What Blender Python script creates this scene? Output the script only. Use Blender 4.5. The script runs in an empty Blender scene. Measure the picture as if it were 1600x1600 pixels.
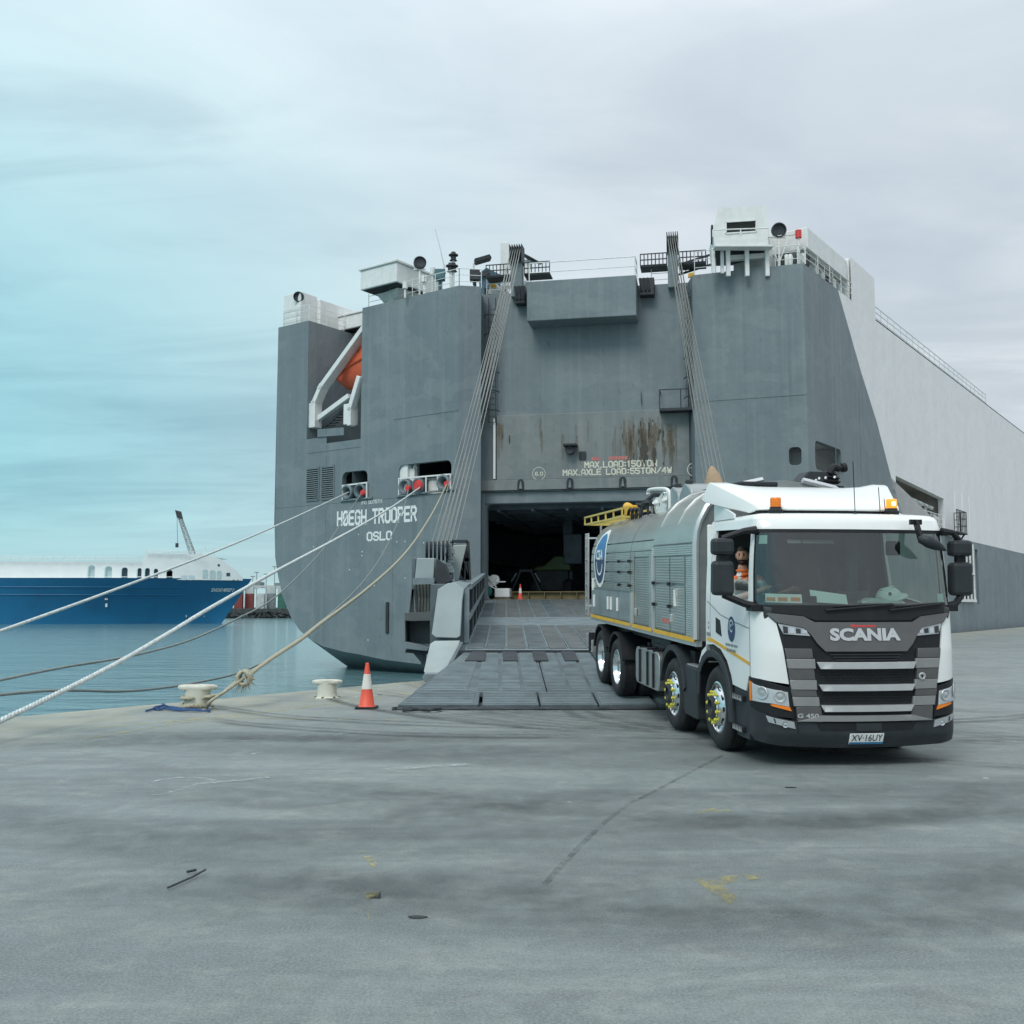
import bpy, bmesh, math, random
from mathutils import Vector, Matrix
from mathutils.geometry import tessellate_polygon
R_ = math.radians
random.seed(7)
SC = bpy.context.scene
COL = SC.collection
V = Vector

# ------------------------------------------------------------------ camera
PITCH = math.atan(148 / 1600)
CAM = V((0, 0, 1.8))
cd = bpy.data.cameras.new('camera'); cam = bpy.data.objects.new('camera', cd); COL.objects.link(cam)
cam.location = CAM; cam.rotation_euler = (math.pi / 2 + PITCH, 0, 0)
cd.sensor_width = 36; cd.lens = 36; cd.clip_start = 0.1; cd.clip_end = 4000
SC.camera = cam

# ------------------------------------------------------------------ sky, sun, exposure
SUN_EL, SUN_AZ = R_(48), R_(205)      # azimuth measured clockwise from +Y: behind the camera, a little to the left
w = bpy.data.worlds.new('World'); SC.world = w; w.use_nodes = True
def build_world():
    nt = w.node_tree; N = nt.nodes; L = nt.links; N.clear()
    out = N.new('ShaderNodeOutputWorld'); bg = N.new('ShaderNodeBackground'); bg.inputs['Strength'].default_value = 0.1
    L.new(bg.outputs[0], out.inputs[0])
    sky = N.new('ShaderNodeTexSky'); sky.sky_type = 'NISHITA'; sky.sun_disc = False
    sky.sun_elevation = SUN_EL; sky.sun_rotation = SUN_AZ
    tc = N.new('ShaderNodeTexCoord'); sep = N.new('ShaderNodeSeparateXYZ'); L.new(tc.outputs['Generated'], sep.inputs[0])
    def math_(op, a, b=None, clamp=False):
        n = N.new('ShaderNodeMath'); n.operation = op; n.use_clamp = clamp
        for i, v in enumerate((a, b)):
            if v is None: continue
            if isinstance(v, (int, float)): n.inputs[i].default_value = v
            else: L.new(v, n.inputs[i])
        return n.outputs[0]
    zz = math_('ADD', math_('MAXIMUM', sep.outputs[2], 0.0), 0.10)
    u = math_('DIVIDE', sep.outputs[0], zz); v = math_('DIVIDE', sep.outputs[1], zz)
    cmb = N.new('ShaderNodeCombineXYZ'); L.new(u, cmb.inputs[0]); L.new(v, cmb.inputs[1])
    def noise(scale, det, sx, sy, dist=0.0, off=0.0):
        m = N.new('ShaderNodeMapping'); m.inputs['Scale'].default_value = (sx, sy, 1); m.inputs['Location'].default_value = (off, off * .7, 0)
        m.inputs['Rotation'].default_value = (0, 0, R_(-12))
        L.new(cmb.outputs[0], m.inputs[0])
        n = N.new('ShaderNodeTexNoise'); n.inputs['Scale'].default_value = scale; n.inputs['Detail'].default_value = det
        n.inputs['Distortion'].default_value = dist; n.inputs['Roughness'].default_value = .55
        L.new(m.outputs[0], n.inputs['Vector']); return n.outputs['Fac']
    a = noise(0.55, 6, .85, 1.25, .9, 3.1); b = noise(0.22, 4, .8, 1.2, .5, 9.7)
    d = noise(1.9, 9, .8, 1.3, .9, 14.2)
    c = math_('ADD', math_('ADD', math_('MULTIPLY', a, .40), math_('MULTIPLY', b, .36)), math_('MULTIPLY', d, .24))
    rp = N.new('ShaderNodeValToRGB'); L.new(c, rp.inputs[0])
    e = rp.color_ramp.elements
    e[0].position = .39; e[0].color = (.50, .57, .635, 1)
    e[1].position = .60; e[1].color = (.72, .77, .81, 1)
    x = rp.color_ramp.elements.new(.49); x.color = (.62, .685, .74, 1)
    # long darker streaks low in the sky
    st = noise(1.1, 8, .6, 1.5, 1.2, 21.3); sm_ = N.new('ShaderNodeMapRange'); sm_.interpolation_type = 'SMOOTHSTEP'; sm_.inputs['From Min'].default_value = .42; sm_.inputs['From Max'].default_value = .66; sm_.inputs['To Max'].default_value = .55
    L.new(st, sm_.inputs['Value']); dk = N.new('ShaderNodeMix'); dk.data_type = 'RGBA'; L.new(sm_.outputs[0], dk.inputs['Factor']); L.new(rp.outputs[0], dk.inputs['A']); dk.inputs['B'].default_value = (.475, .545, .605, 1)
    # overcast sky: brighter towards the zenith
    zen = math_('ADD', math_('MULTIPLY', math_('MULTIPLY', sep.outputs[2], sep.outputs[2]), 1.2), 1.0)
    # teal clearing in the western part of the sky, left of the ship
    t = N.new('ShaderNodeMapRange'); t.interpolation_type = 'SMOOTHSTEP'
    t.inputs['From Min'].default_value = .22; t.inputs['From Max'].default_value = -.55
    L.new(sep.outputs[0], t.inputs['Value'])
    tint = N.new('ShaderNodeMix'); tint.data_type = 'RGBA'; tint.blend_type = 'MULTIPLY'
    tl = N.new('ShaderNodeMapRange'); tl.interpolation_type = 'SMOOTHSTEP'; tl.inputs['From Min'].default_value = .75; tl.inputs['From Max'].default_value = .12
    L.new(sep.outputs[2], tl.inputs['Value']); L.new(math_('MULTIPLY', t.outputs[0], tl.outputs[0]), tint.inputs['Factor']); L.new(dk.outputs['Result'], tint.inputs['A']); tint.inputs['B'].default_value = (.52, .96, 1.0, 1)
    # pale band low over the water
    lowf = N.new('ShaderNodeMapRange'); lowf.inputs['From Min'].default_value = .12; lowf.inputs['From Max'].default_value = .0
    lowf.interpolation_type = 'SMOOTHSTEP'; L.new(sep.outputs[2], lowf.inputs['Value'])
    lw = N.new('ShaderNodeMix'); lw.data_type = 'RGBA'; L.new(math_('MULTIPLY', lowf.outputs[0], .55), lw.inputs['Factor'])
    L.new(tint.outputs['Result'], lw.inputs['A']); lw.inputs['B'].default_value = (.58, .80, .82, 1)
    gain = N.new('ShaderNodeMix'); gain.data_type = 'RGBA'; gain.blend_type = 'MULTIPLY'; gain.inputs['Factor'].default_value = 1
    L.new(lw.outputs['Result'], gain.inputs['A'])
    gc = N.new('ShaderNodeCombineXYZ'); g = math_('MULTIPLY', zen, 10.0)
    for i in range(3): L.new(g, gc.inputs[i])
    L.new(gc.outputs[0], gain.inputs['B'])
    mx = N.new('ShaderNodeMix'); mx.data_type = 'RGBA'; mx.inputs['Factor'].default_value = .93
    L.new(sky.outputs[0], mx.inputs['A']); L.new(gain.outputs['Result'], mx.inputs['B'])
    L.new(mx.outputs['Result'], bg.inputs['Color'])
build_world()
ld = bpy.data.lights.new('sun', 'SUN'); ld.energy = 1.5; ld.angle = R_(22); ld.color = (1, .97, .93)
sun = bpy.data.objects.new('sun', ld); COL.objects.link(sun)
sd = V((math.sin(SUN_AZ) * math.cos(SUN_EL), math.cos(SUN_AZ) * math.cos(SUN_EL), math.sin(SUN_EL)))
sun.rotation_euler = sd.to_track_quat('Z', 'Y').to_euler(); sun.location = (0, 0, 60)
SC.view_settings.view_transform = 'Standard'; SC.view_settings.look = 'None'
SC.view_settings.exposure = 0.0; SC.view_settings.gamma = 1; SC.view_settings.use_curve_mapping = False

# ------------------------------------------------------------------ measuring helpers (photo pixel -> place in the world)
def ray(px, py):
    a = (px - 800) / 1600; b = (800 - py) / 1600; c, s = math.cos(PITCH), math.sin(PITCH)
    return V((a, c - b * s, s + b * c))
def hit(px, py, P, n):
    d = ray(px, py); return CAM + d * ((V(P) - CAM).dot(n) / d.dot(n))
def at(px, py, Y): return hit(px, py, (0, Y, 0), V((0, 1, 0)))
def onground(px, py, z=0): return hit(px, py, (0, 0, z), V((0, 0, 1)))

# ------------------------------------------------------------------ materials
MATS = {}
def mat(name, col, rough=.6, metal=0, var=.12, scale=3.0, stretch=(1, 1, 1), bump=0.0, bscale=20, spec=.5, dirt=None, dirt_amt=.0, dirt_scale=1.2, dirt_stretch=(1, 1, 1), emit=None, estr=0):
    """procedural paint / metal: base colour broken up by noise, optional dirt colour in patches, optional bump"""
    m = bpy.data.materials.new(name); MATS[name] = m; m.use_nodes = True
    nt = m.node_tree; N = nt.nodes; L = nt.links; b = N['Principled BSDF']
    b.inputs['Roughness'].default_value = rough; b.inputs['Metallic'].default_value = metal
    b.inputs['Specular IOR Level'].default_value = spec
    tc = N.new('ShaderNodeTexCoord')
    mp = N.new('ShaderNodeMapping'); mp.inputs['Scale'].default_value = stretch; L.new(tc.outputs['Object'], mp.inputs[0])
    n = N.new('ShaderNodeTexNoise'); n.inputs['Scale'].default_value = scale; n.inputs['Detail'].default_value = 6; L.new(mp.outputs[0], n.inputs['Vector'])
    r = N.new('ShaderNodeValToRGB'); L.new(n.outputs['Fac'], r.inputs[0])
    r.color_ramp.elements[0].position = .3; r.color_ramp.elements[1].position = .7
    r.color_ramp.elements[0].color = tuple(c * (1 - var) for c in col) + (1,)
    r.color_ramp.elements[1].color = tuple(min(1, c * (1 + var)) for c in col) + (1,)
    cur = r.outputs[0]
    if dirt:
        mp2 = N.new('ShaderNodeMapping'); mp2.inputs['Scale'].default_value = dirt_stretch; L.new(tc.outputs['Object'], mp2.inputs[0])
        n2 = N.new('ShaderNodeTexNoise'); n2.inputs['Scale'].default_value = dirt_scale; n2.inputs['Detail'].default_value = 8; n2.inputs['Roughness'].default_value = .65
        L.new(mp2.outputs[0], n2.inputs['Vector'])
        mr = N.new('ShaderNodeMapRange'); mr.inputs['From Min'].default_value = .52; mr.inputs['From Max'].default_value = .75; mr.inputs['To Max'].default_value = dirt_amt
        L.new(n2.outputs['Fac'], mr.inputs['Value'])
        mx = N.new('ShaderNodeMix'); mx.data_type = 'RGBA'; L.new(mr.outputs[0], mx.inputs['Factor']); L.new(cur, mx.inputs['A']); mx.inputs['B'].default_value = tuple(dirt) + (1,)
        cur = mx.outputs['Result']
    L.new(cur, b.inputs['Base Color'])
    if bump:
        bn = N.new('ShaderNodeTexNoise'); bn.inputs['Scale'].default_value = bscale; bn.inputs['Detail'].default_value = 4; L.new(mp.outputs[0], bn.inputs['Vector'])
        bp = N.new('ShaderNodeBump'); bp.inputs['Strength'].default_value = bump; bp.inputs['Distance'].default_value = .02
        L.new(bn.outputs['Fac'], bp.inputs['Height']); L.new(bp.outputs[0], b.inputs['Normal'])
    if emit:
        b.inputs['Emission Color'].default_value = tuple(emit) + (1,); b.inputs['Emission Strength'].default_value = estr
    return m

def ship_paint(name, col, dark, light, rust, rust_amt, seam=True):
    """old brushed hull paint: vertical run-off streaks, faded patches, a few rust spots, shallow buckled plates"""
    m = bpy.data.materials.new(name); MATS[name] = m; m.use_nodes = True
    nt = m.node_tree; N = nt.nodes; L = nt.links; b = N['Principled BSDF']
    b.inputs['Roughness'].default_value = .55; b.inputs['Specular IOR Level'].default_value = .35
    tc = N.new('ShaderNodeTexCoord')
    def nz(st, sc, det, ro=.55):
        mp = N.new('ShaderNodeMapping'); mp.inputs['Scale'].default_value = st; L.new(tc.outputs['Object'], mp.inputs[0])
        n = N.new('ShaderNodeTexNoise'); n.inputs['Scale'].default_value = sc; n.inputs['Detail'].default_value = det; n.inputs['Roughness'].default_value = ro
        L.new(mp.outputs[0], n.inputs['Vector']); return n.outputs['Fac']
    def mr(v, a, c, lo, hi):
        n = N.new('ShaderNodeMapRange'); n.inputs['From Min'].default_value = a; n.inputs['From Max'].default_value = c
        n.inputs['To Min'].default_value = lo; n.inputs['To Max'].default_value = hi; L.new(v, n.inputs['Value']); return n.outputs[0]
    def mix(f, A, B):
        n = N.new('ShaderNodeMix'); n.data_type = 'RGBA'; L.new(f, n.inputs['Factor'])
        for s, k in ((A, 'A'), (B, 'B')):
            if isinstance(s, tuple): n.inputs[k].default_value = s + (1,)
            else: L.new(s, n.inputs[k])
        return n.outputs['Result']
    c = mix(mr(nz((1, 1, .22), .5, 5), .35, .68, 0, 1), col, dark)
    c = mix(mr(nz((2.6, 2.6, .07), 1.0, 7, .6), .50, .72, 0, .5), c, light)
    c = mix(mr(nz((.5, .5, .3), 1.3, 6, .6), .55, .62, 0, .22), c, light)
    c = mix(mr(nz((5, 5, .10), 1.0, 6, .6), .58, .74, 0, .3), c, dark)
    c = mix(mr(nz((3.2, 3.2, .05), 1.0, 8, .65), .63, .80, 0, rust_amt * .8), c, rust)
    c = mix(mr(nz((.35, .35, .55), 1.0, 3, .5), .56, .58, 0, .22), c, light)      # patches of newer paint
    c = mix(mr(nz((1.6, 1.6, .5), 2.2, 9, .7), .62, .71, 0, rust_amt), c, rust)
    c = mix(mr(nz((1, 1, 1), 6, 8, .75), .69, .74, 0, rust_amt * .8), c, rust)
    L.new(c, b.inputs['Base Color'])
    bp = N.new('ShaderNodeBump'); bp.inputs['Strength'].default_value = .75; bp.inputs['Distance'].default_value = .10
    fr = N.new('ShaderNodeTexWave'); fr.inputs['Scale'].default_value = .16; fr.inputs['Distortion'].default_value = .6; L.new(tc.outputs['Object'], fr.inputs['Vector'])      # plating sagging between the frames
    sa = N.new('ShaderNodeMath'); sa.operation = 'MULTIPLY_ADD'; L.new(fr.outputs['Fac'], sa.inputs[0]); sa.inputs[1].default_value = .02; L.new(nz((1, 1, .8), .8, 3), sa.inputs[2]); L.new(sa.outputs[0], bp.inputs['Height'])
    bp2 = N.new('ShaderNodeBump'); bp2.inputs['Strength'].default_value = .15; bp2.inputs['Distance'].default_value = .01
    L.new(nz((1, 1, 1), 14, 4), bp2.inputs['Height']); L.new(bp.outputs[0], bp2.inputs['Normal']); L.new(bp2.outputs[0], b.inputs['Normal'])
    return m

def glass(name, tint, gloss=.1, rough=.0):
    m = bpy.data.materials.new(name); MATS[name] = m; m.use_nodes = True
    nt = m.node_tree; N = nt.nodes; L = nt.links; N.clear()
    o = N.new('ShaderNodeOutputMaterial'); mx = N.new('ShaderNodeMixShader'); t = N.new('ShaderNodeBsdfTransparent'); g = N.new('ShaderNodeBsdfGlossy')
    t.inputs[0].default_value = tuple(tint) + (1,); g.inputs['Roughness'].default_value = rough
    lwt = N.new('ShaderNodeLayerWeight'); lwt.inputs['Blend'].default_value = .5
    f = N.new('ShaderNodeMath'); f.operation = 'POWER'; L.new(lwt.outputs['Facing'], f.inputs[0]); f.inputs[1].default_value = 4.0      # the same from both faces of the pane
    ad = N.new('ShaderNodeMath'); ad.operation = 'ADD'; ad.use_clamp = True; L.new(f.outputs[0], ad.inputs[0]); ad.inputs[1].default_value = gloss
    # slight waviness of the pane
    tc = N.new('ShaderNodeTexCoord'); n = N.new('ShaderNodeTexNoise'); n.inputs['Scale'].default_value = 1.3; L.new(tc.outputs['Object'], n.inputs['Vector'])
    bp = N.new('ShaderNodeBump'); bp.inputs['Strength'].default_value = .16; L.new(n.outputs['Fac'], bp.inputs['Height']); L.new(bp.outputs[0], g.inputs['Normal'])
    L.new(ad.outputs[0], mx.inputs[0]); L.new(t.outputs[0], mx.inputs[1]); L.new(g.outputs[0], mx.inputs[2]); L.new(mx.outputs[0], o.inputs[0])
    return m

GREY = ship_paint('ship_grey_paint', (.185, .228, .242), (.150, .190, .205), (.25, .292, .302), (.10, .075, .055), .5)
DOORGREY = ship_paint('weathered_door_paint', (.205, .232, .232), (.165, .192, .195), (.28, .295, .285), (.12, .085, .055), .8)
WHITE = ship_paint('ship_white_paint', (.82, .82, .81), (.77, .77, .76), (.84, .84, .83), (.42, .32, .22), .2)
CLEANWHITE = mat('deck_white_paint', (.74, .76, .74), .5, var=.06, dirt=(.42, .36, .28), dirt_amt=.25, dirt_scale=2, dirt_stretch=(1, 1, .25))
DARK = mat('dark_steel', (.035, .042, .048), .6, .2, .3, bump=.2)
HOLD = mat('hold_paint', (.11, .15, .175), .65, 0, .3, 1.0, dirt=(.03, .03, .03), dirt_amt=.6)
STEEL = mat('rubbed_deck_steel', (.108, .140, .152), .5, .2, .3, 1.6, (1, 1, 1), .3, 30, dirt=(.065, .055, .05), dirt_amt=.8, dirt_scale=.9)
STEEL2 = mat('pale_deck_steel', (.20, .25, .265), .5, .2, .22, 2.0, (1, 1, 1), .25, 30, dirt=(.10, .10, .10), dirt_amt=.6, dirt_scale=1.2)
BROWNSTEEL = mat('rusty_deck_steel', (.108, .122, .121), .6, .1, .3, 1.4, (1, 1, 1), .3, 30, dirt=(.065, .075, .085), dirt_amt=.7, dirt_scale=.8)
FLAPGREY = mat('ramp_flap_paint', (.31, .37, .37), .55, 0, .1, 1.2, dirt=(.34, .33, .25), dirt_amt=.5, dirt_scale=.9, dirt_stretch=(1, 1, .4))
CABLE = mat('wire_rope', (.22, .23, .215), .5, .4, .3, 30)
RUBBER = mat('tyre_rubber', (.016, .018, .020), .8, 0, .25, 14, bump=.3, bscale=60, dirt=(.07, .07, .065), dirt_amt=.35, dirt_scale=5)
BLACKP = mat('black_plastic', (.013, .015, .018), .5, 0, .15, 8, bump=.1, bscale=120, spec=.3, dirt=(.04, .04, .038), dirt_amt=.25, dirt_scale=3)
DARKGREY = mat('grey_bumper_plastic', (.030, .036, .041), .5, 0, .12, 6, spec=.3, dirt=(.07, .07, .066), dirt_amt=.3, dirt_scale=3)
TWHITE = mat('truck_white_paint', (.80, .82, .80), .16, 0, .02, 2, spec=.6, dirt=(.62, .61, .56), dirt_amt=.25, dirt_scale=2.2, dirt_stretch=(1, 1, .6))
CHROME = mat('polished_alloy', (.78, .79, .80), .16, 1, .05, 6)
SILVER = mat('silver_paint', (.62, .63, .63), .32, .6, .05, 6)
GUNMETAL = mat('gunmetal_grey_paint', (.135, .133, .132), .32, .45, .06, 6)
ALU = mat('brushed_tank_cladding', (.52, .52, .50), .34, .85, .12, 2.5, (.2, .2, 2.5), .05, 40, dirt=(.28, .28, .26), dirt_amt=.4, dirt_scale=1.4, dirt_stretch=(1, 1, .4))
ALU2 = mat('dull_locker_aluminium', (.36, .385, .385), .45, .7, .12, 2.5, (.2, .2, 2.5), .05, 40, dirt=(.22, .22, .20), dirt_amt=.5, dirt_scale=1.4)
YELLOW = mat('yellow_reflective_tape', (.75, .43, .03), .45, 0, .08, 5)
YELSTEEL = mat('yellow_frame_paint', (.62, .48, .12), .5, 0, .15, 6, dirt=(.25, .2, .1), dirt_amt=.5, dirt_scale=5)
LIME = mat('lime_plastic', (.64, .60, .07), .45, 0, .1, 10)
ORANGE = mat('orange_lens', (.85, .23, .02), .2, 0, .08, 8)
LITLENS = mat('lit_amber_lens', (.95, .40, .04), .2, 0, .05, 8, emit=(1, .40, .03), estr=.5)
LITCORE = mat('lit_beacon_bulb', (1, .8, .4), .3, 0, .02, 8, emit=(1, .75, .3), estr=6)
RED = mat('red_paint', (.62, .05, .045), .5, 0, .15, 5)
LENS = glass('lamp_glass', (.92, .94, .95), .06)
WSGLASS = glass('windscreen_glass', (.55, .66, .61), .14)
SIDEGLASS = glass('side_window_glass', (.80, .88, .84), .035)
SKIN = mat('skin', (.46, .25, .17), .55, 0, .12, 20)
HAIR = mat('hair', (.035, .025, .02), .7, 0, .3, 60)
ROPEW = mat('white_rope_fibre', (.58, .635, .62), .8, 0, .25, 14, bump=.6, bscale=60)
ROPET = mat('tan_rope_fibre', (.40, .38, .28), .85, 0, .22, 18, bump=.6, bscale=60)
ROPEG = mat('grey_rope_fibre', (.24, .28, .27), .85, 0, .25, 18, bump=.6, bscale=60)
BLUEROPE = mat('blue_rope_fibre', (.035, .09, .22), .8, 0, .3, 20)
WPAINT = mat('white_lettering', (.80, .82, .80), .5, 0, .06, 3)
CPAINT = mat('cream_lettering', (.66, .66, .54), .6, 0, .1, 6, dirt=(.35, .34, .28), dirt_amt=.7, dirt_scale=4)
TARRY = mat('tarry_grease', (.055, .050, .040), .4, 0, .3, 6)
RUSTY = mat('rust_stain', (.16, .135, .095), .7, 0, .25, 3)
REDFADE = mat('faded_red_lettering', (.50, .17, .15), .6, 0, .15, 5)
BLUEP = mat('blue_print', (.02, .16, .36), .4, 0, .2, 1.5, dirt=(.03, .38, .55), dirt_amt=.8, dirt_scale=1.2)
NAVY = mat('navy_print', (.02, .045, .12), .4, 0, .1, 3)

# ------------------------------------------------------------------ mesh helpers
class MB:
    def __init__(s): s.v = []; s.f = []; s.m = []
    def add(s, vs, fs, m=0):
        o = len(s.v); s.v += [V(p) for p in vs]; s.f += [tuple(i + o for i in f) for f in fs]; s.m += [m] * len(fs); return s
    def obox(s, c, a, b, d, m=0):
        c, a, b, d = V(c), V(a), V(b), V(d)
        vs = [c + a * i + b * j + d * k for k in (-1, 1) for j in (-1, 1) for i in (-1, 1)]
        return s.add(vs, [(0, 2, 3, 1), (4, 5, 7, 6), (0, 1, 5, 4), (2, 6, 7, 3), (0, 4, 6, 2), (1, 3, 7, 5)], m)
    def box(s, x0, x1, y0, y1, z0, z1, m=0):
        return s.obox(((x0 + x1) / 2, (y0 + y1) / 2, (z0 + z1) / 2), ((x1 - x0) / 2, 0, 0), (0, (y1 - y0) / 2, 0), (0, 0, (z1 - z0) / 2), m)
    def beam(s, p, q, w, h, m=0, up=(0, 0, 1)):
        p, q = V(p), V(q); d = q - p; l = d.length
        if l < 1e-6: return s
        d /= l; sd_ = d.cross(V(up))
        if sd_.length < 1e-3: sd_ = d.cross(V((1, 0, 0)))
        sd_.normalize(); u = sd_.cross(d)
        return s.obox((p + q) / 2, sd_ * w / 2, d * l / 2, u * h / 2, m)
    def tube(s, pts, r, n=8, m=0, caps=True):
        pts = [V(p) for p in pts]; rs = r if isinstance(r, (list, tuple)) else [r] * len(pts); vs = []; fs = []; prev = None
        for i, p in enumerate(pts):
            t = (pts[min(i + 1, len(pts) - 1)] - pts[max(i - 1, 0)]).normalized()
            if prev is None:
                a = t.cross(V((0, 0, 1)))
                if a.length < 1e-3: a = t.cross(V((1, 0, 0)))
            else: a = prev - t * prev.dot(t)
            a.normalize(); prev = a; b = t.cross(a)
            vs += [p + (a * math.cos(k * 2 * math.pi / n) + b * math.sin(k * 2 * math.pi / n)) * rs[i] for k in range(n)]
        for i in range(len(pts) - 1):
            fs += [(i * n + k, i * n + (k + 1) % n, (i + 1) * n + (k + 1) % n, (i + 1) * n + k) for k in range(n)]
        if caps: fs += [tuple(range(n))[::-1], tuple((len(pts) - 1) * n + k for k in range(n))]
        return s.add(vs, fs, m)
    def lathe(s, prof, o, axis=(0, 0, 1), n=24, m=0, closed=False, ms=None):
        o, ax_ = V(o), V(axis).normalized(); a = ax_.cross(V((0, 0, 1)))
        if a.length < 1e-3: a = V((1, 0, 0))
        a.normalize(); b = ax_.cross(a); vs = []
        for r, h in prof:
            vs += [o + ax_ * h + (a * math.cos(k * 2 * math.pi / n) + b * math.sin(k * 2 * math.pi / n)) * max(r, 1e-4) for k in range(n)]
        for i in range(len(prof) - 1):
            fs = [(i * n + k, i * n + (k + 1) % n, (i + 1) * n + (k + 1) % n, (i + 1) * n + k) for k in range(n)]
            base = len(s.v); 
            s.add(vs[i * n:(i + 2) * n], [tuple(j - i * n for j in f) for f in fs], ms[i] if ms else m)
        return s
    def prism(s, pts, vec, m=0):
        pts = [V(p) for p in pts]; n = len(pts); vec = V(vec)
        tri = tessellate_polygon([pts])
        vs = pts + [p + vec for p in pts]
        return s.add(vs, [tuple(t) for t in tri] + [tuple(i + n for i in t)[::-1] for t in tri] + [(i, (i + 1) % n, (i + 1) % n + n, i + n) for i in range(n)], m)
    def flat(s, loops, m=0):
        """one flat face with holes: loops = [outer, hole, ...] of 3-D points"""
        tri = tessellate_polygon([[V(p) for p in l] for l in loops]); vs = [p for l in loops for p in l]
        return s.add(vs, [tuple(t) for t in tri], m)
    def build(s, name, mats, parent=None, smooth=None, bevel=0, label=None):
        me = bpy.data.meshes.new(name); me.from_pydata([tuple(p) for p in s.v], [], s.f)
        mats = mats if isinstance(mats, (list, tuple)) else [mats]
        for m in mats: me.materials.append(m)
        me.polygons.foreach_set('material_index', s.m)
        bm = bmesh.new(); bm.from_mesh(me); bmesh.ops.remove_doubles(bm, verts=bm.verts, dist=1e-5); bmesh.ops.recalc_face_normals(bm, faces=bm.faces); bm.to_mesh(me); bm.free()
        if smooth:
            me.polygons.foreach_set('use_smooth', [True] * len(me.polygons)); me.set_sharp_from_angle(angle=R_(smooth))
        o = bpy.data.objects.new(name, me); COL.objects.link(o)
        if parent: attach(o, parent)
        if bevel:
            b = o.modifiers.new('bevel', 'BEVEL'); b.width = bevel; b.segments = 2; b.limit_method = 'ANGLE'; b.angle_limit = R_(40)
        if label: o['label'] = label
        return o
LOCAL = set()
def world_of(o):
    M = Matrix.Identity(4)
    while o: M = (o.matrix_parent_inverse @ o.matrix_basis) @ M; o = o.parent
    return M
def attach(o, parent):
    o.parent = parent
    if parent.name in LOCAL: LOCAL.add(o.name); o.matrix_parent_inverse = Matrix.Identity(4)      # vertices given in the thing's own frame
    else: o.matrix_parent_inverse = world_of(parent).inverted()               # vertices given in world metres
def tag(o, label, cat, group=None, kind=None):
    if label: o['label'] = label
    if cat: o['category'] = cat
    if group: o['group'] = group
    if kind: o['kind'] = kind
    return o
def thing(name, label, cat, loc=(0, 0, 0), rot=None, group=None, local=False):
    o = bpy.data.objects.new(name, None); COL.objects.link(o); o.location = loc; o.empty_display_size = .3
    if rot is not None: o.rotation_euler = rot
    if local: LOCAL.add(o.name)
    return tag(o, label, cat, group)
def copy_part(src, parent, M=None):
    """copy of a part that shares its mesh"""
    c = src.copy(); COL.objects.link(c); c.parent = parent
    if M is not None: c.matrix_basis = M
    return c
def rrect(u0, z0, u1, z1, r, n=4):
    a, b = min(u0, u1), max(u0, u1); c, d = min(z0, z1), max(z0, z1); P = []
    for cx, cz, st in ((b - r, d - r, 0), (a + r, d - r, 90), (a + r, c + r, 180), (b - r, c + r, 270)):
        P += [(cx + r * math.cos(R_(st + 90 * i / n)), cz + r * math.sin(R_(st + 90 * i / n))) for i in range(n + 1)]
    return P

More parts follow.
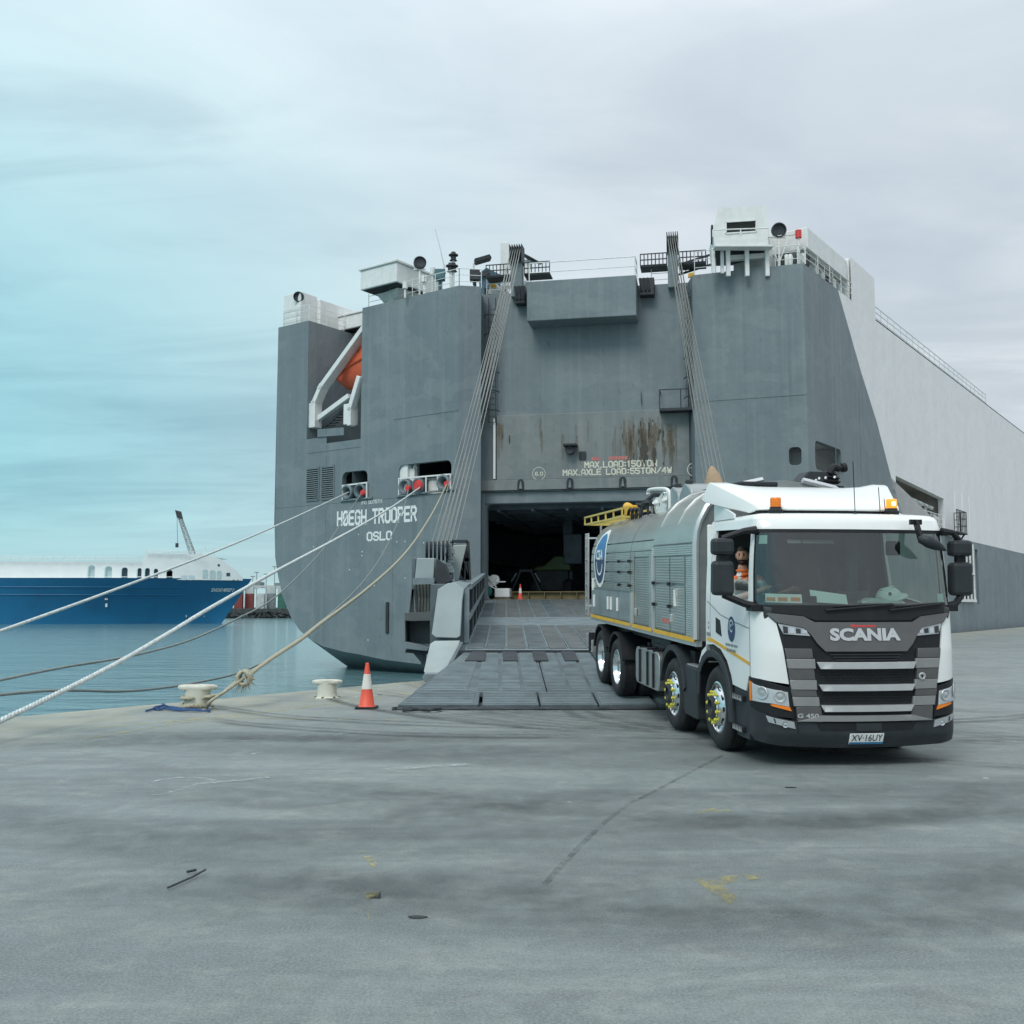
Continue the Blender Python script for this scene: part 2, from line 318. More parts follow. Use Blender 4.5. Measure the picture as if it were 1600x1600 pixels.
# ------------------------------------------------------------------ lettering
STROKES = {  # industrial block letters on a 4 x 6 grid
 'H': [[(0,0),(0,6)],[(4,0),(4,6)],[(0,3),(4,3)]], 'E': [[(4,0),(0,0),(0,6),(4,6)],[(0,3),(3.4,3)]],
 'O': [[(1,0),(3,0),(4,1),(4,5),(3,6),(1,6),(0,5),(0,1),(1,0)]], 'Ø': [[(1,0),(3,0),(4,1),(4,5),(3,6),(1,6),(0,5),(0,1),(1,0)],[(.2,.4),(3.8,5.6)]],
 'G': [[(4,5),(3,6),(1,6),(0,5),(0,1),(1,0),(3,0),(4,1),(4,3),(2.4,3)]], 'T': [[(0,6),(4,6)],[(2,6),(2,0)]],
 'R': [[(0,0),(0,6),(3,6),(4,5),(4,4),(3,3),(0,3)],[(2.2,3),(4,0)]], 'P': [[(0,0),(0,6),(3,6),(4,5),(4,4),(3,3),(0,3)]],
 'S': [[(4,5),(3,6),(1,6),(0,5),(0,4),(1,3),(3,3),(4,2),(4,1),(3,0),(1,0),(0,1)]], 'L': [[(0,6),(0,0),(4,0)]],
 'M': [[(0,0),(0,6),(2,3),(4,6),(4,0)]], 'A': [[(0,0),(0,4),(1.4,6),(2.6,6),(4,4),(4,0)],[(0,2),(4,2)]], 'X': [[(0,0),(4,6)],[(0,6),(4,0)]],
 'D': [[(0,0),(0,6),(3,6),(4,5),(4,1),(3,0),(0,0)]], 'N': [[(0,0),(0,6),(4,0),(4,6)]], 'W': [[(0,6),(1,0),(2,4),(3,0),(4,6)]], 'I': [[(2,0),(2,6)]],
 '.': [[(1.6,0),(2.2,0)]], ':': [[(1.7,1.3),(2.3,1.3)],[(1.7,4.4),(2.3,4.4)]], '/': [[(0,0),(4,6)]],
 '1': [[(1,5),(2,6),(2,0)]], '5': [[(4,6),(0,6),(0,3.4),(3,3.4),(4,2.6),(4,1),(3,0),(1,0),(0,.8)]], '0': [[(1,0),(3,0),(4,1),(4,5),(3,6),(1,6),(0,5),(0,1),(1,0)]],
 '4': [[(3,0),(3,6),(0,2),(4,2)]], '7': [[(0,6),(4,6),(1.6,0)]], '9': [[(0,.6),(1,0),(3,0),(4,1),(4,5),(3,6),(1,6),(0,5),(0,4),(1,3),(4,3)]],
 '6': [[(4,5.4),(3,6),(1,6),(0,5),(0,1),(1,0),(3,0),(4,1),(4,2),(3,3),(0,3)]], '3': [[(0,6),(4,6),(2,3.6),(4,2.4),(4,1),(3,0),(1,0),(0,1)]],
 '2': [[(0,5),(1,6),(3,6),(4,5),(4,4),(0,0),(4,0)]], 'C': [[(4,5),(3,6),(1,6),(0,5),(0,1),(1,0),(3,0),(4,1)]], 'V': [[(0,6),(2,0),(4,6)]], 'U': [[(0,6),(0,1),(1,0),(3,0),(4,1),(4,6)]],
 'Y': [[(0,6),(2,3),(4,6)],[(2,3),(2,0)]], '-': [[(.8,3),(3.2,3)]], 'K': [[(0,0),(0,6)],[(0,2.6),(4,6)],[(1.4,3.6),(4,0)]], '!': [[(2,2),(2,6)],[(2,0),(2,.4)]]}
NARROW = {'.': 1.6, ':': 1.8, 'I': 1.8, '1': 2.6, ' ': 3.0, '-': 3.2}
def stroke_text(mb, text, place, width, height, wt=.9, gap=1.7, m=0, step=.001):
    """block lettering: place(x, y, off) -> 3-D point; x 0..width, y 0..height; strokes are thin sheets"""
    adv = []; x = 0
    for ch in text:
        nw = NARROW.get(ch, 4); adv.append((x, nw)); x += nw + gap
    tot = x - gap; sx = width / tot; sy = height / 6; n = 0
    for ch, (x0, nw) in zip(text, adv):
        if ch == ' ': continue
        sh = (4 - nw) / 2 if ch in NARROW else 0
        for line in STROKES.get(ch, []):
            for p, q in zip(line[:-1], line[1:]):
                d = V((q[0] - p[0], q[1] - p[1], 0)); l = d.length or 1; d /= l; nn = V((-d.y, d.x, 0)) * wt / 2; e = d * wt * .42
                P = V((p[0], p[1], 0)) - e; Q = V((q[0], q[1], 0)) + e
                quad = [P + nn, Q + nn, Q - nn, P - nn]; n += 1
                mb.add([place((c.x - sh + x0) * sx, c.y * sy, step * (n % 5)) for c in quad], [(0, 1, 2, 3)], m)
    return mb
def font_text(mb, text, place, width, height, bold=.0, m=0, res=3, depth=0):
    """lettering in the built-in font, stretched to width x height"""
    cu = bpy.data.curves.new('lettering', 'FONT'); cu.body = text; cu.size = 1; cu.offset = bold; cu.resolution_u = res; cu.fill_mode = 'FRONT'
    ob = bpy.data.objects.new('lettering', cu); COL.objects.link(ob); dg = bpy.context.evaluated_depsgraph_get(); dg.update()
    me = bpy.data.meshes.new_from_object(ob.evaluated_get(dg)); vs = [v.co.copy() for v in me.vertices]; fs = [tuple(p.vertices) for p in me.polygons]
    bpy.data.objects.remove(ob); bpy.data.meshes.remove(me); bpy.data.curves.remove(cu)
    x0 = min(v.x for v in vs); x1 = max(v.x for v in vs); y0 = min(v.y for v in vs); y1 = max(v.y for v in vs)
    mb.add([place((v.x - x0) / (x1 - x0) * width, (v.y - y0) / (y1 - y0) * height, 0) for v in vs], fs, m)
    return mb
# ================================================================== quay and water
WATER_Z = -1.8
AX = V((.5835, .8121, 0)); TR = V((-.8121, .5835, 0))          # ship's long axis and its athwartship axis (to port)
Q0 = V((-4.25, 22.5, 0)); QN = V((.8121, -.5835, 0))           # a point on the quay edge, direction inland

def worn(name, col, lo=.42, hi=.6, scale=9, stretch=(1, 1, 1), rough=.7):
    m = bpy.data.materials.new(name); m.use_nodes = True; nt = m.node_tree; N = nt.nodes; L = nt.links; b = N['Principled BSDF']
    b.inputs['Base Color'].default_value = tuple(col) + (1,); b.inputs['Roughness'].default_value = rough
    tc = N.new('ShaderNodeTexCoord'); mp = N.new('ShaderNodeMapping'); mp.inputs['Scale'].default_value = stretch; L.new(tc.outputs['Object'], mp.inputs[0])
    n = N.new('ShaderNodeTexNoise'); n.inputs['Scale'].default_value = scale; n.inputs['Detail'].default_value = 7; n.inputs['Roughness'].default_value = .7; L.new(mp.outputs[0], n.inputs['Vector'])
    r = N.new('ShaderNodeMapRange'); r.inputs['From Min'].default_value = lo; r.inputs['From Max'].default_value = hi; L.new(n.outputs['Fac'], r.inputs['Value'])
    L.new(r.outputs[0], b.inputs['Alpha']); return m

def concrete():
    m = bpy.data.materials.new('worn_quay_concrete'); m.use_nodes = True; nt = m.node_tree; N = nt.nodes; L = nt.links; b = N['Principled BSDF']
    tc = N.new('ShaderNodeTexCoord')
    def nz(sc, det, st=(1, 1, 1), rot=0, dist=0, ro=.55, off=0):
        mp = N.new('ShaderNodeMapping'); mp.inputs['Scale'].default_value = st; mp.inputs['Rotation'].default_value = (0, 0, R_(rot)); mp.inputs['Location'].default_value = (off, off, 0)
        L.new(tc.outputs['Object'], mp.inputs[0]); n = N.new('ShaderNodeTexNoise'); n.inputs['Scale'].default_value = sc; n.inputs['Detail'].default_value = det
        n.inputs['Distortion'].default_value = dist; n.inputs['Roughness'].default_value = ro; L.new(mp.outputs[0], n.inputs['Vector']); return n.outputs['Fac']
    def mr(v, a, c, lo, hi):
        n = N.new('ShaderNodeMapRange'); n.inputs['From Min'].default_value = a; n.inputs['From Max'].default_value = c; n.inputs['To Min'].default_value = lo; n.inputs['To Max'].default_value = hi; L.new(v, n.inputs['Value']); return n.outputs[0]
    def mix(f, A, B, mode='MIX'):
        n = N.new('ShaderNodeMix'); n.data_type = 'RGBA'; n.blend_type = mode; L.new(f, n.inputs['Factor'])
        for s, k in ((A, 'A'), (B, 'B')):
            if isinstance(s, tuple): n.inputs[k].default_value = s + (1,)
            else: L.new(s, n.inputs[k])
        return n.outputs['Result']
    c = mix(mr(nz(.18, 5, dist=.6), .35, .65, 0, 1), (.172, .214, .214), (.255, .292, .282))
    c = mix(mr(nz(.5, 7, (.35, 1.5, 1), 8, 1.2, .6), .45, .70, 0, .75), c, (.135, .160, .165))      # rubber scrubbed in by turning wheels
    c = mix(mr(nz(.9, 8, (.16, 2.4, 1), -10, .8, .6, 5), .52, .66, 0, .55), c, (.105, .130, .138))
    c = mix(mr(nz(1.0, 8, (.3, 2.2, 1), 14, .6, .6, 11), .56, .72, 0, .5), c, (.33, .345, .33))
    c = mix(mr(nz(2.2, 8, (1, 1, 1), 0, .4, .7, 3), .50, .68, 0, .65), c, (.33, .345, .315))
    c = mix(mr(nz(9, 9, (1, 1, 1), 0, 0, .75), .42, .72, 0, .5), c, (.10, .115, .115))
    c = mix(mr(nz(1.1, 9, (.8, 1.3, 1), 30, 1.6, .68, 17), .48, .66, 0, .75), c, (.135, .155, .155))
    c = mix(mr(nz(60, 3, (1, 1, 1), 0, 0, .8), .45, .62, 0, .55), c, (.33, .345, .33))
    c = mix(mr(nz(75, 3, (1, 1, 1), 0, 0, .8, 9), .52, .66, 0, .6), c, (.075, .09, .09))
    # sandy dust along the quay edge
    vn = N.new('ShaderNodeVectorMath'); vn.operation = 'DOT_PRODUCT'; L.new(tc.outputs['Object'], vn.inputs[0]); vn.inputs[1].default_value = tuple(QN)
    edge = mr(vn.outputs['Value'], Q0.dot(QN) + 4.5, Q0.dot(QN), 0, 1)
    mu = N.new('ShaderNodeMath'); mu.operation = 'MULTIPLY'; L.new(edge, mu.inputs[0]); L.new(mr(nz(.8, 6, dist=.5), .35, .6, .15, .8), mu.inputs[1])
    c = mix(mu.outputs[0], c, (.40, .39, .30))
    # pale chips of gravel and paint
    vo = N.new('ShaderNodeTexVoronoi'); vo.inputs['Scale'].default_value = 1.6; L.new(tc.outputs['Object'], vo.inputs['Vector'])
    ch = N.new('ShaderNodeMath'); ch.operation = 'LESS_THAN'; L.new(vo.outputs['Distance'], ch.inputs[0])
    sc_ = N.new('ShaderNodeSeparateColor'); L.new(vo.outputs['Color'], sc_.inputs[0]); L.new(mr(sc_.outputs[0], .55, 1, 0, .055), ch.inputs[1])
    c = mix(ch.outputs[0], c, (.52, .53, .50))
    L.new(c, b.inputs['Base Color']); L.new(mr(nz(.6, 5, dist=.5), .3, .7, .42, .78), b.inputs['Roughness']); b.inputs['Specular IOR Level'].default_value = .35
    bp = N.new('ShaderNodeBump'); bp.inputs['Strength'].default_value = .6; bp.inputs['Distance'].default_value = .012; L.new(nz(34, 6, ro=.75), bp.inputs['Height']); L.new(bp.outputs[0], b.inputs['Normal'])
    return m
CONC = concrete()
mb = MB(); e0 = Q0 - AX * 80; e1 = Q0 + AX * 420
mb.flat([[e0, e1, e1 + QN * 420, e0 + QN * 160]])
tag(mb.build('quay', CONC), 'worn grey concrete quay apron with scrubbed tyre marks', None, kind='structure')
mb = MB(); mb.flat([[e0, e1, e1 + V((0, 0, -7)), e0 + V((0, 0, -7))]])
tag(mb.build('quay_wall', mat('wet_quay_wall', (.12, .13, .12), .8, 0, .3, 1.5, bump=.4)), 'concrete face of the quay dropping to the water', None, kind='structure')

def water():
    m = bpy.data.materials.new('harbour_water'); m.use_nodes = True; nt = m.node_tree; N = nt.nodes; L = nt.links; b = N['Principled BSDF']
    b.inputs['Base Color'].default_value = (.11, .215, .23, 1); b.inputs['Roughness'].default_value = .11; b.inputs['IOR'].default_value = 1.333
    tc = N.new('ShaderNodeTexCoord')
    def nz(sc, st, det):
        mp = N.new('ShaderNodeMapping'); mp.inputs['Scale'].default_value = st; mp.inputs['Rotation'].default_value = (0, 0, R_(18)); L.new(tc.outputs['Object'], mp.inputs[0])
        n = N.new('ShaderNodeTexNoise'); n.inputs['Scale'].default_value = sc; n.inputs['Detail'].default_value = det; n.inputs['Roughness'].default_value = .6; L.new(mp.outputs[0], n.inputs['Vector']); return n.outputs['Fac']
    b1 = N.new('ShaderNodeBump'); b1.inputs['Strength'].default_value = .38; b1.inputs['Distance'].default_value = .28; L.new(nz(.9, (.55, 1.5, 1), 5), b1.inputs['Height'])
    b2 = N.new('ShaderNodeBump'); b2.inputs['Strength'].default_value = .4; b2.inputs['Distance'].default_value = .5; L.new(nz(.22, (.6, 1.4, 1), 3), b2.inputs['Height'])
    L.new(b2.outputs[0], b1.inputs['Normal']); L.new(b1.outputs[0], b.inputs['Normal']); return m
mb = MB(); mb.flat([[(-2600, -300, WATER_Z), (1500, -300, WATER_Z), (1500, 3600, WATER_Z), (-2600, 3600, WATER_Z)]])
tag(mb.build('water', water()), 'rippled grey green harbour water beside the quay', None, kind='structure')

# painted and rubbed marks on the quay: thin sheets on the concrete
PY = worn('worn_yellow_marking', (.48, .42, .16), .43, .72, 6, (2.2, .7, 1)); PYF = worn('faint_yellow_marking', (.50, .44, .16), .44, .66, 5)
PW = worn('worn_white_chalk', (.52, .56, .55), .42, .75, 10); 
PK2 = worn('dark_joint_filler', (.085, .098, .10), .42, .85, 5)
def ribbon(mb, pts, wd, z):
    """a flat strip along a line of ground points"""
    pts = [V((p[0], p[1], 0)) for p in pts]; vs = []
    for i, p in enumerate(pts):
        t = (pts[min(i + 1, len(pts) - 1)] - pts[max(i - 1, 0)]).normalized(); n = V((-t.y, t.x, 0)) * wd / 2
        vs += [V((p.x + n.x, p.y + n.y, z)), V((p.x - n.x, p.y - n.y, z))]
    return mb.add(vs, [(2 * i, 2 * i + 1, 2 * i + 3, 2 * i + 2) for i in range(len(pts) - 1)])
def smoothline(P, n=10):
    P = [V((p[0], p[1], p[2] if len(p) > 2 else 0)) for p in P]; out = []
    for i in range(len(P) - 1):
        a, b, c, d = P[max(i - 1, 0)], P[i], P[i + 1], P[min(i + 2, len(P) - 1)]
        for k in range(n):
            t = k / n; out.append(.5 * (2 * b + (c - a) * t + (2 * a - 5 * b + 4 * c - d) * t * t + (3 * b - a - 3 * c + d) * t ** 3))
    return out + [P[-1]]
G = lambda *q: [onground(x, y) for x, y in q]
def mark(name, polys, m, z, label):
    mb = MB()
    for i, P in enumerate(polys): mb.flat([[V((p.x, p.y, z)) for p in P]])
    tag(mb.build(name, m), label, None, kind='structure')
def line(name, pts, wd, m, z, label):
    mb = MB(); ribbon(mb, smoothline(G(*pts)), wd, z); tag(mb.build(name, m), label, None, kind='structure')
line('quay_edge_line', [(120, 1139), (240, 1130), (420, 1112), (560, 1094), (640, 1083)], .11, PYF, .004, 'faint yellow line painted along the quay edge')
line('quay_edge_line', [(130, 1156), (330, 1124), (480, 1124), (640, 1126)], .06, PYF, .008, 'thin faded line crossing behind the traffic cone')
mark('yellow_marking', [G((1082, 1374), (1112, 1370), (1152, 1400), (1142, 1416)), G((1114, 1370), (1186, 1366), (1190, 1373), (1122, 1383))], PY, .004, 'worn yellow painted corner on the quay, lower right')
mark('yellow_marking', [G((1084, 1268), (1138, 1260), (1142, 1268), (1090, 1272))], PY, .004, 'short worn yellow dash on the quay in front of the truck')
mark('yellow_marking', [G((571, 1396), (595, 1393), (596, 1405), (572, 1407)), G((572, 1409), (578, 1409), (577, 1440), (573, 1430))], PY, .004, 'yellow painted patch on the quay, lower middle')
mark('yellow_marking', [G((558, 1332), (574, 1330), (590, 1352), (584, 1357))], PYF, .004, 'faded yellow patch above the lower yellow patch')
for i, (pts, wd) in enumerate([([(235, 1222), (270, 1216), (310, 1216), (332, 1220), (300, 1228), (262, 1240), (236, 1243)], .07), ([(520, 1152), (548, 1145), (576, 1146), (545, 1143), (530, 1149)], .06),
                               ([(220, 1160), (330, 1159), (420, 1159)], .05), ([(455, 1158), (512, 1157)], .05), ([(600, 1204), (690, 1197), (740, 1196)], .18), ([(330, 1225), (420, 1216)], .10)]):
    line('chalk_mark', pts, wd, PW, .004 + .004 * (i % 3), ['looping white scrawl on the quay at the left', 'white scrawl on the quay below the traffic cone', 'thin white scratch on the quay near the bollard', 'short white scratch below the plain bollard', 'pale scrape on the quay below the ramp end', 'pale scrape right of the looping scrawl'][i])
line('concrete_joint', [(1130, 1180), (1010, 1243), (985, 1255), (940, 1290), (880, 1350), (850, 1385)], .05, PK2, .004, 'dark cracked joint running across the quay towards the truck')
def soft(name, col, amt, scale):
    """rubbed-in rubber: opacity fades to the sides of the mark (attribute) and is broken by noise"""
    m = bpy.data.materials.new(name); m.use_nodes = True; nt = m.node_tree; N = nt.nodes; L = nt.links; b = N['Principled BSDF']; b.inputs['Base Color'].default_value = tuple(col) + (1,); b.inputs['Roughness'].default_value = .75
    at_ = N.new('ShaderNodeAttribute'); at_.attribute_name = 'wear'; tc = N.new('ShaderNodeTexCoord'); n = N.new('ShaderNodeTexNoise'); n.inputs['Scale'].default_value = scale; n.inputs['Detail'].default_value = 8; n.inputs['Roughness'].default_value = .7; L.new(tc.outputs['Object'], n.inputs['Vector'])
    r = N.new('ShaderNodeMapRange'); r.inputs['From Min'].default_value = .22; r.inputs['From Max'].default_value = .78; r.inputs['To Max'].default_value = amt; L.new(n.outputs['Fac'], r.inputs['Value'])
    k = N.new('ShaderNodeMath'); k.operation = 'MULTIPLY'; L.new(at_.outputs['Fac'], k.inputs[0]); L.new(r.outputs[0], k.inputs[1]); L.new(k.outputs[0], b.inputs['Alpha']); return m
SW = soft('faint_rubber_sweep', (.085, .102, .104), .30, 2.6); ST = soft('rubber_tyre_mark', (.055, .068, .07), .50, 3.4)
def softmark(name, pts, wd, m, z, label):
    P = smoothline(pts, 14); vs = []; wv = []; prof = ((-1, 0), (-.55, .8), (0, 1), (.55, .8), (1, 0)); n = len(P)
    for i, p in enumerate(P):
        t = (P[min(i + 1, n - 1)] - P[max(i - 1, 0)]); t.z = 0; t.normalize(); nn = V((-t.y, t.x, 0)); f = min(1, i / 8, (n - 1 - i) / 8)
        for u, k in prof: q = p + nn * wd / 2 * u; vs.append((q.x, q.y, z)); wv.append(k * f)
    me = bpy.data.meshes.new(name); me.from_pydata(vs, [], [(i * 5 + k, i * 5 + k + 1, i * 5 + k + 6, i * 5 + k + 5) for i in range(n - 1) for k in range(4)]); me.materials.append(m)
    a = me.attributes.new('wear', 'FLOAT', 'POINT'); a.data.foreach_set('value', wv); o = bpy.data.objects.new(name, me); COL.objects.link(o); tag(o, label, None, kind='structure')
rs = random.Random(12); k_ = 0
for i in range(16):      # broad sweeps where trucks turn off the ramp
    y0 = rs.uniform(5.5, 17); x0 = rs.uniform(-9, -2) * min(1, y0 / 13); dx = rs.uniform(6, 14) * min(1, .4 + y0 / 18); bend = rs.choice((-1, 1)) * rs.uniform(1.0, 2.8) * min(1, y0 / 12)
    softmark('tyre_sweep', [(x0, y0), (x0 + dx * .35, y0 + bend * .7), (x0 + dx * .7, y0 + bend * .8 + rs.uniform(-.6, .6)), (x0 + dx, y0 + rs.uniform(-1, 2.2))], rs.uniform(.5, 1.5), SW, .0030 + .0011 * k_, 'broad dark sweep of tyre rubber on the quay'); k_ += 1
for i in range(20):
    a0 = rs.uniform(2.2, 4.4); x0, y0 = rs.uniform(.5, 6), rs.uniform(14, 18); r = rs.uniform(7, 16); sg = rs.choice((-1, 1)); th = rs.uniform(3.3, 4.9); pts = []
    for j in range(5): th2 = th + sg * j * rs.uniform(.16, .24); pts.append((x0 + r * (math.cos(th2) - math.cos(th)), y0 + r * (math.sin(th2) - math.sin(th))))
    for off in (0, rs.choice((0, .36))):
        if off is not None: softmark('tyre_mark', [(x + off, y + off * .4) for x, y in pts], rs.uniform(.16, .28), ST, .0030 + .0011 * k_, 'curved tyre mark on the concrete quay'); k_ += 1
        if off == 0 and rs.random() < .5: break
# ================================================================== the big ship
class W:
    """an upright wall: u metres along it (to the right or left as d points), z up"""
    def __init__(s, o, d):
        s.o = V((o[0], o[1], 0)); s.d = V((d[0], d[1], 0)).normalized(); n = V((s.d.y, -s.d.x, 0)); s.n = n if n.y < 0 else -n    # n faces the quay
    def P(s, u, z, out=0): return s.o + s.d * u + s.n * out + V((0, 0, z))
    def uz(s, px, py, out=0): h = hit(px, py, s.o + s.n * out, s.n); return ((h - s.o).dot(s.d), h.z)
    def at(s, px, py, out=0): return s.P(*s.uz(px, py, out), out)
    def us(s, *q): return [s.uz(x, y) for x, y in q]
A_ = V((-2.841, 53.7, 0)); B_ = V((-1.66, 53.9, 0)); C0_ = V((-1.655, 55.4, 0)); D_ = V((9.385, 52.0, 0)); E_ = V((14.635, 50.109, 0))
WS = W(A_, TR); WC = W(C0_, V((.981, -.196, 0))); WT = W(D_, V((.941, -.339, 0))); WR = W(E_, AX)
TOP = 19.0
ship = thing('cargo_ship', 'huge dark grey car carrier moored at the quay with its stern ramp lowered', 'ship', (8, 60, WATER_Z))

def wall(name, Wl, outer, holes=(), m=GREY, reveal=.35, out=0, rm=None, parent=None):
    mb = MB(); mb.flat([[Wl.P(u, z, out) for u, z in l] for l in [outer] + list(holes)])
    for h in holes:
        n = len(h)
        for i in range(n):
            a, b = h[i], h[(i + 1) % n]; mb.add([Wl.P(*a, out), Wl.P(*b, out), Wl.P(*b, out - reveal), Wl.P(*a, out - reveal)], [(0, 1, 2, 3)], 1 if rm else 0)
    return mb.build(name, [m, rm] if rm else m, parent or ship)

# --- transom
BOT = [(14.25, 6.4), (14.15, 4.8), (13.85, 3.6), (13.45, 2.5), (12.75, 1.3), (11.9, .42), (10.9, -.15), (9.9, -.47), (8.4, -.72), (7.0, -.86), (5.1, -1.1), (2.4, -1.26), (0, -1.34)]
h1 = rrect(*WS.uz(534, 784), *WS.uz(574.5, 734), .35); h2 = rrect(*WS.uz(622.5, 776), *WS.uz(705.5, 718), .35)
h1 = [(u, z) for u, z in h1]
notch = [(7.15, TOP), (7.15, 11.35), (9.9, 11.35), (9.9, 11.75), (11.6, 11.75), (11.6, TOP)]
wall('transom', WS, [(0, TOP)] + notch + [(14.3, TOP)] + BOT, [h1, h2])
# boat bay cut into the transom: inner walls, floor, and the open mooring deck behind the two windows
def bay(name, Wl, u0, u1, z0, z1, depth, m, parent=ship, sl=V((0, 0, 0)), dirn=None, top=True):
    dv = dirn if dirn else -Wl.n; mb = MB()
    a = [Wl.P(u0, z0), Wl.P(u1, z0), Wl.P(u1, z1), Wl.P(u0, z1)]; b = [p + dv * depth for p in a]
    mb.add(a + b, [(0, 1, 5, 4), (1, 2, 6, 5), (3, 0, 4, 7), (4, 5, 6, 7)] + ([(2, 3, 7, 6)] if top else []))
    return mb.build(name, m, parent)
bay('boat_bay', WS, 7.15, 11.6, 11.35, TOP, 16, GREY, dirn=AX, top=False)
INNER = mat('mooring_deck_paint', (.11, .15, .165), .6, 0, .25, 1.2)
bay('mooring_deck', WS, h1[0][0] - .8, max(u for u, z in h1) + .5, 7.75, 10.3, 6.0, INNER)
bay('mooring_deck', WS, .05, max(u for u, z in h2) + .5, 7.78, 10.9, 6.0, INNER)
# --- narrow return face, ladder recess, door wall, starboard quarter, side
def quadwall(name, p, q, z0, z1, m, parent=ship):
    mb = MB(); mb.flat([[V((p.x, p.y, z0)), V((q.x, q.y, z0)), V((q.x, q.y, z1)), V((p.x, p.y, z1))]]); return mb.build(name, m, parent)
quadwall('return_plating', A_, B_, -1.34, TOP, GREY)
quadwall('recess_plating', B_, C0_ - WC.d * .02, -1.3, TOP, GREY)
DOOR = rrect(.27, 2.16, 10.9, 7.33, .28)
wall('door_wall', WC, [(-.02, TOP), (11.9, TOP), (11.9, -1.2), (-.02, -1.2)], [DOOR], GREY, .5)
quadwall('recess_plating', D_ + V((-.02, 2.2, 0)), D_, -1.2, TOP, GREY)
uE = (E_ - D_).dot(WT.d)
th = rrect(*WT.uz(1233, 727), *WT.uz(1252, 698), .2)
wall('quarter_plating', WT, [(0, TOP), (uE, TOP), (uE, -1.9), (0, -1.9)], [th])
bay('quarter_opening', WT, min(u for u, z in th) - .3, min(uE - .1, max(u for u, z in th) + .2), 8.4, 10.1, 3, INNER)
# starboard side: grey quarter and lower hull, white upper works
LEN = 150
diag = [(5.35, TOP), (9.05, 15.18), (11.9, 12.6), (14.5, 9.6), (17.4, 6.85)]
sh = rrect(*WR.uz(1274.5, 733), *WR.uz(1314, 703), .3)
wall('side_plating', WR, [(0, TOP)] + diag + [(LEN, 6.85), (LEN, -2.4), (0, -2.4)], [sh, rrect(31.2, 2.2, 35.9, 6.6, .1), [(37.2, 2.0), (38.1, 2.0), (38.1, 6.3), (37.2, 6.3)]])
bay('side_opening', WR, .9, 6.2, 7.9, 10.4, 2.6, WHITE)
wo = [(15.45, 9.85), (15.45, 7.25), (27.6, 7.25), (27.6, 9.45)]
wall('side_superstructure', WR, [(5.35, TOP), (7.7, TOP), (7.7, 21.5), (12.3, 21.5), (12.3, TOP - .1), (LEN, TOP - .1), (LEN, 6.85)] + diag[::-1][:-1], [wo], WHITE, .4)
bay('winch_opening', WR, 15.1, 28.0, 7.2, 10.2, 4.5, mat('winch_bay_paint', (.52, .50, .46), .6, 0, .1, 2))
bay('bunker_opening', WR, 31.0, 36.1, 2.1, 6.7, 2.5, DARK); bay('bunker_opening', WR, 37.1, 38.2, 1.9, 6.4, 1.0, DARK)
# bottom, port side, decks
mb = MB(); a = [WS.P(u, z) for u, z in BOT] + [V((B_.x, B_.y, -1.3)), V((9, 52.3, -1.2))]
b = [p + AX * 4 + V((0, 0, -2.2 if p.z < 0 else -1.5)) + (WS.d * -1.0 if p.z > .4 else V((0, 0, 0))) for p in a]; c = [p + AX * 8 + V((0, 0, -3)) for p in b]; n = len(a)
mb.add(a + b + c, [(r * n + i, r * n + i + 1, (r + 1) * n + i + 1, (r + 1) * n + i) for r in (0, 1) for i in range(n - 1)])
mb.build('hull_bottom', GREY, ship, smooth=40)
F_ = WS.P(14.3, 0); F2 = F_ + AX * LEN; G2 = E_ + AX * LEN
mb = MB(); mb.flat([[V((F_.x, F_.y, TOP)), V((F2.x, F2.y, TOP)), V((F2.x, F2.y, -3)), V((F_.x, F_.y, 6.6))]])
mb.build('port_plating', GREY, ship)
mb = MB(); zt = TOP - .02
k0 = WS.P(7.15, 0) + AX * 0; k1 = WS.P(7.15, 0) + AX * 16; k2 = WS.P(11.6, 0) + AX * 16; k3 = WS.P(11.6, 0)
ring = [A_, B_, C0_, D_ + V((-.02, 2.2, 0)), D_, E_, G2, F2, F_, k3, k2, k1, k0]
mb.flat([[V((p.x, p.y, zt)) for p in ring]]); mb.build('weather_deck', mat('deck_green_grey', (.16, .2, .19), .7, 0, .2, 2), ship)
# --- plate seams: raised weld beads
mb = MB()
def seam(Wl, u0, z0, u1, z1, w_=.035, o=.006): mb.beam(Wl.P(u0, z0, o * .5), Wl.P(u1, z1, o * .5), w_ if z0 != z1 else .02, .02 if z0 != z1 else w_, up=tuple(Wl.n))
for a_ in ((WS, 0, 7.83, 14.25, 7.78, .05), (WS, 0, 12.2, 4.6, 12.2), (WS, 7.1, 10.9, 11.5, 10.9), (WS, 4.6, -.9, 4.6, 7.8), (WS, 9.9, -.3, 9.9, 11.3), (WT, 2.6, 8, 2.6, TOP), (WT, 0, 12.3, uE, 12.3), (WR, 4.2, 8, 4.2, 14), (WR, 8.5, 8, 8.5, 14)):
    mb = MB(); seam(*a_); mb.build('weld_seam', GREY, ship)
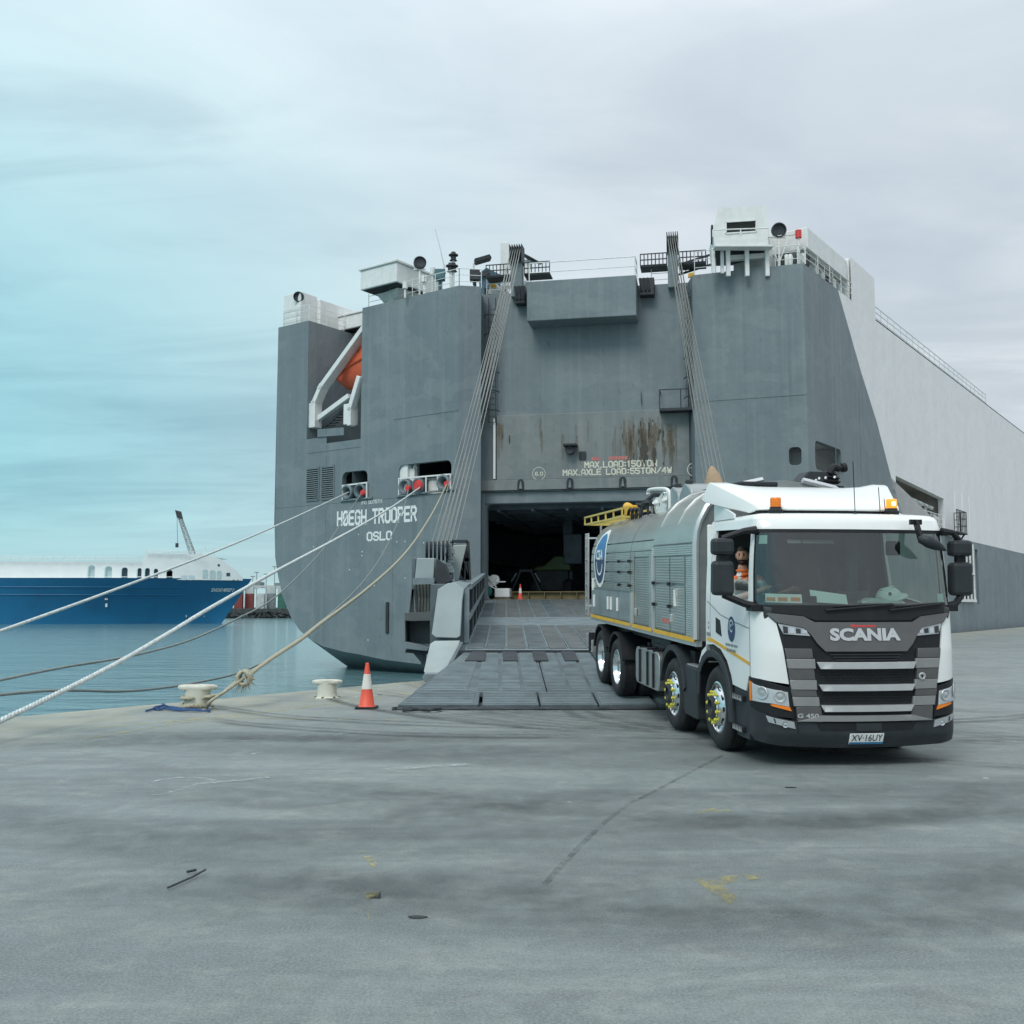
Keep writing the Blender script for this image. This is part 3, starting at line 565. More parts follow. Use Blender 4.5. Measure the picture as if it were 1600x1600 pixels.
# --- louvred ventilators on the transom
for x0, x1, y0, y1 in ((479, 499, 783, 730), (502.5, 522.5, 781, 727)):
    u0, z0 = WS.uz(x0, y0); u1, z1 = WS.uz(x1, y1); mb = MB(); fr = MB()
    lv = None
    for (ua, za), (ub, zb) in zip([(u0, z0), (u1, z0), (u1, z1), (u0, z1)], [(u1, z0), (u1, z1), (u0, z1), (u0, z0)]): fr.beam(WS.P(ua, za, .02), WS.P(ub, zb, .02), .07, .07, up=tuple(WS.n))
    fr.add([WS.P(u0, z0, .005), WS.P(u1, z0, .005), WS.P(u1, z1, .005), WS.P(u0, z1, .005)], [(0, 1, 2, 3)], 1)
    lv = fr.build('vent_louvre', [GREY, DARK], ship)
    n = 16
    slat = None
    for i in range(n):
        z = z0 + (z1 - z0) * (i + .5) / n
        if slat is None:
            s = MB(); s.obox(WS.P((u0 + u1) / 2, z, .04), WS.d * abs(u1 - u0) / 2 * .96, WS.n * .035 - V((0, 0, .03)), V((0, 0, .012)) + WS.n * .01); slat = s.build('slat', GREY, lv); zs = z
        else: copy_part(slat, lv, Matrix.Translation((0, 0, z - zs))).matrix_parent_inverse = slat.matrix_parent_inverse
# --- door wall fittings: upper door leaf, lintel, hooks, lamp, load notice
DU0, DU1 = WC.uz(777, 700)[0], 11.2
mb = MB(); zt = WC.uz(780, 650)[1]
mb.obox(WC.P((DU0 + DU1) / 2, (8.62 + zt) / 2, .07), WC.d * (DU1 - DU0) / 2, WC.n * .07, V((0, 0, (zt - 8.62) / 2)))
mb.build('upper_door_leaf', DOORGREY, ship, bevel=.03)
mb = MB(); mb.obox(WC.P(5.6, 8.32, .16), WC.d * 5.6, WC.n * .16, V((0, 0, .28))); mb.obox(WC.P(5.6, 8.0, .10), WC.d * 5.62, WC.n * .10, V((0, 0, .03)))
mb.build('door_lintel', DOORGREY, ship, bevel=.02)
mb = MB(); mb.obox(WC.P(.11, 5.0, .06), WC.d * .10, WC.n * .06, V((0, 0, 2.95))); mb.obox(WC.P(5.6, 7.66, .04), WC.d * 5.4, WC.n * .04, V((0, 0, .30))); mb.build('door_frame', GREY, ship, bevel=.02)
mb = MB(); u, z = WC.uz(776, 690); mb.beam(WC.P(u - .1, 8.7, .12), WC.P(u - .1, 12.0, .12), .12, .12); mb.build('door_edge_bar', WHITE, ship)
for px in (815.5, 892, 974, 1054, 1138):
    u = WC.uz(px, 757)[0]
    mb = MB(); pr = [(u + .19 * math.cos(R_(a)), 8.42 + .22 * math.sin(R_(a))) for a in range(0, 181, 30)] + [(u - .19, 8.02), (u + .19, 8.02)]
    mb.prism([WC.P(a, b, .33) for a, b in pr], WC.n * .012); mb.build('securing_hook', DARK, ship)
    mb = MB(); mb.prism([WC.P(u - .09, 8.1, .345), WC.P(u + .09, 8.1, .345), WC.P(u + .02, 8.5, .345), WC.P(u - .02, 8.5, .345)], WC.n * .06); mb.build('hook_tongue', GREY, ship, bevel=.01)
u, z = WC.uz(893, 705); mb = MB(); mb.obox(WC.P(u, z + .25, .45), WC.d * .36, WC.n * .35, V((0, 0, .05))); mb.lathe([(0, -.05), (.2, -.05), (.24, .1), (.24, .35), (.2, .37), (0, .34)], WC.P(u, z - .02, .25), WC.n, 14); mb.beam(WC.P(u, z + .3, .1), WC.P(u, z - .1, .3), .08, .08)
mb.build('flood_lamp', DARK, ship, smooth=35)
u, z = WC.uz(911, 713); mb = MB(); mb.prism([WC.P(a, b, .145) for a, b in rrect(u - .2, z - .24, u + .2, z + .24, .08)], WC.n * .02); mb.build('door_port', DARK, ship)
def notice(name, text, Wl, x0, y0, x1, y1, hpx, m, out, wt=1.35, label=None):
    """lettering on a wall, from the photo's lower left corner to its lower right corner"""
    a = Wl.uz(x0, y0, out); b = Wl.uz(x1, y1, out); du = b[0] - a[0]; wd = abs(du); sg = 1 if du > 0 else -1
    top = Wl.uz(x0, y0 - hpx, out)[1]; ht = top - a[1]; dz = (b[1] - a[1])
    words_ = text.split(' '); adv = lambda s: sum(NARROW.get(c, 4) + 1.7 for c in s) - 1.7; tot = adv(text); x = 0
    for w_ in words_:
        mb = MB(); o0 = x / tot * wd; stroke_text(mb, w_, lambda X, y, o: Wl.P(a[0] + sg * (o0 + X), (a[1] + b[1]) / 2 + y, out + .004 + o), adv(w_) / tot * wd, ht, wt)
        mb.build(name, m, ship, label=label); x += adv(w_) + 1.7 * 2 + NARROW[' ']
notice('load_notice', 'MAX.LOAD:150TON', WC, 914, 730.5, 1026, 728, 8.6, CPAINT, .145)
notice('load_notice', 'MAX.AXLE LOAD:55TON/4W', WC, 880, 743, 1049, 738.3, 8.2, CPAINT, .145)
notice('height_mark', '6.0', WC, 836.5, 743, 848, 742.5, 5, CPAINT, .145); notice('height_mark', '7.0', WC, 1079.5, 736, 1090, 735.5, 5, WPAINT, .145)
for px, py, m in ((842, 740, CPAINT), (1084.5, 733.5, WPAINT)):
    u, z = WC.uz(px, py, .145); mb = MB(); n = 28
    vs = [WC.P(u + r * math.cos(2 * math.pi * i / n), z + r * math.sin(2 * math.pi * i / n), .149) for r in (.36, .33) for i in range(n)]
    mb.add(vs, [(i, (i + 1) % n, n + (i + 1) % n, n + i) for i in range(n)]); mb.build('mark_ring', m, ship)
for x0, x1, y in ((924, 938, 717), (951, 981, 716)):
    mb = MB()
    u0 = WC.uz(x0, y, .145)[0]; u1 = WC.uz(x1, y, .145)[0]; z = WC.uz(x0, y, .145)[1]; n = 6 if x1 - x0 > 20 else 3
    for i in range(n):
        a = u0 + (u1 - u0) * i / n; mb.add([WC.P(a, z - .09, .15), WC.P(a + (u1 - u0) / n * .86, z - .09, .15), WC.P(a + (u1 - u0) / n * .86, z + .10, .15), WC.P(a, z + .08, .15)], [(0, 1, 2, 3)])
    mb.build('faded_lettering', REDFADE, ship)
# runs of grease and rust on the upper door leaf
rs = random.Random(5); mb = MB(); mr_ = MB()
def drip(mb, u, z, w_, l, out):
    n = 7; L_ = [(u - w_ * (.5 + rs.random() * .4) * math.sin(math.pi * (.15 + .85 * i / n)) ** .6, z - l * i / n) for i in range(n + 1)]; Rr = [(u + w_ * (.5 + rs.random() * .4) * math.sin(math.pi * (.15 + .85 * i / n)) ** .6, z - l * i / n) for i in range(n + 1)][::-1]
    mb.flat([[WC.P(a, b, out) for a, b in L_ + Rr]])
for i in range(30):
    px = rs.gauss(1010, 17); py = rs.uniform(653, 722); u, z = WC.uz(px, py, .15)
    if .8 < u < 11: drip(mb, u, z, rs.uniform(.02, .07), rs.uniform(.08, .5), .150 + .0003 * i)
for px, py, w_, l in ((1006, 690, .26, 1.1), (1022, 700, .12, .9), (1002, 668, .07, .8), (1014, 660, .06, .9), (796, 680, .06, .5), (785, 678, .05, .25), (1002, 612, .04, .8)):
    u, z = WC.uz(px, py, .15); drip(mb, u, z, w_, l, .166)
for px, py, w_, l in ((1008, 705, 1.3, 2.2),): pass
st = mb.build('grease_stain', TARRY, ship); st['kind'] = 'stuff'
RW = worn('rust_wash', (.20, .165, .11), .34, 1.1, 1.6, (1.2, 1.2, .35))
for cx, sp, n_, y0_, y1_, l0, l1 in ((1000, 20, 70, 650, 690, .8, 3.2), (783, 6, 9, 655, 690, .8, 2.6), (1046, 9, 22, 660, 700, .6, 2.2), (900, 60, 8, 652, 690, .4, 1.6)):
    for i in range(n_):
        u, z = WC.uz(rs.gauss(cx, sp), rs.uniform(y0_, y1_), .15)
        if .75 < u < 11.0: drip(mr_, u, z, rs.uniform(.03, .16), min(rs.uniform(l0, l1), z - 8.7), .1412 + .0001 * i)
mr_.build('rust_wash', RW, ship)['kind'] = 'stuff'
# --- projecting machinery box above the door wall
bx0, bx1 = WC.uz(823, 470, 1.5)[0], WC.uz(994, 465, 1.5)[0]; z1 = WC.uz(823, 440, 1.5)[1]; z0 = WC.uz(823, 502, 1.5)[1]
mb = MB(); mb.obox(WC.P((bx0 + bx1) / 2, (z0 + z1) / 2, .75), WC.d * (bx1 - bx0) / 2, WC.n * .75, V((0, 0, (z1 - z0) / 2))); mb.build('winch_casing', GREY, ship, bevel=.04)
for x0, x1, y0, y1 in ((805, 821, 447, 475), (1000, 1022, 434, 462)):
    a = WC.uz(x0, y1, .5); b = WC.uz(x1, y0, .5); mb = MB(); mb.obox(WC.P((a[0] + b[0]) / 2, (a[1] + b[1]) / 2, .3), WC.d * abs(b[0] - a[0]) / 2, WC.n * .3, V((0, 0, abs(b[1] - a[1]) / 2)))
    for k in range(3): mb.beam(WC.P(a[0] + .2 * k, b[1], .6), WC.P(a[0] + .2 * k + .1, a[1] + .2, .66), .08, .12)
    mb.build('winch_bracket', DARK, ship, bevel=.02)
# --- caged ladders
def cage_ladder(Wl, px0, py0, py1, out, side=1):
    u, z1 = Wl.uz(px0, py0, out); z0 = Wl.uz(px0, py1, out)[1]; lad = MB()
    for du in (-.2, .2): lad.beam(Wl.P(u + du, z0, out), Wl.P(u + du, z1, out), .05, .05)
    n = int((z1 - z0) / .33)
    for i in range(n): lad.beam(Wl.P(u - .2, z0 + i * .33, out), Wl.P(u + .2, z0 + i * .33, out), .025, .025)
    L = lad.build('caged_ladder', DARK, ship)
    hp = MB()
    for i in range(int((z1 - z0) / 1.05)):
        z = z0 + .6 + i * 1.05; pts = [Wl.P(u + .42 * math.cos(R_(a)), z, out + .62 * math.sin(R_(a))) for a in range(0, 181, 30)]; hp.tube(pts, .028, 5)
    for a in (45, 90, 135): hp.beam(Wl.P(u + .42 * math.cos(R_(a)), z0 + .6, out + .62 * math.sin(R_(a))), Wl.P(u + .42 * math.cos(R_(a)), z1 - .4, out + .62 * math.sin(R_(a))), .04, .02)
    hp.build('ladder_cage', DARK, L)
cage_ladder(WC, 769, 466, 660, .25); cage_ladder(WC, 1079, 446, 640, .25)
# landing with rail on the right of the door wall
a = WC.uz(1030, 640, .9); b = WC.uz(1092, 636, .9); mb = MB(); zf = a[1]
mb.obox(WC.P((a[0] + b[0]) / 2, zf, .45), WC.d * (b[0] - a[0]) / 2, WC.n * .45, V((0, 0, .07)))
for u in (a[0] + .03, (a[0] + b[0]) / 2 + .1, b[0] - .05): mb.beam(WC.P(u, zf, .87), WC.P(u, zf + 1.05, .87), .05, .05)
for z in (zf + 1.05,): mb.beam(WC.P(a[0], z, .87), WC.P(b[0], z, .87), .045, .045)
mb.beam(WC.P(a[0] + .03, zf + 1.05, .87), WC.P(a[0] + .03, zf + 1.05, .0), .045, .045)
mb.build('landing', DARK, ship)

# --- railings (generic)
def railing(pts, h=1.05, name='railing', m=CLEANWHITE, nrail=3, gap=1.5, r=.022, parent=None, top_r=None):
    mb = MB(); pts = [V(p) for p in pts]
    for p, q in zip(pts[:-1], pts[1:]):
        l = (q - p).length; n = max(1, round(l / gap))
        for i in range(n + 1): c = p.lerp(q, i / n); mb.tube([c, c + V((0, 0, h))], r, 5, caps=False)
        for k in range(nrail): z = V((0, 0, h * (k + 1) / nrail)); mb.tube([p + z, q + z], (top_r or r) if k == nrail - 1 else r * .8, 5, caps=False)
    return mb.build(name, m, parent or ship)
Z = lambda p, z: V((p.x, p.y, z))
railing([WS.P(6.9, TOP, -.25), WS.P(.2, TOP, -.25)]); railing([WS.P(.2, TOP, -.25), Z(B_, TOP) + V((0, .3, 0))], gap=1)
railing([WC.P(.2, TOP, -.3), WC.P(2.2, TOP, -.3)], gap=1); railing([WC.P(bx0 + .1, z1, 1.3), WC.P(bx1 - .05, z1, 1.3), WC.P(bx1 - .05, z1, .1)], nrail=2, gap=9, r=.03)
railing([WC.P(9.3, TOP, -.3), WC.P(10.4, TOP, -.3)], gap=1); railing([WT.P(.1, TOP, -.2), WT.P(1.2, TOP, -.2)], 1.3, gap=1.1); railing([WT.P(4.2, TOP, -.2), WT.P(5.3, TOP, -.2), WR.P(5.2, TOP, -.2)], gap=1.2)
railing([WS.P(14.1, TOP, -.2), WS.P(11.8, TOP, -.2), WS.P(11.8, TOP) + AX * 12], gap=1.4)
railing([WR.P(12.7, TOP - .1, -.2), WR.P(45, TOP - .1, -.2)], gap=1.5, r=.03)
# --- name, port of registry
notice('ship_name', 'HØEGH TROOPER', WS, 527.5, 820.5, 650, 812.5, 19.5, WPAINT, 0, 1.35); notice('home_port', 'OSLO', WS, 574, 845, 611.5, 842, 12, WPAINT, 0, 1.3)
notice('ship_number', 'IMO 9075711', WS, 564.5, 788, 597.5, 785.5, 5, WPAINT, 0, 1.1)
# small white depth marks and chips
mb = MB()
for px, py in ((566, 862), (565.5, 868), (490, 854), (620, 846.5), (633, 846), (575, 1000), (546, 890), (633, 903), (662, 848), (585, 915), (560, 835)):
    u, z = WS.uz(px, py); s = .035; mb.add([WS.P(u - s, z - s, .004), WS.P(u + s, z - s * .7, .004), WS.P(u + s * .6, z + s, .004), WS.P(u - s * .8, z + s * .8, .004)], [(0, 1, 2, 3)])
mb.build('paint_chip', WPAINT, ship)['kind'] = 'stuff'
u, z = WS.uz(606, 965); mb = MB(); mb.obox(WS.P(u, z, .05), WS.d * .10, WS.n * .05, V((0, 0, .85))); mb.build('anode', DARK, ship, bevel=.03)
# --- mooring windows: rails, fairleads with rollers
for hx0, hx1, yb0, yb1, yt0, yt1, posts in ((535, 574, 781, 778, 759, 754, (535.5, 573)), (623, 705, 774, 764, 748, 741, (623.5, 666, 684, 704))):
    mb = MB()
    for x in posts:
        t = (x - hx0) / (hx1 - hx0); p = WS.at(x, yb0 + (yb1 - yb0) * t, .12); q = WS.at(x, yt0 + (yt1 - yt0) * t, .12); mb.beam(p, q, .07, .07)
    mb.beam(WS.at(hx0, yt0, .12), WS.at(hx1, yt1, .12), .08, .08)
    mb.build('mooring_rail', CLEANWHITE, ship)
    mb = MB(); mb.beam(WS.at(hx0 - 3, yb0 + 1.5, .05), WS.at(hx1 + 8, yb1 - .5, .05), .1, .12, up=tuple(WS.n)); mb.build('sill', GREY, ship)
FAIR = [(543.5, 769), (564, 767.5), (634, 760.5), (655, 759), (694, 754)]
for i, (px, py) in enumerate(FAIR):
    p = WS.at(px, py, .02); mb = MB()
    mb.lathe([(.24, -.25), (.42, -.22), (.48, .0), (.43, .14), (.33, .17), (.24, .06), (.23, -.25)], p, WS.n, 20); f = mb.build('fairlead', INNER if i % 2 else GREY, ship, smooth=40)
    if i != 0:
        mb = MB(); c = p - WS.d * (.30 if i not in (3,) else .08) + WS.n * .16 + V((0, 0, -.12 if i != 3 else .0)); mb.lathe([(0, .08), (.15 if i != 3 else .28, .07), (.18 if i != 3 else .31, 0), (.18 if i != 3 else .31, -.1), (0, -.12)], c, WS.n, 16, ); mb.build('roller_end', RED, f, smooth=40)
# machinery glimpsed in the mooring deck
p = WS.at(682, 760, -1.2); mb = MB(); mb.lathe([(.0, 0), (.55, 0), (.6, .25), (.45, .5), (.45, 1.1), (.6, 1.2), (0, 1.3)], p - V((0, 0, .8)), (0, 0, 1), 16); mb.build('mooring_bitts', CLEANWHITE, ship, smooth=40)
mb = MB(); a = WS.at(640, 722, -.5); mb.beam(a, a - V((0, 0, 2.2)), .1, .1); a2 = WS.at(650.5, 721, -.5); mb.beam(a2, a2 - V((0, 0, 2.2)), .1, .1); b_ = WS.at(645, 745, -.4)
mb.obox(b_, WS.d * .22, WS.n * .12, V((0, 0, .42))); mb.beam(b_ + V((0, 0, -.3)), b_ + V((0, 0, -1.1)) + WS.d * .25, .1, .1); mb.beam(b_ + V((0, 0, .3)), b_ + V((0, 0, .75)) + WS.d * .25, .12, .1); mb.beam(b_ + V((0, 0, .3)), b_ + V((0, 0, .75)) - WS.d * .25, .12, .1)
mb.build('davit_post', CLEANWHITE, ship)
mb = MB(); mb.obox(WS.P(WS.uz(628, 750)[0] + .1, 9.2, -.6), WS.d * .42, WS.n * .5, V((0, 0, 1.4))); mb.build('locker', CLEANWHITE, ship, bevel=.03)
mb = MB()
for i in range(5): mb.beam(WS.P(1 + i * 1.0, 10.7, -1.2), WS.P(1 + i * 1.0, 10.7, -5.8), .14, .3)
for z in (10.4, 10.15): mb.tube([WS.P(.3, z, -1.6), WS.P(5.2, z, -1.6)], .07, 6)
mb.build('deck_beam', INNER, ship)
# --- wire posts at the top of the door wall and their wire ropes to the ramp
def post(px0, px1, pyt, pyb, n, ends, spread0, spread1, name='wire'):
    out = .55; a = WC.uz(px0, pyt, out); b = WC.uz(px1, pyb, out); u0, u1 = a[0], WC.uz(px1, pyt, out)[0]; zt, zb = a[1], TOP - .4
    mb = MB(); c = (u0 + u1) / 2; hw = (u1 - u0) / 2
    mb.obox(WC.P(c, (zt + zb) / 2 - .35, .2), WC.d * hw * .95, WC.n * .28, V((0, 0, (zt - zb) / 2 - .4)))
    mb.beam(WC.P(c, zb + .1, .1), WC.P(c, zt - 1.4, -1.6), hw * 1.4, .35)
    P = mb.build('sheave_post', GREY, ship, bevel=.03)
    hd = MB()
    for i in range(n + 1): hd.obox(WC.P(u0 + (u1 - u0) * i / n, zt - .42, .3), WC.d * .022, WC.n * .42, V((0, 0, .50)))
    hd.build('sheave_cheek', DARK, P)
    for i in range(n):
        u = u0 + (u1 - u0) * (i + .5) / n
        s = MB(); s.lathe([(.0, -.05), (.40, -.05), (.34, 0), (.40, .05), (0, .05)], WC.P(u, zt - .45, .3), WC.d, 14); s.build('sheave', DARK, P, smooth=30)
        top = WC.P(u, zt - .25, .70)
        for e in ends(i):
            k = MB(); pts = []
            for j in range(13):
                t = j / 12; q = top.lerp(e, t); q.z -= 4 * .35 * t * (1 - t); pts.append(q)
            k.tube([WC.P(u, zt - .08, .2), WC.P(u, zt - .05, .45)] + pts, .019, 5, caps=False); k.build('hoist_wire', CABLE, ship)
    # grated platforms either side
    for s_ in (-1, 1):
        g = MB(); cu = c + s_ * (hw + .75); zz = TOP + (zt - TOP) * .42
        for j in range(8): g.beam(WC.P(cu - .7 + .2 * j, zz, .1), WC.P(cu - .7 + .2 * j, zz + .62, .1), .05, .05)
        for z in (zz, zz + .3, zz + .62): g.beam(WC.P(cu - .72, z, .1), WC.P(cu + .72, z, .1), .05, .05)
        g.obox(WC.P(cu, zz - .05, -.4), WC.d * .72, WC.n * .5, V((0, 0, .03))); g.build('service_platform', DARK, P)
SHV = [at(671.5 + i * 7, 859 - .3 * i, 33.0) for i in range(5)]
post(797, 815.5, 386, 470, 5, lambda i: [SHV[i], SHV[i] + V((.22, .12, .15))], 0, 0)
SHR = [at(1085 + i * 8 + 60, 800, 33.0) for i in range(5)]
post(1042, 1058.5, 366.5, 450, 5, lambda i: [at(1098 + 7.5 * i + 20, 860, 38.0), at(1100 + 7.5 * i + 26, 860, 37.6)], 0, 0)
# --- deck houses, ventilators, masts
def slab_box(name, c, a, b, z0, z1, m, parent=ship, bevel=.05, top=None):
    """upright box on a parallelogram plan: centre c, half axes a and b; top = scale of the upper edge"""
    mb = MB(); c, a, b = V(c), V(a), V(b); t = top or 1
    vs = [Z(c + a * i + b * j, z0) for i, j in ((-1, -1), (1, -1), (1, 1), (-1, 1))] + [Z(c + a * i * t + b * j * t, z1) for i, j in ((-1, -1), (1, -1), (1, 1), (-1, 1))]
    mb.add(vs, [(0, 3, 2, 1), (4, 5, 6, 7), (0, 1, 5, 4), (1, 2, 6, 5), (2, 3, 7, 6), (3, 0, 4, 7)]); return mb.build(name, m, parent, bevel=bevel)
def vent_house(px0, px1, pyt, pyb, Y, depth=2.0):
    """big box cowl on a round trunk; the corner nearest the quay at px0..px1"""
    a = at(px0, pyb, Y); c0 = at((px0 + px1) / 2, pyb, Y); zt = at(px0, pyt, Y).z; zb = a.z
    half = TR * (at(px1, pyb, Y) - at(px0, pyb, Y)).length / 2 * 1.12; hb = AX * depth
    c = c0 + hb * .6; H = slab_box('ventilator', c, half, hb, zb, zt, CLEANWHITE)
    slab_box('cowl_lip', c, half * 1.06, hb * 1.05, zt, zt + .14, CLEANWHITE, H, .03)
    mb = MB(); mb.flat([[Z(c + half * i * .94 + hb * j * .94, zb - .02) for i, j in ((-1, -1), (1, -1), (1, 1), (-1, 1))]]); mb.build('cowl_underside', DARK, H)
    mb = MB(); r = half.length * .55; mb.lathe([(r, TOP - zb - .1), (r, 0)], Z(c, zb), (0, 0, 1), 24); mb.build('trunk', CLEANWHITE, H, smooth=30)
    mb = MB(); mb.lathe([(half.length * 1.0, -.05), (r * .99, -.75)], Z(c, zb), (0, 0, 1), 4); mb.build('cowl_throat', CLEANWHITE, H)
    return H
vent_house(571, 639, 422, 452, 57.0, 1.9); vent_house(532, 592, 495, 516, 63.5, 1.7)
# port quarter house with search lamp
a = at(437, 462, 62.6); c = WS.P(13.2, 0, -.4) + AX * 3.2
slab_box('port_house', WS.P(13.45, 0, 0) + AX * 1.0, TR * .75, AX * .7, TOP, 21.1, CLEANWHITE); slab_box('port_house', WS.P(13.3, 0, 0) + AX * 4.5, TR * .85, AX * 2.8, TOP, 20.9, CLEANWHITE)
mb = MB(); p0 = WS.P(12.4, 0) + AX * 7.2; mb.prism([Z(p0, TOP), Z(p0 + AX * 3.6, TOP), Z(p0 + AX * .2, 20.9)], TR * 1.6); mb.build('port_house', CLEANWHITE, ship)
def search_lamp(p, zb, r=.32, aim=None, name='search_lamp'):
    mb = MB(); aim = aim or V((-.1, -1, -.12)); aim.normalize(); mb.tube([Z(p, zb), p + V((0, 0, -r))], .06, 6); mb.beam(p + V((-r, 0, -r)), p + V((r, 0, -r)), .06, .06)
    L = mb.build(name, CLEANWHITE, ship); mb = MB(); mb.lathe([(0, -.3), (r * .6, -.28), (r, -.05), (r, .14), (r * .86, .15), (r * .8, .06), (0, .02)], p, aim, 18); mb.build('lamp_head', DARK, L, smooth=40); return L
search_lamp(at(467, 464, 61.5), 19); search_lamp(at(656, 411, 56), 19, .36, V((.2, -1, .1))); search_lamp(at(1216.5, 360, 51.0), TOP, .38, V((0, -1, -.1)))
mb = MB(); c = at(1216, 372, 51.0); mb.beam(c - V((.9, 0, 0)), c + V((.9, 0, .2)), .1, .06); mb.beam(c + V((-.5, 0, 0)), Z(c + V((.1, 0, 0)), TOP), .05, .05); mb.beam(c + V((.5, 0, 0)), Z(c - V((.1, 0, 0)), TOP), .05, .05); mb.build('lamp_bracket', CLEANWHITE, ship)
# masts, whip aerial, bell-shaped lamps
mb = MB(); mb.tube([at(695, 428, 55.5), at(693.5, 413, 55.5)], .07, 6); mb.tube([at(693.5, 413, 55.5), at(686.5, 382, 55.4), at(679.5, 357, 55.3)], [.045, .03, .02], 5); mb.build('whip_aerial', CLEANWHITE, ship)
def stack_lamp(px, pyt, pyb, Y):
    p = at(px, pyb, Y); t = at(px, pyt, Y); mb = MB(); mb.tube([Z(p, TOP - .1), t], .08, 6); S_ = mb.build('signal_mast', CLEANWHITE, ship); n = max(1, int((t.z - p.z) / .62))
    for i in range(n):
        mb = MB(); q = t - V((0, 0, .1 + i * .62)); mb.lathe([(0, .12), (.12, .1), (.14, 0), (.26, -.04), (.27, -.10), (.15, -.14), (.15, -.34), (.22, -.38), (0, -.40)], q, (0, 0, 1), 12); mb.build('signal_lamp', DARK, S_, smooth=40)
stack_lamp(708.5, 394, 432, 54.9); stack_lamp(704, 411, 436, 54.8)
for px, pyt, pyb in ((676, 421, 436), (662.5, 433, 446), (664.5, 433, 446), (687, 426, 440), (690, 426, 440), (633, 443, 455)):
    p = at(px, pyb, 55.6); mb = MB(); t = at(px, pyt, 55.6); mb.tube([Z(p, TOP - .1), t], .06, 6); mb.lathe([(0, .1), (.15, .08), (.15, -.3), (0, -.3)], t, (0, 0, 1), 10); mb.build('deck_fitting', CLEANWHITE, ship, smooth=40)
for px, py in ((687.5, 430), (742, 431)):
    p = at(px, py, 55.4); mb = MB(); mb.obox(p, (.28, 0, 0), (0, .25, 0), (0, 0, .30)); mb.tube([p, Z(p, TOP - .1)], .1, 6); mb.build('deck_locker', mat('teal_locker_paint', (.06, .16, .18), .5) if px < 700 else DARK, ship, bevel=.04)
# floodlight on a bent pole, blue machinery cover, white crane pedestal
mb = MB(); mb.tube([at(740, 445, 55.6), at(740, 412, 55.6), at(743, 407, 55.6), at(752, 408, 55.6)], .06, 6); fl = mb.build('floodlight_pole', CLEANWHITE, ship)
mb = MB(); p = at(754, 406, 55.6); mb.obox(p, V((.42, .1, .16)), V((-.05, .45, .05)), V((-.06, -.02, .10))); mb.build('floodlight', DARK, fl, bevel=.03)
BLUEG = mat('blue_cover_paint', (.045, .105, .15), .5, 0, .15, 3)
mb = MB(); p = [at(747, 428, 58.5), at(752, 424, 58.5), at(760, 418, 58.5), at(780, 428, 58.5), at(793, 436, 58.5), at(793, 450, 58.5), at(756, 450, 58.5), at(750, 437, 58.5)]; mb.prism(p, (0, 2.4, 0)); bc = mb.build('machinery_cover', BLUEG, ship, bevel=.05)
mb = MB(); mb.prism([at(749, 428, 58.4), at(762, 421, 58.4), at(767, 427, 58.4), at(754, 433, 58.4)], (0, -.06, 0)); mb.build('cover_hatch', DARK, bc)
mb = MB(); mb.prism([at(762, 459, 56.4), at(767, 443, 56.4), at(776, 443, 56.4), at(789, 456, 56.4), at(789, 460, 56.4)], (0, 1.2, 0)); wp = mb.build('winch_cover', CLEANWHITE, ship, bevel=.04)
mb = MB(); mb.prism([at(766.5, 449, 56.36), at(775.5, 449, 56.36), at(775.5, 443.5, 56.36), at(766.5, 443.5, 56.36)], (0, -.03, 0)); mb.build('warning_plate', YELLOW, wp)
mb = MB(); mb.prism([at(1076, 433, 55.4), at(1086, 431, 55.4), at(1086, 425, 55.4), at(1076, 427, 55.4)], (0, .2, 0)); mb.build('warning_plate', YELLOW, ship)
mb = MB(); mb.lathe([(0, .0), (.75, .10), (.8, .2), (.7, .24), (0, .12)], at(826, 407, 60), V((.5, -.3, .9)), 20); d_ = mb.build('satellite_dish', DARK, ship, smooth=40)
mb = MB(); mb.tube([at(826, 407, 60), at(822, 440, 60)], .1, 6); mb.obox(at(818, 432, 60), (.5, 0, 0), (0, .4, 0), (0, 0, .9)); mb.build('dish_mast', CLEANWHITE, d_)
mb = MB(); mb.obox(at(789, 415, 57), (.25, 0, 0), (0, .3, 0), (0, 0, 1.3)); mb.build('vent_pipe', CLEANWHITE, ship, bevel=.05)
# stowed gangway beside the right-hand post
mb = MB(); a, b = at(1058, 430, 54), at(1112, 413, 54)
for dz in (0, .55): mb.beam(a + V((0, 0, dz)), b + V((0, 0, dz)), .1, .1)
for i in range(9): mb.beam(a.lerp(b, i / 8), a.lerp(b, i / 8) + V((0, 0, .55)), .05, .05)
mb.build('stowed_gangway', DARK, ship)
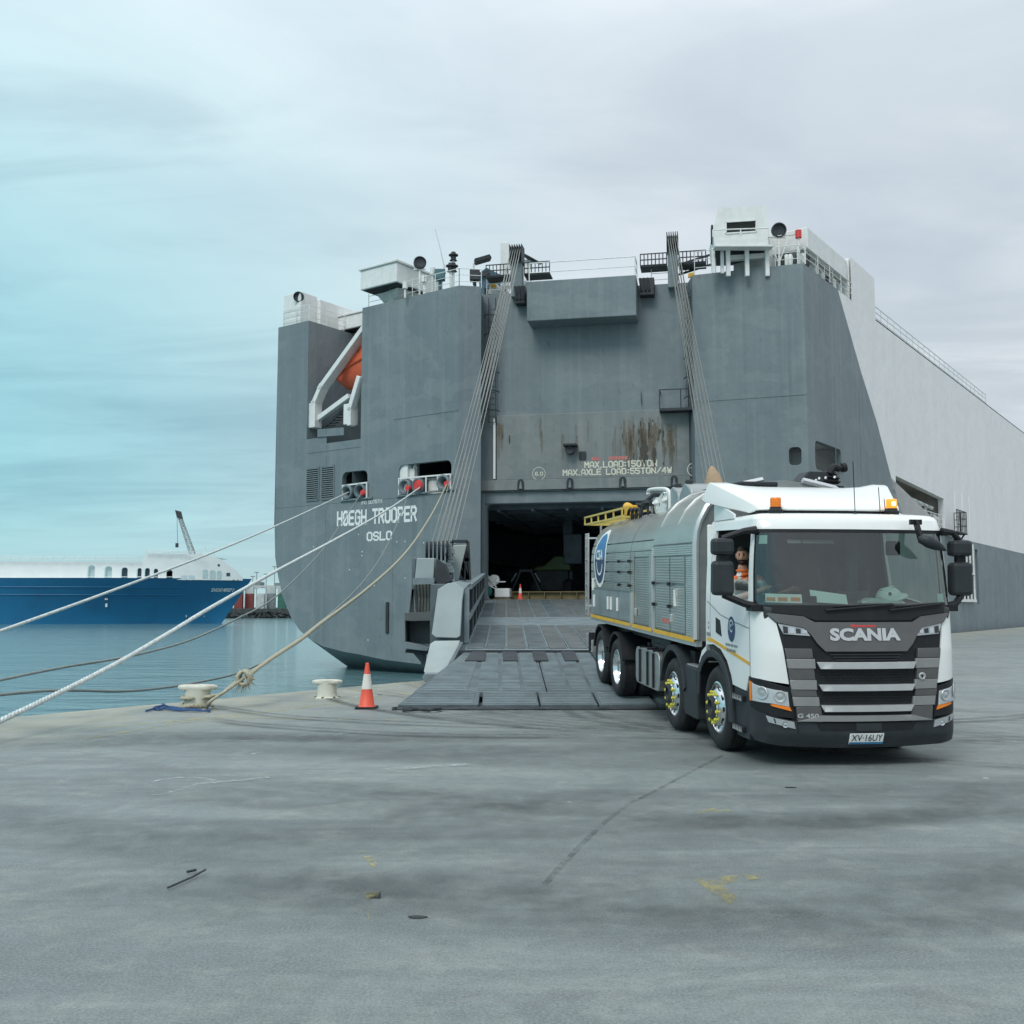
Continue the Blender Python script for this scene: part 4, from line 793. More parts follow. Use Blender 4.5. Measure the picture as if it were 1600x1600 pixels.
# --- starboard control cabin on legs
Yc = 50.5
bl, br = at(1117, 388, Yc), at(1201, 385, Yc); tl_, tr_ = at(1122, 325, Yc), at(1197, 320, Yc); kl, kr = at(1114, 362, Yc), at(1199, 358, Yc)
dd = V((.30, 2.6, 0))
def cabin():
    fr = [bl, br, kr, tr_, tl_, kl]; bl2 = bl + V((.05, 0, 0))
    mb = MB(); n = 6; f2 = [p + dd for p in fr]
    win = [at(1134, 365, Yc), at(1181.5, 362, Yc), at(1181.5, 344, Yc), at(1134, 347, Yc)]
    mb.flat([fr, win]); mb.flat([f2])
    for i in range(n): mb.add([fr[i], fr[(i + 1) % n], f2[(i + 1) % n], f2[i]], [(0, 1, 2, 3)])
    H = mb.build('control_cabin', CLEANWHITE, ship)
    mb = MB(); mb.flat([[p + V((0, .06, 0)) for p in win]]); W_ = mb.build('cabin_window', SIDEGLASS, H)
    mb = MB(); 
    for i in range(4): mb.beam(win[i] + V((0, -.01, 0)), win[(i + 1) % 4] + V((0, -.01, 0)), .07, .07)
    mb.build('window_frame', CLEANWHITE, W_)
    mb = MB(); mb.prism([kl + V((.12, .5, .55)), kl + V((.17, .9, .45)), kl + V((.17, .9, -.35)), kl + V((.12, .5, -.15))], (-.11, 0, 0)); mb.build('cabin_window', DARK, H)
    mb = MB(); mb.obox((bl + br) / 2 + dd / 2 + V((0, 0, .3)), (1.1, 0, 0), (0, .9, 0), (0, 0, .25)); mb.build('cabin_desk', DARK, H)
    mb = MB(); mb.flat([[bl + V((.02, .02, -.05)), br + V((-.02, .02, -.05)), br + dd + V((0, 0, -.05)), bl + dd + V((0, 0, -.05))]]); mb.build('cabin_floor', DARK, H)
    for px in (1138, 1167.5, 1199):
        p = at(px, 388, Yc); mb = MB(); mb.beam(p + V((0, .14, -.06)), Z(p + V((0, .14, 0)), TOP - .5), .2, .2); mb.build('cabin_leg', CLEANWHITE, H)
    mb = MB()
    for px in (1114, 1128): p = at(px, 388, Yc + .3); mb.beam(p, Z(p, TOP - .3), .16, .16)
    mb.beam(at(1140, 404, Yc + .6), at(1200, 400, Yc + .6), .3, .25); mb.build('cabin_support', CLEANWHITE, H)
    railing([at(1114, 370, Yc - .45) - V((0, 0, 0)), at(1201, 367, Yc - .45)], .35, gap=1.2, nrail=1, r=.035, parent=H)
    slab_box('cabin_walkway', (bl + br) / 2 + V((0, -.25, 0)), V(((br - bl).x / 2 + .1, 0, 0)), V((0, .3, 0)), bl.z - .1, bl.z, CLEANWHITE, H, .01)
cabin()
# starboard side deck house behind the cabin
slab_box('side_house', WR.P(4.4, 0, -1.75), AX * 3.2, WR.n * 1.6, 20.15, 21.3, CLEANWHITE); slab_box('side_house_base', WR.P(3.2, 0, -3.0), AX * 2.6, WR.n * 1.0, TOP - .1, 20.1, CLEANWHITE)
slab_box('side_house', WR.P(10.0, 0, -2.4), AX * 2.28, WR.n * 2.3, TOP - .1, 21.48, WHITE)
mb = MB(); c = at(1247.5, 366, 50.8); mb.tube([Z(c, TOP), c], .07, 6); bm_ = mb.build('beacon_mast', CLEANWHITE, ship); mb = MB(); mb.lathe([(0, .22), (.16, .2), (.16, -.2), (0, -.22)], c, (0, 0, 1), 12); mb.build('red_lamp', RED, bm_, smooth=40)
railing([WR.P(.2, TOP, .05), WR.P(7.6, TOP, .05)], .95, gap=1.9, r=.03)
rs = random.Random(3)
for i in range(7):
    p = at(1222 + i * 6.5, 408 - i * .6, 51.2); mb = MB(); mb.lathe([(0, .35), (.1, .3), (.16, .12), (.1, -.4)], p, (0, 0, 1), 8); mb.beam(p, p + V((rs.uniform(-.3, .3), .1, rs.uniform(-.1, .3))), .06, .06); mb.build('deck_fitting', CLEANWHITE if i % 3 else DARK, ship, smooth=40)
for i in range(5):
    p = WR.P(3.2 + i * 1.0, TOP - .1, -.6); mb = MB(); mb.obox(p + V((0, 0, .45)), AX * .22, WR.n * .2, V((0, 0, .55 - .08 * (i % 3)))); mb.build('deck_locker', CLEANWHITE if i != 2 else DARK, ship, bevel=.03)
# winches, pipes and cage balcony in the opening of the starboard side
for i in range(7):
    u = 17.2 + i * 1.45; mb = MB(); zb = 7.25; h_ = 1.75 - .05 * i
    mb.tube([WR.P(u, zb, -.9), WR.P(u, zb + h_, -.9), WR.P(u + .2, zb + h_ + .12, -.7), WR.P(u + .45, zb + h_, -.5)], .13, 8); mb.build('vent_pipe', CLEANWHITE, ship, smooth=40)
for i in range(6):
    u = 18.6 + i * 1.5; mb = MB(); mb.lathe([(0, -.5), (.42, -.5), (.42, -.4), (.25, -.36), (.25, .36), (.42, .4), (.42, .5), (0, .5)], WR.P(u, 7.9, -.6), AX, 14); mb.beam(WR.P(u, 7.25, -.6), WR.P(u, 7.9, -.6), .3, .6); mb.build('winch_drum', CLEANWHITE if i % 2 else INNER, ship, smooth=40)
railing([WR.P(16, 7.25, -.12), WR.P(27.4, 7.25, -.12)], 1.0, gap=1.0, r=.03)
slab_box('balcony_floor', WR.P(29.0, 0, .45), AX * 1.6, WR.n * .45, 7.0, 7.12, DARK); railing([WR.P(27.5, 7.1, .85), WR.P(30.5, 7.1, .85), WR.P(30.5, 7.1, .02)], 1.55, gap=.45, r=.03, m=DARK)
mb = MB(); mb.beam(WR.P(28.2, 7.0, .8), WR.P(28.2, 5.9, .05), .1, .1); mb.beam(WR.P(29.9, 7.0, .8), WR.P(29.9, 5.9, .05), .1, .1); mb.build('balcony_bracket', DARK, ship)
for i in range(5):
    u = 31.3 + i * 1.15; mb = MB(); mb.beam(WR.P(u, 2.25, .1), WR.P(u, 6.6, .1), .12, .12); mb.build('side_frame', CLEANWHITE, ship)
mb = MB(); mb.beam(WR.P(31.2, 4.3, .12), WR.P(36, 4.3, .12), .12, .12); mb.beam(WR.P(31.2, 2.25, .14), WR.P(36, 2.25, .14), .2, .2); mb.build('side_frame', CLEANWHITE, ship)
for i, u in enumerate([x * 2.4 + 31 for x in range(3)]):
    mb = MB(); mb.obox(WR.P(u, 8.6, .02), AX * .09, WR.n * .02, V((0, 0, 1.7))); mb.build('side_stiffener', WHITE, ship)
# small hatch on the quarter, accommodation upper works far forward
slab_box('accommodation_house', WR.P(60, 0, -14), AX * 22, WR.n * 11, TOP, 21.4, CLEANWHITE)
# --- white boat davit arms in the transom bay
DAV = lambda x, y, o=.0: WS.at(x, y, o)
def davit(pts, wd, name='davit_arm'):
    mb = MB()
    for p, q in zip(pts[:-1], pts[1:]):
        d = (q - p).normalized(); mb.beam(p - d * wd * .3, q + d * wd * .3, .30, wd, up=(WS.n.x, WS.n.y, 0))
    return mb.build(name, CLEANWHITE, ship, bevel=.03)
i1 = -.45
davit([DAV(494, 662, i1), DAV(494, 632, i1), DAV(505, 606, i1), DAV(573, 512, i1)], .62)
davit([DAV(496, 656, i1 - .1), DAV(545, 620, i1 - .1)], .32); davit([DAV(549, 662, i1 + .4), DAV(549, 640, i1 + .4), DAV(563, 592, i1 + .4)], .45)
mb = MB(); a, b, c_ = DAV(492, 665, i1), DAV(494, 645, i1), DAV(499, 660, i1); mb.obox(DAV(492, 650, i1), WS.d * .3, WS.n * .3, V((0, 0, .75))); mb.build('davit_foot', CLEANWHITE, ship, bevel=.03); mb = MB(); mb.obox(DAV(548, 648, i1 + .3), WS.d * .3, WS.n * .3, V((0, 0, .6))); mb.build('davit_foot', CLEANWHITE, ship, bevel=.03)
mb = MB()
for k in range(3):
    a, b = DAV(503 + 3 * k, 668 - k, -.7), DAV(540 + 3 * k, 636 - k, -.7); mb.beam(a, b, .06, .06)
for k in range(8):
    a, b = DAV(505, 668, -.9), DAV(541, 637, -.9); p = a.lerp(b, k / 7); mb.beam(p - V((.1, 0, .1)), p + V((.55, 0, -.05)), .05, .05)
mb.build('boat_ladder', DARK, ship)
mb = MB(); mb.prism([DAV(497, 671, .02), DAV(497, 683, .02), DAV(538, 680, .02), DAV(538, 668, .02)], WS.n * .05); mb.build('bulwark', GREY, ship)
# --- lifeboat hanging in the davits: a thing of its own
lb = thing('lifeboat', 'orange enclosed lifeboat hanging in white davits at the stern', 'lifeboat', WS.P(8.4, 13.5, -2.5))
ORB = mat('lifeboat_orange', (.74, .13, .055), .45, 0, .08, 2, dirt=(.35, .10, .06), dirt_amt=.5, dirt_scale=2)
def boat():
    bow = WS.at(528, 601, -1.7); d = (WS.d * -1.0 + V((0, 0, .18))).normalized(); up = V((0, 0, 1)); sd_ = d.cross(up).normalized(); up = sd_.cross(d)
    mb = MB(); n = 14; L_ = 6.5; rows = []
    for i in range(9):
        t = i / 8; x = L_ * t; f = math.sin(math.pi * min(1, t * 1.5) * .5) ** .62 if t > 0 else .04
        if t > .75: f *= 1 - (t - .75) * 1.2
        rows.append([bow + d * x + sd_ * (1.25 * f * math.cos(2 * math.pi * k / n)) + up * ((1.75 if math.sin(2 * math.pi * k / n) > 0 else 1.75) * (f if math.sin(2 * math.pi * k / n) > 0 else f ** .8) * math.sin(2 * math.pi * k / n) + .35) for k in range(n)])
    vs = [p for r in rows for p in r]; mb.add(vs, [(i * n + k, i * n + (k + 1) % n, (i + 1) * n + (k + 1) % n, (i + 1) * n + k) for i in range(8) for k in range(n)] + [tuple(range(n)), tuple(8 * n + k for k in range(n))])
    mb.build('hull', ORB, lb, smooth=50)
    fe = MB(); rub = [rows[i][k] + sd_ * 0 for i in range(9) for k in (0,)]; rub2 = [rows[i][n // 2] for i in range(9)]
    fe.tube([p + (p - (bow + d * (L_ * i / 8))).normalized() * .02 for i, p in enumerate(rub)], .07, 6); fe.tube(rub2, .07, 6); fe.build('rubbing_strake', mat('strake_orange', (.6, .10, .04), .5), lb)
    h = MB(); c = bow + d * 2.6 + up * 1.55; h.obox(c, d * .5, sd_ * .45, up * .22); h.build('hatch', ORB, lb, bevel=.05)
boat()
mb = MB(); mb.beam(DAV(558, 545, i1), DAV(558, 560, i1 - .8), .06, .06)
for px in (530, 545, 560): mb.beam(DAV(px, 558, -1.6), DAV(px, 575, -2.4), .04, .04)
mb.build('boat_fall', CABLE, ship)
# ================================================================== stern ramp (a hinged part of the ship) and the hold behind it
NL, NR = V((-1.15, 24.6, .72)), V((7.5, 24.6, .72)); FL, FR = WC.P(.20, 2.15), WC.P(10.2, 2.15)
def RP(a, t, dz=0): return NL.lerp(NR, a).lerp(FL.lerp(FR, a), t) + V((0, 0, dz))
TL, TRr = V((-2.05, 18.2, .08)), V((7.55, 18.3, .08))
def FP(a, t, dz=0):
    nx = -1.05 + 8.65 * a      # plates run straight towards the quay; only the outer left edge flares
    if a < .059: nx = TL.x + (-.54 - TL.x) * max(a, 0) / .059
    return V((nx, TL.y, TL.z)).lerp(NL.lerp(NR, a), t) + V((0, 0, dz))
def slab(mb, P, a0, a1, t0, t1, z0, z1, m=0, na=1, nt=1):
    vs = [P(a, t, z) for z in (z0, z1) for t in (t0, t1) for a in (a0, a1)]
    return mb.add(vs, [(0, 2, 3, 1), (4, 5, 7, 6), (0, 1, 5, 4), (2, 6, 7, 3), (0, 4, 6, 2), (1, 3, 7, 5)], m)
mb = MB(); slab(mb, RP, 0, 1, 0, 1.0, -.55, 0)
ramp = mb.build('stern_ramp', STEEL2, ship, bevel=.01, label='steel stern ramp sloping from the dark cargo door to the quay')
tY = lambda Y: (Y - 24.6) / 30.0
NS = 17
for s0, s1 in ((tY(38.9), .985), (tY(25.5), tY(34.0))):
    for i in range(NS):
        mb = MB(); pale = s0 < .1 and i < 3 and i != 2; slab(mb, RP, (i + .09) / NS, (i + .91) / NS, s0, s1, -.01, .028)
        p = mb.build('ramp_panel', STEEL if (i * 7 + (s0 > .2)) % 5 in (1,) or (pale) else BROWNSTEEL, ramp, bevel=.006)
for i in range(5):
    mb = MB(); slab(mb, RP, (i + .01) / 5, (i + .99) / 5, tY(34.15), tY(38.75), -.01, .022); mb.build('joint_plate', STEEL2, ramp, bevel=.005)
for s0, s1 in ((tY(38.9), .985), (tY(25.5), tY(34.0))):
    for i in range(1, NS):
        mb = MB(); slab(mb, RP, (i - .028) / NS, (i + .028) / NS, s0, s1, .0, .05); mb.build('track_bar', STEEL2, ramp)
mb = MB(); slab(mb, RP, -.005, 1.005, .986, 1.012, -.3, .035); mb.build('sill_plate', BROWNSTEEL, ramp, bevel=.01)
mb = MB(); mb.beam(RP(0, 0, -.03) - V((.1, 0, 0)), RP(1, 0, -.03) + V((.1, 0, 0)), .16, .16); mb.build('hinge_bar', DARK, ramp)
# landing flaps with welded anti-slip bars
for i in range(5):
    mb = MB(); slab(mb, FP, (i + .006) / 5, (i + .994) / 5, .20, .985, -.10, 0); f = mb.build('ramp_flap', STEEL, ramp, bevel=.006)
    mb = MB()
    for k in range(30):
        t = .22 + k * .0255
        for j in range(4):
            a0 = (i + .03 + j * .242) / 5; slab(mb, FP, a0, a0 + .20 / 5, t, t + .010, 0, .018)
    mb.build('anti_slip_bars', STEEL2, f)['kind'] = 'stuff'
na = 8; ed = [0, .059, .178, .297, .417, .538, .657, .776, .896, 1]
for a0, a1 in zip(ed[:-1], ed[1:]):
    mb = MB(); vs = []
    for (t, zt, zb) in ((0, .01, -.07), (.19, .0, -.13)):
        vs += [FP(a0 + .002, t, zb), FP(a1 - .002, t, zb), FP(a1 - .002, t, zt), FP(a0 + .002, t, zt)]
    mb.add(vs, [(0, 1, 2, 3), (5, 4, 7, 6), (3, 2, 6, 7), (0, 3, 7, 4), (1, 5, 6, 2), (0, 4, 5, 1)])
    f = mb.build('toe_plate', STEEL, ramp, bevel=.005)
    mb = MB()
    for k in range(7): slab(mb, FP, a0 + .006, a1 - .006, .015 + k * .025, .024 + k * .025, .004, .02)
    mb.build('anti_slip_bars', STEEL2, f)['kind'] = 'stuff'
for x0, x1 in ((737, 758), (785, 807), (832, 853), (878, 899), (925, 946), (972, 993)):
    a = (at(x0, 1030, 24).x - NL.x) / (NR.x - NL.x); b = (at(x1, 1030, 24).x - NL.x) / (NR.x - NL.x); mb = MB(); slab(mb, FP, a, b, .76, .97, .0, .05); mb.build('hinge_finger', DARK, ramp, bevel=.01)
mb = MB(); mb.tube([TL + V((-.05, -.06, -.06)), TRr + V((.05, -.06, -.06))], .035, 6); mb.build('toe_edge', DARK, ramp)
# --- side girder with stiffeners, its painted end, the folded side flap and the wire sheaves outside it
gx = lambda t: RP(0, t)
mb = MB(); g0, g1 = tY(26.6), tY(50); H0, H1 = 1.55, 1.5
p, q = gx(g0), gx(g1); o = V((-.95, 0, 0)); i_ = V((-.05, 0, 0))
mb.add([p + i_, q + i_, q + i_ + V((0, 0, H1)), p + i_ + V((0, 0, H0)), p + o, q + o, q + o + V((0, 0, H1)), p + o + V((0, 0, H0))], [(0, 1, 2, 3), (4, 7, 6, 5), (3, 2, 6, 7), (0, 3, 7, 4), (1, 5, 6, 2)])
gird = mb.build('side_girder', STEEL, ramp)
for k in range(24):
    c = p.lerp(q, k / 24) + V((.0, 0, 0)); mb = MB(); mb.beam(c + V((0, 0, .06)), c + V((0, 0, 1.5)), .13, .05, up=(0, 1, 0)); mb.build('stiffener', STEEL2 if k % 4 == 0 else DARK, gird) if k < 24 else None
mb = MB(); mb.beam(p + V((.03, 0, 1.5)), q + V((.03, 0, 1.46)), .18, .12); mb.beam(p + V((.03, 0, .72)), q + V((.03, 0, .74)), .12, .14); mb.beam(p + V((.03, 0, .05)), q + V((.03, 0, .05)), .12, .1); mb.build('girder_flange', STEEL2, gird)
def plate(name, px, Y, thick, m, tilt=0, parent=ramp, bevel=.02):
    """thick steel plate facing the quay, outline taken at distance Y; tilt leans the lower edge towards the viewer"""
    pts = [at(x, y, Y) for x, y in px]; zt = max(p_.z for p_ in pts)
    if tilt: pts = [at(x, y, Y - tilt * (zt - at(x, y, Y).z)) for x, y in px]
    mb = MB(); mb.prism(pts, V((0, thick, 0))); return mb.build(name, m, parent, bevel=bevel)
plate('girder_end', [(684, 921), (700, 911), (712, 911), (725, 921), (722, 940), (719, 994), (714, 997), (681, 996), (674.5, 991)], 26.5, .25, FLAPGREY, .25)
plate('girder_cap', [(700, 911.5), (716, 908.5), (735, 911), (725, 921.5), (712, 911.5)], 26.6, .5, FLAPGREY)
plate('flap_fin', [(672, 1006), (679, 1001.5), (719, 1001), (716, 1010), (694, 1051), (664, 1052), (662, 1049)], 25.2, .12, FLAPGREY, 1.6)
plate('flap_lip', [(659, 1060), (663, 1052), (694, 1052), (693, 1066), (664, 1066)], 22.6, .3, STEEL2)
mb = MB(); mb.prism([at(719, 1003, 25.1), at(694, 1051, 22.9), at(694, 1066, 22.6), at(716, 1030, 24.6)], (.07, .02, 0)); mb.build('fin_web', STEEL, ramp)
plate('fold_plate', [(708, 852), (729, 851), (722, 880), (716, 908), (710.5, 908), (708.5, 880)], 29.5, .1, FLAPGREY)
mb = MB()
for a, b in (((727, 853), (731, 905)), ((722, 878), (731, 905)), ((706, 846), (731, 846)), ((706, 846), (706, 905)), ((731, 846), (734, 905)), ((726, 875), (733, 874)), ((720, 890), (728, 907)), ((725, 868), (722, 907))): mb.beam(at(*a, 29.8), at(*b, 29.8), .09, .09)
mb.build('fold_frame', DARK, ramp)
mb = MB(); mb.prism([at(722, 868, 30), at(729, 855, 30), at(735, 906, 30), at(716, 906, 30)], (0, .5, 0)); mb.build('fold_web', STEEL, ramp)
mb = MB()
for k, x in enumerate((700.5, 703.5, 707)): mb.beam(at(x, 850 + 4 * k, 29.2), at(x - 3, 905, 29.0), .07, .1)
for k in range(9): mb.obox(at(701 + (k % 3) * 2, 852 + k * 5, 29), (.09, 0, 0), (0, .1, 0), (0, 0, .05))
mb.build('lashing_rack', STEEL2, ramp)
for k in range(6):
    c = at(667 + k * 6.4, 862 - .4 * k, 29.0); mb = MB(); mb.lathe([(0, -.03), (.30, -.03), (.27, 0), (.30, .03), (0, .03)], c, (1, .05, 0), 18); mb.build('wire_sheave', DARK, ramp, smooth=30)
mb = MB(); mb.prism([at(682, 872, 28), at(694, 880, 28), at(705, 908, 28), at(684, 918, 28), at(678, 900, 28)], (0, 1.0, 0)); mb.build('sheave_guard', DARK, ramp, bevel=.03)
plate('sheave_cover', [(651, 872), (679, 872), (677, 905), (648, 906)], 28.0, .12, FLAPGREY)
plate('cover_side', [(679, 872), (682, 873), (696, 897), (692, 912), (677, 906)], 28.05, .6, STEEL2)
plate('cover_cheek', [(644, 871), (650.5, 872), (647, 922), (643, 920)], 28.1, .5, STEEL)
mb = MB(); mb.beam(at(645, 909, 27.8), at(678, 908, 27.8), .12, .16); mb.beam(at(646, 905, 27.8), at(678, 904, 27.8), .06, .05); mb.build('cover_bar', STEEL2, ramp)
for k in range(6):
    c0, c1 = at(648 + k * 5.2, 910, 28.1), at(650 + k * 4.6, 957, 28.3); mb = MB(); mb.tube([c0, c0.lerp(c1, .5) + V((.02, .06, 0)), c1], .05, 6); mb.build('sheave_wire', CABLE, ramp)
    mb = MB(); mb.lathe([(0, -.05), (.46, -.05), (.40, 0), (.46, .05), (0, .05)], c0.lerp(c1, .45) + V((.04, .5, 0)), (1, 0, 0), 18); mb.build('wire_sheave', DARK, ramp, smooth=30)
for a, b in (((645, 921), (641, 957)), ((648, 921), (652, 957)), ((645, 921), (645, 957))): mb = MB(); mb.beam(at(*a, 27.9), at(*b, 27.9), .06, .06); mb.build('sheave_strut', DARK, ramp)
plate('outrigger_beam', [(632, 957.5), (688, 955), (686, 970), (632, 970)], 27.6, 1.0, BROWNSTEEL)
plate('outrigger_back', [(634, 970), (686, 970), (678, 1007), (634, 1004)], 28.6, .1, STEEL)
mb = MB(); mb.prism([at(632.5, 970, 27.6), at(634, 970, 27.6), at(635, 1004, 27.6), at(633, 1004, 27.6)], (0, 1, 0)); mb.build('outrigger_cheek', DARK, ramp)
plate('outrigger_step', [(633, 1003), (646, 1006), (672, 1011), (668, 1018), (633, 1014)], 27.4, 1.0, STEEL2)
plate('outrigger_edge', [(633, 1015), (669, 1019), (668, 1022), (633, 1020)], 27.5, .8, DARK)
mb = MB(); mb.prism([at(645, 1020, 27.8), at(661, 1021, 27.8), at(661, 1035, 27.8), at(658, 1035, 27.8)], (0, .1, 0)); mb.beam(at(663, 1018, 27.9), at(661, 1042, 27.9), .12, .12); mb.build('outrigger_bracket', STEEL, ramp)
# tan canvas hood on the far side, its tip showing above the truck
mb = MB(); c = at(1116, 758, 40); mb.lathe([(.42, -.6), (.40, -.1), (.28, .35), (.12, .68), (0, .78)], c, (-.12, 0, 1), 14); mb.build('canvas_hood', mat('tan_canvas', (.42, .30, .19), .8, 0, .15, 3), ramp, smooth=50)
mb = MB(); mb.beam(c - V((0, 0, .6)), RP(1, .5), .2, .2); mb.build('hood_post', STEEL, ramp)
# same girder on the far side of the ramp (its outer edge is behind the truck)
mb = MB(); p2, q2 = RP(1, g0), RP(1, g1); o = V((.9, 0, 0))
mb.add([p2, q2, q2 + V((0, 0, 1.5)), p2 + V((0, 0, 1.5)), p2 + o, q2 + o, q2 + o + V((0, 0, 1.5)), p2 + o + V((0, 0, 1.5))], [(0, 1, 2, 3), (4, 7, 6, 5), (3, 2, 6, 7), (0, 3, 7, 4), (1, 5, 6, 2)]); mb.build('side_girder', STEEL, ramp)

# --- the cargo hold: walls, deck head beams, pillars
HD = -WC.n
def HP(u, z, d): return WC.P(u, z) + HD * d
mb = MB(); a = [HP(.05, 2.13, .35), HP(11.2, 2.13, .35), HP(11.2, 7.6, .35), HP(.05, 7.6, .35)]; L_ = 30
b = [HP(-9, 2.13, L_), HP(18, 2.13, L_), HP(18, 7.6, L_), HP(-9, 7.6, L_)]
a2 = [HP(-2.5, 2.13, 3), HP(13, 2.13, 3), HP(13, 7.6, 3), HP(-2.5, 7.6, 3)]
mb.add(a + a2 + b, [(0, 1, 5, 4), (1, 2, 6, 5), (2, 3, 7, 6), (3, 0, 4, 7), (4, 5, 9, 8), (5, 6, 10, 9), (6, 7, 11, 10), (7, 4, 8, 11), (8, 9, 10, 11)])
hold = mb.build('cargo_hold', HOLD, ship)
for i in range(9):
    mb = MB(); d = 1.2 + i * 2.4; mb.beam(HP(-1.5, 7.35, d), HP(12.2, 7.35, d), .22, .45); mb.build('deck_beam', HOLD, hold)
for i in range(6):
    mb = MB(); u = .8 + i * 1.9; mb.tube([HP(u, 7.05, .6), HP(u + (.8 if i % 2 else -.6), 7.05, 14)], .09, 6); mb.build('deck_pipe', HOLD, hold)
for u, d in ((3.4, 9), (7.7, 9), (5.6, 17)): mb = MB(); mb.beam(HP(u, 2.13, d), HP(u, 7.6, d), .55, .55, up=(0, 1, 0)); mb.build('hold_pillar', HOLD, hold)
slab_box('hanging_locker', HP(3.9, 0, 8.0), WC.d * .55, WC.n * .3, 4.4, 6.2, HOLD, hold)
# --- things in the hold
CARGOY = mat('cargo_yellow_paint', (.14, .115, .05), .6, 0, .2, 3, dirt=(.15, .12, .06), dirt_amt=.6, dirt_scale=2)
def hx(px, d):        # u on the door wall plane for a photo column, at depth d inside
    P_ = hit(px, 930, WC.o + HD * d, WC.n); return (P_ - WC.o).dot(WC.d)
bk = thing('cargo_beam', 'long yellow steel cargo beam lying across the hold floor', 'steel beam', HP(hx(845, 2.2), 2.13, 2.2))
mb = MB(); u0, u1 = hx(790, 2.2), hx(915, 2.2)
for z in (2.16, 2.62): mb.obox(HP((u0 + u1) / 2, z, 2.2), WC.d * (u1 - u0) / 2, WC.n * .18, V((0, 0, .03)))
mb.build('flange', CARGOY, bk); mb = MB(); mb.obox(HP((u0 + u1) / 2, 2.39, 2.2), WC.d * (u1 - u0) / 2, WC.n * .02, V((0, 0, .22))); mb.build('web', CARGOY, bk)
for i in range(5): mb = MB(); u = u0 + (u1 - u0) * (i + .5) / 5; mb.obox(HP(u, 2.39, 2.1), WC.d * .02, WC.n * .13, V((0, 0, .2))); mb.build('stiffener', CARGOY, bk)
bl_ = thing('steel_drum_trolley', 'pale grey box on a low yellow trolley inside the cargo door', 'trolley', HP(hx(786, 1.2), 2.13, 1.2))
u = hx(786, 1.2); mb = MB(); mb.obox(HP(u, 2.55, 1.2), WC.d * .42, WC.n * .3, V((0, 0, .25))); mb.build('box', CLEANWHITE, bl_, bevel=.06); mb = MB(); mb.obox(HP(u, 2.24, 1.2), WC.d * .46, WC.n * .34, V((0, 0, .04))); mb.build('deck', CARGOY, bl_)
for s in (-1, 1): mb = MB(); mb.lathe([(0, -.06), (.09, -.06), (.09, .06), (0, .06)], HP(u + .3 * s, 2.17, 1.0), WC.d, 12); mb.build('wheel', RUBBER, bl_)
mo = thing('mooring_cart', 'white framed motor cart with round casings just inside the cargo door', 'cart', HP(hx(766, 1.4), 2.13, 1.4))
for px, py, r in ((760, 907, .30), (773, 906, .28), (767, 913, .22)):
    p = hit(px, py, WC.o + HD * 1.4, WC.n); mb = MB(); mb.lathe([(0, -.22), (r * .8, -.2), (r, -.08), (r, .2), (0, .22)], p, WC.n, 16); mb.build('casing', CLEANWHITE, mo, smooth=40)
p = hit(768, 923, WC.o + HD * 1.3, WC.n); mb = MB(); mb.lathe([(.18, -.1), (.30, -.1), (.32, 0), (.30, .1), (.18, .1)], p, WC.n, 18); mb.build('wheel', RUBBER, mo, smooth=40)
p = hit(762, 924, WC.o + HD * 1.3, WC.n); mb = MB(); mb.lathe([(0, -.16), (.26, -.14), (.28, .14), (0, .16)], p, WC.n, 16); mb.build('motor', mat('teal_motor_paint', (.03, .22, .2), .5), mo, smooth=40)
mb = MB()
for a, b in (((757, 900), (758, 930)), ((754, 902), (755, 932)), ((758, 912), (775, 920)), ((774, 909), (790, 909)), ((764, 915), (776, 901)), ((762, 902), (776, 918))): mb.beam(hit(*a, WC.o + HD * 1.15, WC.n), hit(*b, WC.o + HD * 1.15, WC.n), .06, .06)
mb.build('frame', CLEANWHITE, mo)
# loader with a green hood, far in the dark; a set of trestles
ld_ = thing('wheel_loader', 'green machine parked deep in the dark hold', 'loader', HP(hx(866, 9), 2.13, 9), group=None)
u = hx(866, 9); GRN = mat('machine_green', (.06, .115, .035), .5, 0, .15, 2)
mb = MB(); mb.prism([HP(u - 1.1, 4.2, 8), HP(u - .5, 4.3, 8), HP(u + .2, 4.9, 8), HP(u + 1.0, 4.85, 8), HP(u + 1.2, 4.0, 8), HP(u - 1.1, 4.0, 8)], HD * 2.2); mb.build('hood', GRN, ld_, bevel=.08)
mb = MB(); mb.obox(HP(u, 3.4, 9.1), WC.d * 1.0, WC.n * 1.0, V((0, 0, .6))); mb.build('chassis', DARK, ld_, bevel=.05)
for s in (-1, 1):
    mb = MB(); mb.lathe([(0, -.25), (.6, -.25), (.7, -.1), (.7, .1), (.6, .25), (0, .25)], HP(u + 1.0 * s, 2.83, 8.2), WC.d, 20); mb.build('wheel', RUBBER, ld_, smooth=40)
tr_s = thing('trestle_stand', 'dark A-frame stand with pale bracing in the middle of the hold', 'stand', HP(hx(822, 5), 2.13, 5)); u = hx(822, 5)
for s in (-1, 1):
    mb = MB(); mb.beam(HP(u + .3 * s, 3.9, 5), HP(u + 1.1 * s, 2.13, 5), .1, .1); mb.build('leg', DARK, tr_s); mb = MB(); mb.beam(HP(u + .55 * s, 3.75, 4.9), HP(u + .85 * s, 3.25, 4.9), .09, .07); mb.build('brace', STEEL2, tr_s)
mb = MB(); mb.beam(HP(u - .4, 3.9, 5), HP(u + .4, 3.9, 5), .14, .14); mb.build('crossbar', DARK, tr_s)
